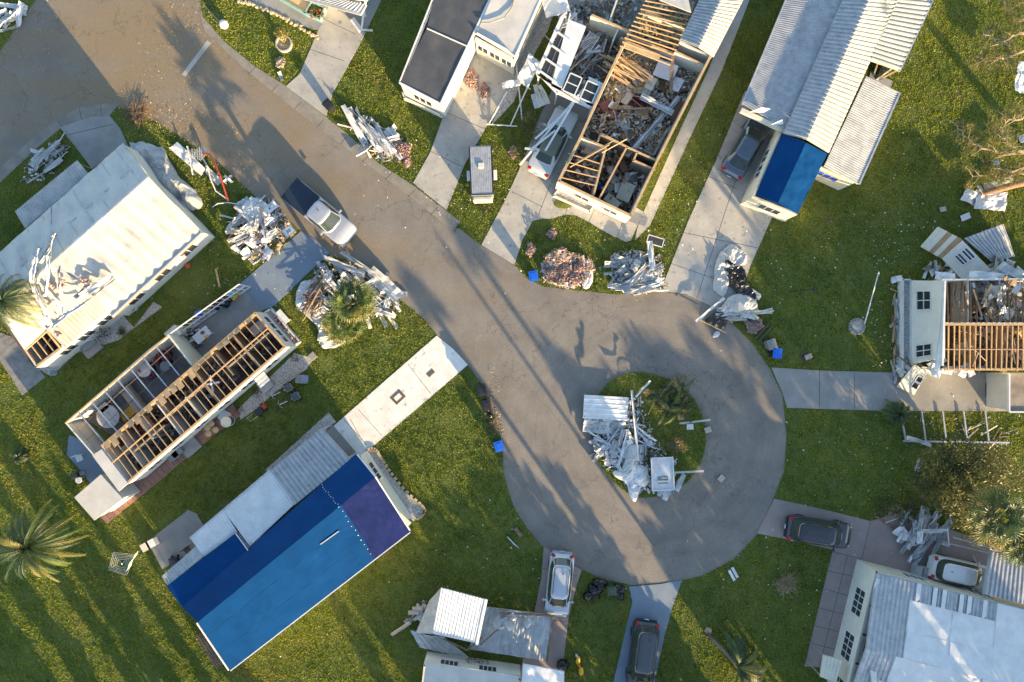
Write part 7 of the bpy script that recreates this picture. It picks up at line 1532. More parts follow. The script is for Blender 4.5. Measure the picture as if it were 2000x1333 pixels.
# --- P: collapsed home
heap('bsb', 'broken # along the foot of the collapsed home', 'the foot of the collapsed home', 1748, 650, 7, 95, 26, .4, .05, angs=(80, 115), seed=73, L=(.7, 1.8), W=(.12, .25), mats={'s': [CREAM, OLDWHITE], 'b': [PLY, WOODD, WOOD]})
heap('spb', 'white # at the south corner of the collapsed home', 'the south corner', 1775, 715, 28, 26, 28, .9, .1, angs=(100, 150), seed=74, L=(.8, 2.0), W=(.15, .35), mats={'s': [WHITE, CREAM], 'p': [WHITE, CLOTHW], 'b': [WOODD, OLDWHITE]})
heap('spb', 'torn # between the thrown wall section and the bare rafters', 'the north side of the collapsed home', 1860, 530, 60, 14, 26, .9, .1, angs=(-20, 40), seed=75, L=(.7, 1.8), W=(.15, .3), mats={'s': [WHITE, OLDWHITE], 'p': [CLOTHW, WHITE, PLY], 'b': [WOODD, PLY]})
heap('spb', 'torn # behind the thrown wall section at the right edge', 'the right edge wreck', 1955, 525, 40, 22, 24, .8, .3, angs=(-60, -20), seed=76, L=(1.0, 2.4), W=(.2, .4), mats={'s': [OLDWHITE, CREAM], 'p': [CLOTHW, PLY], 'b': [WOODD, PLY]})
rubble('brown ceiling rubble under the bare rafters', [(1845, 552), (1998, 550), (1998, 628), (1845, 628)], 1500, [WOODD, PLY, BROWN, BEIGE, YELINS, GREYP, WHITEP], 1.1, 1.1, (.06, .35), seed=77)
rubble('tan insulation and boards below the neat southern rafters', [(1845, 638), (1998, 638), (1998, 720), (1845, 720)], 1800, [YELINS, PLY, BEIGE, WOODD, WOOD, PINK, BROWN], 1.1, 1.3, (.06, .35), seed=78)
for i, (x, y, L_, a_, m_, l_) in enumerate([(1905, 590, 1.3, 1.5, PLY, 'tan wall board in the northern rooms'), (1960, 575, 1.6, 1.5, CREAM, 'cream wall board in the northern rooms near the right edge'), (1915, 560, 1.2, .2, CLOTHW, 'white crumpled sheet over the northern wall line'), (1880, 680, 1.2, .4, PLY, 'plywood sheet under the southern rafters')]): sheetp('board_sheet', l_, None, P(x, y, 2.4), L_, .8, a_, .2, .1, m_, .1, 'sheet')
heap('sp', 'pale # trailing along the southern wall top of the collapsed home', 'the southern wall top', 1850, 722, 50, 4, 10, .3, 2.6, angs=(-12, 12), seed=79, L=(1.0, 2.2), W=(.15, .25), mats={'s': [WHITE, CREAM], 'p': [WHITE]})
siding('siding_strip', 'crumpled white strip on the west end of the flattened frame', None, P(1795, 863, .4), 2.0, .3, ang(60, 8), 0, .3, WHITE, .2); siding('siding_strip', 'pale strip standing in the grass west of the olive tree', None, P(1793, 908, .5), 1.0, .35, 1.4, .1, 0, OLDWHITE, .03)
heap('b', 'thin stick # on the lawn near the flattened frame', 'the lawn sticks', 1920, 850, 55, 30, 14, .1, .08, angs=(0, 60), seed=80, L=(.5, 1.4), bw=.5, mats={'b': [CREAM, WOOD]})
# --- Q: west of the tipped roof
heap('psb', 'grey # west of the tipped white roof', 'the heap west of the tipped roof', 825, 1205, 22, 24, 14, .6, .05, angs=(20, 60), seed=81, L=(.7, 1.5), mats={'p': [CLOTHW, GREYMETAL], 's': [OLDWHITE], 'b': [WOODD]})
for i, (a_, b_, l_) in enumerate([((765, 1240), (802, 1216), 'long tan tube lying on the grass west of the tipped roof'), ((798, 1197), (820, 1197), 'short tan tube west of the tipped roof, lower of two'), ((806, 1189), (826, 1190), 'short tan tube west of the tipped roof, upper of two')]): q = MB(BEIGE); q.tube([P(*a_, .35), P(*b_, .45)], .16 if i else .13, 10); tag(q.build('cardboard_tube'), l_, 'tube')
heap('p', 'crumpled grey # on the fallen carport roof', 'the fallen carport roof', 1000, 1215, 40, 12, 8, .3, 1.5, angs=(20, 40), seed=82, L=(.8, 1.4), mats={'p': [CLOTHG, CREAM, PALMG and GREYMETAL]})
# --- R: beside the wavy roofed home
t = thing('storage_cabinet', 'tall cream cabinet tipped against the white wall by the mower seat', 'cabinet', P(346, 503, .1)); q = MB(CREAM); q.box(P(346, 503, .8), (1.1, .55, 1.5), rz=.72); q.build('body', t); q = MB(WHITEP); q.box(P(350, 506, 1.57), (1.0, .5, .03), rz=.72); q.build('top', t)
t = thing('riding_mower', 'tan riding mower under the eave of the wavy roofed home', 'mower', P(330, 522, .1)); q = MB(BEIGE); q.box(P(334, 520, .5), (1.2, .75, .5), rz=.72); q.build('body', t, bevel=.1); q = MB(BLACKP); q.box(P(329, 524, .85), (.5, .5, .12), rz=.72); q.box(P(324, 528, 1.05), (.1, .5, .4), rz=.72); q.build('seat', t, bevel=.03)
for s in ((320, 520), (330, 534), (342, 510), (348, 520)): q = MB(RUBBER); q.tube([P(*s, .22)-Vector((.05, -.06, 0)), P(*s, .22)+Vector((.05, -.06, 0))], .2, 12); q.build('wheel', t)
q = MB(ORANGE); q.lathe(P(366, 519, .02), [(.22, 0), (.22, .04), (.13, .05), (.03, .5)], 14); tag(q.build('traffic_cone', smooth=False), 'orange cone fallen near the eave of the wavy roofed home', 'cone')
rubble('dark clutter along the wall of the wavy roofed home', [(350, 500), (395, 455), (410, 465), (370, 510)], 160, [BLACKP, GREYP, WHITEP, WOODD], .05, .5, (.06, .3), seed=83)
for i, (x, y) in enumerate([(392, 470), (400, 464), (385, 478)]): bagp('black trash bag at the corner of the wavy roofed home', x, y, .02, .4, 'bags at the wavy roofed corner', 70+i)
q = MB(WHITEP); q.lathe(P(265, 603, .02), [(.2, 0), (.26, .45), (.27, .48), (.22, .48), (.18, .1)], 16); tag(q.build('bucket'), 'white round bucket on the pebbles below the wavy roofed home', 'bucket')
t = thing('steps', 'grey side steps with thin rail at the wall of the wavy roofed home', 'steps', P(182, 678)); q = MB(CONC2); q.box(P(180, 680, .15), (1.4, 1.0, .28), rz=.67); q.box(P(174, 672, .4), (1.1, .5, .3), rz=.67); q.build('step', t); q = MB(WHITEP); q.tube([P(160, 672, 0), P(162, 670, 1), P(186, 660, 1), P(196, 672, .2)], .025, 5); q.build('rail', t)
q = MB(GREYP); q.lathe(P(105, 729, .03), [(.25, 0), (.3, .03), (.1, .05)], 16, 1, .7); tag(q.build('saucer'), 'pale grey oval saucer on the lawn by the pebble bed', 'saucer')
sheetp('batten', 'loose golden post leaning at the top of the open carport', None, P(425, 543, .3), 1.4, .14, ang(8, 36), 0, 0, WOOD, .02, 'post')
# lanai furniture
for i, (x, y, l_) in enumerate([(313, 690, 'red armchair in the lanai, near its inner wall'), (327, 700, 'red armchair in the lanai, nearest the doorway'), (283, 712, 'red armchair in the lanai beside the draped table'), (296, 728, 'red armchair in the lanai, lower side of the draped table')]): sofa('armchair', l_, x, y, .12, .85, .7+i*.9, MAROON if i % 2 else REDP, 1, 'armchair')
table('table', 'round table with a white cloth between the red armchairs', 291, 722, .12, .55, WHITEP); table('table', 'blue round table in the lanai', 332, 715, .12, .38, CONCB)
sofa('sofa', 'large pale upholstered daybed in the lanai', 266, 782, .12, 2.3, ang(42, 55), BEIGE, 2); table('table', 'pale oval table in the southern end of the lanai', 222, 812, .12, .85, CLOTHW)
q = MB(YELLOW); q.box(P(250, 808, .16), (1.2, .7, .05), rz=.7); tag(q.build('yellow_mat'), 'yellow mat on the lanai floor', 'mat'); table('table', 'white square table beside the oval one', 213, 795, .12, .3, WHITEP, square=(.8, .5), rz=.7)
# carport things
table('table', 'white folding table with coloured boxes in the open carport', 403, 655, .06, .3, WHITEP, square=(1.3, .75), rz=.7); cabinet('cabinet', 'cream cabinet in the corner of the open carport', 352, 652, .06, (1.0, .8, 1.1), .7, CREAM)
for i, (x, y, m_, l_) in enumerate([(396, 650, REDP, 'small red box on the white folding table'), (404, 658, YELLOW, 'small yellow box on the white folding table')]): carton(l_, x, y, .8, (.25, .2, .1), .5, m_)
t = thing('shopping_cart', 'pale blue cart near the barred screen wall', 'cart', P(398, 618, .06), rz=.8); q = MB(CONCB); q.box((0, 0, .5), (.8, .5, .06)); q.build('basket', t, origin=(0, 0, 0)); q = MB(ALU)
for sx in (-1, 1):
    for sy in (-1, 1): q.beam((sx*.35, sy*.22, .1), (sx*.4, sy*.25, .9), .03, .03)
q.build('frame', t, origin=(0, 0, 0))
rubble('household clutter stacked in the open carport', [(352, 660), (372, 640), (400, 648), (392, 675), (372, 690)], 260, [BLACKP, GREYP, WHITEP, WOODD, BEIGE, CLOTHG], .1, .7, (.06, .32), seed=84)
q = MB(BLUEP); q.blob(P(388, 612, .8), (.3, .25, .1), 8, 6, .3, 5); tag(q.build('blue_cloth', smooth=True), 'blue patterned cloth beside the pale blue cart', 'cloth')
q = MB(MATS['turquoise_paint'], YELLOW, PALMG); q.box(P(455, 575, .4), (.6, .4, .5), rz=.7); q.use(YELLOW); q.box(P(460, 581, .4), (.5, .15, .3), rz=.9); tag(q.build('toolbox'), 'turquoise and yellow boxes stacked at the end of the barred wall', 'boxes')
rubble('furnishings rubble inside the rooms of the beamed home', [(215, 875), (495, 630), (540, 675), (265, 915)], 2200, [WOODD, BROWN, WHITEP, BEIGE, MAROON, GREYP, WOOD, PLY, BLACKP, CLOTHW], .38, .5, (.06, .32), seed=85)
for i, (x, y, m_, l_) in enumerate([(512, 640, WHITEP, 'white kitchen unit in the front room under the beams'), (345, 760, BROWN, 'brown sideboard in the middle room under the beams'), (300, 830, MAROON, 'dark red chest in the room under the beams'), (460, 690, BROWN, 'brown table unit in the second front room'), (265, 870, BEIGE, 'beige chest in the southernmost room')]): cabinet('cabinet', l_, x, y, .36, (1.3, .7, .8), .7, m_)
t = thing('ceiling_fan', 'white four bladed ceiling fan hanging among the beams', 'fan', P(413, 750, 2.3)); q = MB(WHITEP); q.lathe(P(413, 750, 2.25), [(.12, 0), (.14, .1), (.05, .2)], 10); q.build('hub', t)
for i in range(4): a = .2+i*1.571; c = P(413, 750, 2.35); q = MB(WHITEP); q.beam(c+Vector((math.cos(a)*.15, math.sin(a)*.15, 0)), c+Vector((math.cos(a)*.6, math.sin(a)*.6, 0)), .14, .02); q.build('blade', t)
# yard things south of the beamed home
def air_conditioner(px, py):
    t = thing('air_conditioner', 'round topped air conditioner on a white pad beside the beamed home', 'air conditioner', P(px, py, .04)); q = MB(WHITEP); q.prism([xy(P(*p)) for p in ((425, 815), (436, 800), (452, 808), (456, 828), (440, 832))], 0, .1); q.build('pad', t)
    q = MB(CREAM); q.lathe(P(px, py, .1), [(.40, 0), (.42, .7), (.36, .76), (.34, .72)], 20); q.build('casing', t); q = MB(BLACKP); q.lathe(P(px, py, .78), [(.33, 0), (.33, .03), (.05, .04)], 20); q.build('fan_grille', t)
air_conditioner(449, 822)
for i, (x, y) in enumerate([(413, 828), (421, 840), (405, 836), (407, 848), (420, 830)][:4]):
    t = thing('tree_stump', 'round cut log standing on the red pavers', 'log', P(x, y, .05), 'logs on the red pavers'); t['label'] = 'round cut log standing on the red pavers, %s of the four' % ('topmost', 'rightmost', 'leftmost', 'lowest')[i]; q = MB(BARKP); q.lathe(P(x, y, .05), [(.27, 0), (.25, .4)], 14); q.build('bark', t); q = MB(WOOD); q.lathe(P(x, y, .45), [(.24, 0), (.2, .015), (.02, .02)], 14); q.build('cut_face', t)
for x, y in ((345, 890), (352, 882)): cabinet('bench', 'grey low bench unit on the pavers, %s one' % ('lower' if y > 885 else 'upper'), x, y, .05, (.8, .45, .5), .7, GREYP, 'bench', doors=0)
q = MB(CONC2); q.box(P(372, 873, .1), (1.4, 1.1, .18), rz=.7); tag(q.build('step_slab'), 'square concrete step slab beside the grey bench units', 'slab')
q = MB(CONC); q.box(P(519, 752, .1), (1.0, .9, .3), rz=.7); tag(q.build('step_slab'), 'white topped door step near the front end of the beamed home', 'slab'); sheetp('awning_sheet', 'white door awning over the step of the beamed home', None, P(512, 742, 1.9), .9, .8, .7, 0, -.15, WHITE, .02, 'awning', 6, 3)
t = thing('tube_television', 'old grey television set standing on the lawn', 'television', P(591, 740, .02)); q = MB(GREYP); q.box(P(590, 741, .35), (.8, .6, .65), rz=-.1); q.build('casing', t, bevel=.04); q = MB(CONCB); q.box(P(595, 739, .7), (.5, .46, .04), rz=-.1); q.build('top_panel', t)
t = thing('lawn_mower', 'red and black lawn mower on the grass', 'mower', P(511, 801, .02), rz=.8); q = MB(BLACKP); q.box((-.1, 0, .3), (.6, .5, .25)); q.build('engine', t, origin=(0, 0, 0), bevel=.05); q = MB(REDP); q.box((.4, 0, .25), (.35, .4, .2)); q.build('deck', t, origin=(0, 0, 0), bevel=.05)
for sx in (-1, 1):
    for sy in (-1, 1): q = MB(RUBBER); q.tube([(sx*.33, sy*.3-.03, .12), (sx*.33, sy*.3+.03, .12)], .12, 10); q.build('wheel', t, origin=(0, 0, 0))
q = MB(CHROME); q.tube([(-.4, -.2, .35), (-.9, -.18, .9), (-.9, .18, .9), (-.4, .2, .35)], .02, 5); q.build('handle', t, origin=(0, 0, 0))
def tricycle(label, px, py, rz):
    t = thing('tricycle', label, 'tricycle', P(px, py, .02), rz=rz); O = (0, 0, 0)
    for x, y in ((.85, 0), (-.5, .35), (-.5, -.35)):
        q = MB(RUBBER); n = 20; c = [(x+.3*math.cos(2*math.pi*i/n), y, .3+.3*math.sin(2*math.pi*i/n)) for i in range(n+1)]; q.tube(c, .03, 5, cap=False); w_ = q.build('wheel', t, origin=O)
        q = MB(CHROME)
        for i in range(0, n, 2): q.beam((x, y, .3), c[i], .008, .008)
        q.build('spokes', w_, origin=O)
    q = MB(WHITEP); q.tube([(.85, 0, .3), (.72, 0, .75), (.1, 0, .4), (-.5, 0, .35)], .03, 6); q.tube([(-.5, -.35, .3), (-.5, .35, .3)], .025, 6); q.tube([(.1, 0, .4), (-.05, 0, .75)], .025, 6); q.build('frame', t, origin=O)
    q = MB(CHROME); q.tube([(.55, -.32, 1.0), (.7, -.2, .95), (.72, 0, .9), (.7, .2, .95), (.55, .32, 1.0)], .02, 6); q.build('handlebar', t, origin=O)
    q = MB(BLACKP); q.box((-.05, 0, .8), (.28, .22, .08)); q.build('saddle', t, origin=O, bevel=.03)
    q = MB(GREYP); 
    for s in (-1, 1): q.box((-.55, s*.24, .6), (.5, .03, .25)); q.box((-.55+s*.25, 0, .6), (.03, .48, .25))
    q.box((-.55, 0, .49), (.5, .48, .02)); q.build('basket', t, origin=O)
    return t
tricycle('white tricycle with basket on the lawn, upper of the pair', 556, 763, ang(-34, 18)); tricycle('white tricycle with grey basket on the lawn, lower of the pair', 570, 780, ang(-26, 14))
# patio corner things
t = thing('grill', 'black barbecue grill at the rim of the blue grey patio', 'grill', P(160, 925, .04), rz=.3); q = MB(BLACKP); q.box((0, 0, .8), (.6, .45, .3)); q.build('lid', t, origin=(0, 0, 0), bevel=.08); q = MB(BLACKP); q.box((0, 0, .35), (.5, .4, .5)); q.build('cabinet', t, origin=(0, 0, 0)); q = MB(GREYP); q.box((.5, 0, .75), (.4, .35, .03)); q.build('side_shelf', t, origin=(0, 0, 0))
chair('chair', 'white plastic chair on the blue grey patio', 162, 893, .05, .4, WHITEP); table('table', 'small white round table fallen beside the grill', 160, 936, .05, .25, WHITEP, h=.4)
for i, (x, y, l_) in enumerate([(303, 1058, 'white cooler box at the corner of the grey slab, right one'), (292, 1064, 'cream cooler box at the corner of the grey slab, left one')]): cabinet('cooler', l_, x, y, .05, (.6, .55, .6), .5, WHITEP if i == 0 else CREAM, 'cooler', doors=0)
chair('chair', 'brown chair by the ribbed wing on the grey slab', 372, 1072, .05, .7, BROWN); bin_('storage_bin', 'dark round tub by the slatted awning', 345, 1094, .2, BLACKP, h=.5, w=.6, d=.6)
# clothes line
t = thing('clothes_dryer', 'rotary clothes line with green sheets standing on the lower left lawn', 'clothes line', P(238, 1101)); c = P(238, 1101, 1.8)
q = MB(CHROME); q.tube([P(238, 1101, 0), c+Vector((0, 0, .1))], .03, 6); q.build('pole', t); tips = [P(x, y, 2.0) for x, y in ((221, 1079), (264, 1083), (248, 1124), (212, 1114))]
for p in tips: q = MB(CHROME); q.beam(c, p, .03, .03); q.build('arm', t)
q = MB(WHITEP)
for k in (.4, .55, .7, .85, .98):
    for i in range(4): q.beam(c.lerp(tips[i], k), c.lerp(tips[(i+1) % 4], k), .012, .012)
q.build('lines', t); q = MB(mat('pale_green_cloth', (.45, .55, .42), (.36, .46, .34), 3, .8)); a_, b_ = c.lerp(tips[1], .95), c.lerp(tips[2], .7); q.grid(lambda u, v: a_.lerp(b_, u)+Vector((.05*math.sin(u*9), .1*v, -.5*v)), 8, 4); q.build('hanging_cloth', t)
# flagpole with stone ring, street lamps, lone bits
t = thing('flagpole', 'thin white pole toppled from a round stone ring on the wide lawn', 'flagpole', P(1690, 635)); q = MB(WHITEP); q.tube([P(1689, 632, .5), P(1716, 533, 2.2)], [.05, .035], 8); q.build('pole', t); q = MB(CHROME); q.blob(P(1716, 533, 2.25), .07, 8, 6, 0); q.build('finial', t)
t = thing('stone_ring', 'round pebble ring at the foot of the toppled white pole', 'stone ring', P(1674, 638)); q = MB(CONC2)
for i in range(18): a = i*.349; q.blob(P(1674, 638, .1)+Vector((math.cos(a)*.55, math.sin(a)*.55, 0)), (.12, .12, .1), 6, 4, .2, i)
q.build('border', t); q = MB(PEBBLE); q.lathe(P(1674, 638, .02), [(.5, 0), (.45, .08), (.1, .1)], 18); q.build('pebbles', t)
t = thing('lamp_post', 'short black lamp post lying on the wide lawn', 'lamp post', P(1565, 569)); q = MB(BLACKP); q.tube([P(1542, 570, .1), P(1584, 566, .2)], .035, 6); q.build('post', t); q = MB(BLACKP); q.lathe(P(1590, 566, .08), [(.06, 0), (.16, .1), (.16, .25), (.03, .35)], 6); q.build('lantern', t)
t = thing('birdbath_lamp', 'white globe lamp lying with its pole on the grass by the street corner', 'lamp', P(430, 40)); q = MB(WHITEP); q.blob(P(437, 48, .3), .34, 16, 12, 0); q.build('globe', t, smooth=True); q = MB(PALMD, CHROME); q.use(CHROME); q.tube([P(428, 42, .25), P(396, 8, .15)], .035, 6); q.build('pole', t)
siding('siding_strip', 'lone white strip at the tip of the lawn by the first driveway', None, P(548, 150, .2), .7, .25, ang(10, 16), 0, 0, WHITEP); siding('siding_strip', 'long thin white batten on the lawn north of the narrow driveway', None, P(1002, 1060, .1), 1.25, .09, ang(26, 27), 0, 0, WHITEP, .01)
sheetp('board_sheet', 'brown split board beside the long white batten', None, P(1012, 1040, .12), .8, .3, ang(16, 20), 0, 0, WOODD, .04, 'board')
t = thing('bench', 'small white double slatted bench on the lower right lawn', 'bench', P(1428, 1117, .02), rz=ang(12, 22)); q = MB(WHITEP); q.box((0, .16, .42), (.85, .2, .04)); q.build('seat', t, origin=(0, 0, 0)); q = MB(WHITEP); q.box((0, -.16, .60), (.85, .2, .04)); q.build('backrest', t, origin=(0, 0, 0)); q = MB(GREYP)
for s in (-1, 1): q.beam((s*.3, .16, 0), (s*.3, .16, .4), .04, .04); q.beam((s*.3, -.12, 0), (s*.3, -.16, .6), .04, .04)
q.build('frame', t, origin=(0, 0, 0))
t = thing('toy_slide', 'yellow and blue plastic ride on toy lying on the bottom lawn', 'toy', P(1133, 1298, .02)); q = MB(YELLOW); q.blob(P(1129, 1291, .15), (.17, .34, .12), 12, 8, .15, 2); q.build('seat', t, smooth=True); q = MB(YELLOW); q.blob(P(1135, 1311, .15), (.18, .34, .12), 12, 8, .2, 3); q.build('body', t, smooth=True); q = MB(CONCB); q.box(P(1126, 1281, .15), (.2, .3, .12), rz=.2); q.build('handle', t, bevel=.03); q = MB(ORANGE); q.blob(P(1131, 1300, .25), (.12, .12, .1), 8, 6, .1, 4); q.build('wheel', t)
carton('broken cardboard box among twigs on the lawn east of the driveway heap', 1577, 697, .03, (.5, .35, .25), .4, BEIGE); twiggy('twig_pile', 'round mat of twigs under the broken cardboard box', 1572, 698, .5, 90, .15, WOODD, 91, 'twigs')
t = thing('outdoor_cooler', 'white appliance with a blue window at the edge of the tan flat roof', 'appliance', P(1962, 785, .05)); q = MB(WHITEP); q.box(P(1961, 785, .5), (.55, .8, .9)); q.build('casing', t, bevel=.03); q = MB(BLUEP); q.box(P(1967, 785, .96), (.2, .7, .04)); q.build('panel', t)
cabinet('cabinet', 'grey metal double cabinet on the grey driveway near the right edge', 1958, 761, .05, (.9, 1.0, .9), 0, GREYP); q = MB(BLACKP); q.box(P(1936, 762, .06), (.85, 1.1, .04)); tag(q.build('door_mat'), 'black mat beside the grey metal cabinet', 'mat')
q = MB(SOIL); q.lathe(P(1101, 398, .03), [(.75, 0), (.7, .08), (.1, .12)], 20, 1.0, .55); tag(q.build('mulch_bed'), 'small round mulch bed at the corner of the roofless home', 'bed')
q = MB(CONC2); q.box(P(614, 758, .03), (.9, .7, .06), rz=.7) if 0 else q.box(P(611, 696, .1), (.5, .5, .15), rz=.7); tag(q.build('step_slab'), 'small grey slab at the front corner of the beamed home', 'slab')
t = thing('bench', 'white bench beside the long flower bed of the beamed home', 'bench', P(556, 619, .02), rz=ang(20, 22)); q = MB(WHITEP); q.box((0, 0, .42), (1.1, .45, .05)); q.build('seat', t, origin=(0, 0, 0)); q = MB(WHITEP)
for s in (-1, 1): q.box((s*.45, 0, .2), (.06, .4, .38))
q.build('leg_frame', t, origin=(0, 0, 0))
for i in range(2): q = MB(mat('drain_cover', (.12, .095, .07), (.08, .065, .05), 4, .9)) if i == 0 else MB(MATS['drain_cover']); c = P(*((777, 776), (841, 729))[i], .05); q.box(c+Vector((0, 0, .003)), ((.95, .75, .012), (.6, .35, .012))[i], rz=.75); q.use(CONCW); (q.box(c+Vector((0, 0, .012)), (.55, .35, .012), rz=.75) if i == 0 else None); tag(q.build('drain_cover'), ['brown framed square cover in the whitewashed driveway', 'plain brown patch cover in the whitewashed driveway'][i], 'cover')
q = MB(CONC); q.prism([xy(P(*p)) for p in ((405, 79), (412, 85), (362, 150), (355, 146))], .012, .018); o = q.build('road_marking'); struct(o); o['label'] = 'worn white stop bar at the street corner'
twiggy('brush_pile', 'brown brushwood along the inner bend of the kerb', 965, 830, .6, 80, .2, WOODD, 92, 'brushwood'); twiggy('brush_pile', 'brown leafless hedge remains at the shaded street corner', 270, 222, 1.3, 260, .35, WOODD, 93, 'brushwood'); twiggy('brush_pile', 'dry palm litter beside the round mulch bed', 1108, 400, .4, 60, .12, WOODD, 94, 'brushwood')
twiggy('vine', 'thin sprouting weed beside the pebble bed of the wavy roofed home', 240, 648, .6, 60, .3, PALMG, 95, 'weed')

# more wreckage where the photograph is densest
rubble('broken ceiling and insulation lying across the northern rafters of the collapsed home', [(1845, 552), (1998, 550), (1998, 628), (1845, 628)], 260, [WOODD, PLY, BROWN, BEIGE, YELINS, OLDWHITE], 2.7, .8, (.08, .5), seed=96)
heap('pb', 'torn # over the northern rafters of the collapsed home', 'the northern rafters', 1925, 588, 70, 34, 22, .5, 2.9, angs=(60, 110), seed=97, L=(.8, 2.2), mats={'p': [PLY, BEIGE, CLOTHW, CREAM], 'b': [WOODD, WOOD]})
heap('b', 'cracked # over the neat southern rafters', 'the southern rafters', 1925, 680, 70, 34, 10, .3, 3.3, angs=(70, 100), seed=98, L=(.8, 1.8), mats={'b': [WOOD, WOODD]})
rubble('insulation tufts and plaster over the west rooms of the roofless home', [(1183, 165), (1226, 75), (1290, 100), (1260, 190), (1200, 200)], 700, [YELINS, BEIGE, WHITEP, YELINS, WOOD], .9, .9, (.05, .25), seed=99)
rubble('white and tan ceiling bits on top of the rooms of the roofless home', rooms, 1100, [WHITEP, BEIGE, CREAM, YELINS, PLY, WOOD], .9, .8, (.04, .22), seed=100)
rubble('small scraps of board and plaster scattered about the collapsed home lawn', [(1700, 440), (1840, 430), (1800, 500), (1750, 560), (1745, 720), (1700, 720)], 160, [WHITEP, CREAM, PLY, WOODD], .05, .04, (.02, .09), seed=102)
rubble('bits of siding strewn round the flattened frame', [(1780, 800), (1990, 800), (1990, 900), (1800, 880)], 130, [WHITEP, CREAM, PLY, OLDWHITE], .05, .04, (.02, .09), seed=103)
rubble('brown leaves and grit along the inner bend of the kerb', [(930, 740), (950, 750), (985, 840), (975, 870), (955, 820)], 260, [WOODD, WOOD, BEIGE], .02, .03, (.02, .07), seed=104)

for i, (x, y, a_, l_) in enumerate([(1862, 590, 75, 'broken rafter hanging into the north west room of the collapsed home'), (1890, 600, 110, 'broken rafter leaning across the northern wall stub'), (1925, 605, 65, 'snapped rafter over the middle northern room'), (1950, 610, 120, 'snapped rafter over the eastern northern room'), (1975, 590, 80, 'splintered rafter near the right edge')]):
    board('broken_rafter', l_, None, P(x, y, 2.9), U(1.8, 2.8), R(a_), U(-.3, .3), .06, .11, WOOD if i % 2 else WOODD, 'rafter')
for i, (x, y, L_, W_, a_, m_, l_) in enumerate([(1842, 540, 2.0, .7, -.1, WHITE, 'crumpled white sheet at the top of the pale front wall'), (1935, 540, 3.2, .8, -.12, WHITE, 'long curled white sheet along the north edge of the collapsed home'), (1975, 530, 2.4, .9, -.5, OLDWHITE, 'weathered curled sheet by the blue grey roof sheet'), (1830, 708, 1.6, .7, .5, CREAM, 'cream torn sheet at the south corner of the pale front wall'), (1752, 545, .9, .6, .3, WHITE, 'small white box like scrap at the north foot of the pale front wall')]):
    sheetp('torn_sheet', l_, None, P(x, y, 2.6 if i < 4 else .3), L_, W_, a_, .1, .1, m_, .3, 'sheet', 14, cut=.4)

rubble('pale plaster and board pieces heaped on the rooms of the roofless home', [(1096, 348), (1137, 272), (1183, 165), (1230, 75), (1375, 130), (1232, 412)], 900, [BEIGE, WHITEP, CREAM, FLOORP, PLY], .8, .9, (.06, .30), seed=106)
# ================================================ trees standing just beyond the frame towards the low sun; their long shadows fall into the picture
def beyond(u, s, h, r, z0=.6, seed=0, dens=75, palm=False):
    x = .819*u+.573*s; y = -.573*u+.819*s; rr = random.Random(seed); n = max(2, int((h-z0)/(1.3*r))+1); bl = []
    for i in range(n):
        z = lerp(z0+r*.6, h-r*.6, i/(n-1)); k = H/(H-z); a = rr.uniform(-.3, .3)*r*26; q = r*(1-.25*abs(i/(n-1)-.4))
        bl.append((1000+(x+a-1000)*k, 666.5+(y-a*.5-666.5)*k, z, q, q, max(r*.8, (h-z0)/n*.75)))
    tree('shade_tree', 'dense shade tree standing beyond the lower edge of the picture', bl, (x, y), [LEAFD, LEAF], .34, dens, seed, group='shade trees beyond the frame', tr=.2)
sd_ = 300
def pole(u, tip, h):
    s = tip+h*122.3; b = P(.819*u+.573*s, -.573*u+.819*s); t = thing('utility_pole', 'wooden utility pole beyond the lower edge of the picture', 'utility pole', b)
    q = MB(WOODD); q.tube([b, b+Vector((0, 0, h))], [.16, .11], 8); q.build('pole', t); q = MB(WOODD); q.beam(b+Vector((-1, .4, h-.6)), b+Vector((1, -.4, h-.6)), .1, .12); q.build('crossarm', t)
pole(437, 860, 10)
for u, tip, h in ((344, 985, 9), (476, 950, 10.4)):
    s = tip+h*122.3; x = .819*u+.573*s; y = -.573*u+.819*s; k = H/(H-h)
    tag(fan_palm('fan_palm', 'slender fan palm beyond the lower edge of the picture', 1000+(x-1000)*k, 666.5+(y-666.5)*k, (x, y), h, 22, .6, [PALMD], 400+u, pet=.6), None, None, 'slender palms beyond the frame')

for u, tip, h, r in [(-745, 560, 6.2, 1.3), (-700, 640, 6, 1.2), (-625, 700, 5.6, .9), (-548, 690, 5.8, .55), (-492, 720, 5.5, 1.3), (-432, 800, 5.4, .45), (-372, 1010, 4.6, .9),
                     (50, 1345, 4.6, 1.2), (110, 1300, 4.8, 1.2), (172, 1320, 5, 1.3), (240, 1290, 5, 1.5), (305, 1280, 5.4, 1.5), (352, 1330, 5.2, .9), (-140, 1330, 4.2, .7), (-60, 1400, 4, .8)]:
    sd_ += 1; beyond(u, max(tip+h*122.3, (1440+.573*u)/.819), h, r, seed=sd_)
for u, tip, h, r, z0 in [(494, 1180, 8.6, 1.25, 3.6), (560, 1330, 8.6, 1.6, .5), (625, 1280, 9, 1.4, .5), (668, 1300, 9, 1.3, .5), (735, 1350, 9, 1.9, .5), (815, 1250, 10, 1.9, .5), (890, 1330, 10, 1.9, .5), (455, 1560, 5.6, .16, .3)]:
    sd_ += 1; beyond(u, max(tip+h*122.3, (1440+.573*u)/.819), h, r, z0, sd_, 80)
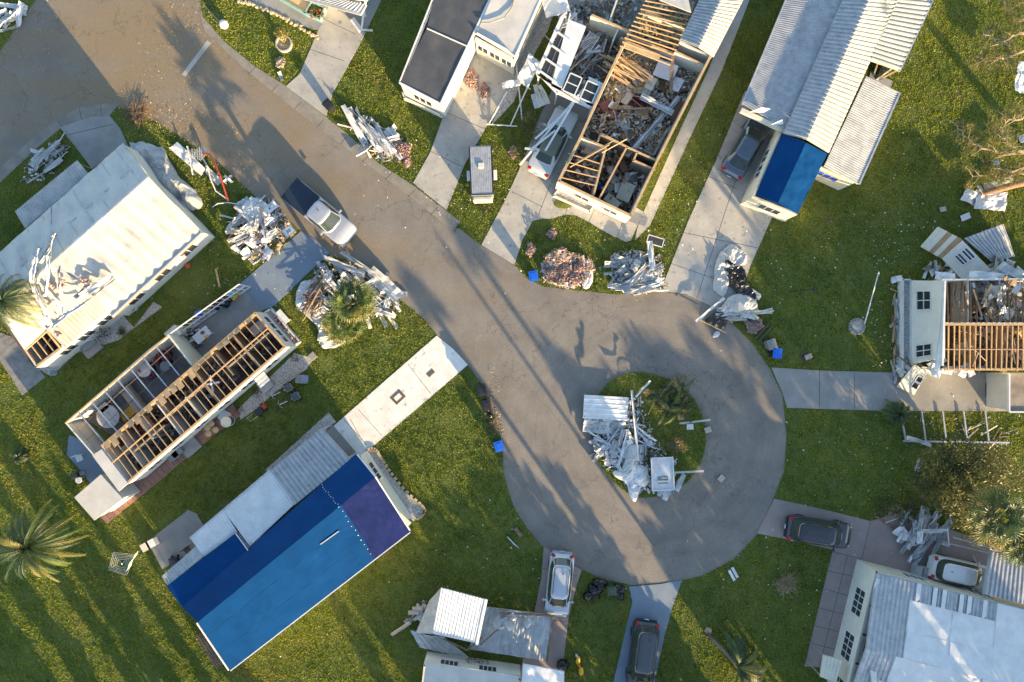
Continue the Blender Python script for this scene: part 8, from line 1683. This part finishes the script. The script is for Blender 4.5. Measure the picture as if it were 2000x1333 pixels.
# ================================================ grass blades and litter (uncountable)
def inside(xs, ys, poly):
    r = np.zeros(xs.shape, bool); n = len(poly); j = n-1
    for i in range(n):
        xi, yi = poly[i]; xj, yj = poly[j]
        if yi != yj:
            c = ((yi > ys) != (yj > ys)) & (xs < (xj-xi)*(ys-yi)/(yj-yi)+xi); r ^= c
        j = i
    return r
rs = np.random.RandomState(3)
N = 1000000
gx = rs.uniform(-60, 2060, N); gy = rs.uniform(-60, 1393, N)
ok = np.ones(N, bool)
jx = gx+rs.normal(0, 2.0, N); jy = gy+rs.normal(0, 2.0, N)
for p in MASK: ok &= ~inside(jx, jy, p)
isl = inside(jx, jy, ISL); ok |= isl
for p in BUILT: ok &= ~inside(gx, gy, p)
bare = np.sin(gx*.021+np.sin(gy*.017)*2)*np.sin(gy*.024+np.cos(gx*.013)*2)+.5*np.sin(gx*.07+gy*.05)*np.sin(gy*.06-gx*.04)
for bx, by, br in ((375, 545, 60), (350, 530, 40), (1420, 190, 26), (1390, 150, 22), (640, 720, 26), (880, 1090, 30), (975, 830, 24), (1570, 700, 24), (440, 1000, 30)): bare += 1.6*np.exp(-((gx-bx)**2+(gy-by)**2)/br**2)
ok &= rs.uniform(0, 1, N) > np.clip((bare-.45)*.75, 0, .8)
gx, gy, isl = gx[ok], gy[ok], isl[ok]; n = len(gx)
wx = (gx-1000)/S; wy = (666.5-gy)/S
dens = np.array([noise.noise(Vector((x*.35, y*.35, 0))) for x, y in zip(wx[::40], wy[::40])])
hh = rs.uniform(.035, .09, n); an = rs.uniform(0, math.pi, n)
def vnoise(x, y, k, sd):
    t = np.random.RandomState(sd).uniform(0, 1, (512, 512)); x = x*k+900; y = y*k+900; i = np.floor(x).astype(int); j = np.floor(y).astype(int); fx = x-i; fy = y-j; fx = fx*fx*(3-2*fx); fy = fy*fy*(3-2*fy)
    return (t[i % 512, j % 512]*(1-fx)+t[(i+1) % 512, j % 512]*fx)*(1-fy)+(t[i % 512, (j+1) % 512]*(1-fx)+t[(i+1) % 512, (j+1) % 512]*fx)*fy
cl = vnoise(wx, wy, 5.5, 1)*.65+vnoise(wx, wy, 2.4, 2)*.35
hh = hh*(.35+2.3*cl**1.6); wd = rs.uniform(.02, .05, n)
lx = rs.normal(0, .035, n); ly = rs.normal(0, .035, n)
base = np.where(isl, .06, 0.0)
v = np.zeros((n, 3, 3), np.float32)
v[:, 0] = np.stack([wx-np.cos(an)*wd, wy-np.sin(an)*wd, base], 1)
v[:, 1] = np.stack([wx+np.cos(an)*wd, wy+np.sin(an)*wd, base], 1)
v[:, 2] = np.stack([wx+lx, wy+ly, base+hh], 1)
def fastmesh(name, v, k, m):
    me = bpy.data.meshes.new(name); c = len(v)
    me.vertices.add(c*k); me.vertices.foreach_set('co', v.reshape(-1)); me.loops.add(c*k); me.polygons.add(c)
    me.loops.foreach_set('vertex_index', np.arange(c*k, dtype=np.int32))
    me.polygons.foreach_set('loop_start', np.arange(0, c*k, k, dtype=np.int32)); me.update(calc_edges=True); me.materials.append(m)
    o = bpy.data.objects.new(name, me); COL.objects.link(o); return o
GRASS = mat('grass_blades', (.32, .345, .026), (.150, .225, .016), .30, .6, c3=(.34, .31, .045), s3=.13, t3=.53)
glow(GRASS, .38)
o = fastmesh('grass', v, 3, GRASS); tag(o, 'short green lawn grass around the wrecked mobile homes', 'grass', kind='stuff')
# little white scraps strewn over lawns and street
def scraps(name, label, n, regions, m, smin, smax, seed):
    r = np.random.RandomState(seed); q = []
    for k in range(n):
        cx, cy, rx, ry = regions[r.randint(len(regions))]
        x = cx+r.normal()*rx; y = cy+r.normal()*ry
        if not (-20 < x < 2020 and -20 < y < 1353): continue
        if m is WHITEP and inside(np.array([x]), np.array([y]), ROAD)[0] and r.uniform() < .85: continue
        wx_, wy_ = (x-1000)/S, (666.5-y)/S; a = r.uniform(0, 6.28); s = smin+(smax-smin)*r.uniform()**4; t = s*r.uniform(.35, 1)
        ca, sa = math.cos(a), math.sin(a); z = .07+r.uniform(0, .06)
        q.append([(wx_+ca*i*s-sa*j*t, wy_+sa*i*s+ca*j*t, z+r.uniform(-.02, .03)) for i, j in ((-1, -1), (1, -.8), (.8, 1), (-.9, .7))])
    o = fastmesh(name, np.array(q, np.float32), 4, m); tag(o, label, 'litter', kind='stuff')
scraps('litter', 'small white scraps of siding strewn over the grass', 3000, [(1620, 520, 150, 170), (1850, 400, 130, 120), (1850, 850, 160, 50), (1300, 400, 60, 150), (930, 1050, 200, 130), (1650, 900, 150, 90), (900, 350, 60, 100), (1150, 500, 90, 60), (470, 520, 90, 60), (1550, 1100, 120, 70), (760, 380, 60, 80)], WHITEP, .010, .055, 5)
scraps('litter', 'brown leaves and chips strewn over street corner and kerbs', 2200, [(330, 130, 60, 60), (270, 225, 60, 25), (380, 20, 40, 40), (330, 245, 50, 25), (40, 60, 50, 60), (960, 800, 15, 50), (450, 330, 40, 40)], WOOD, .015, .05, 6)
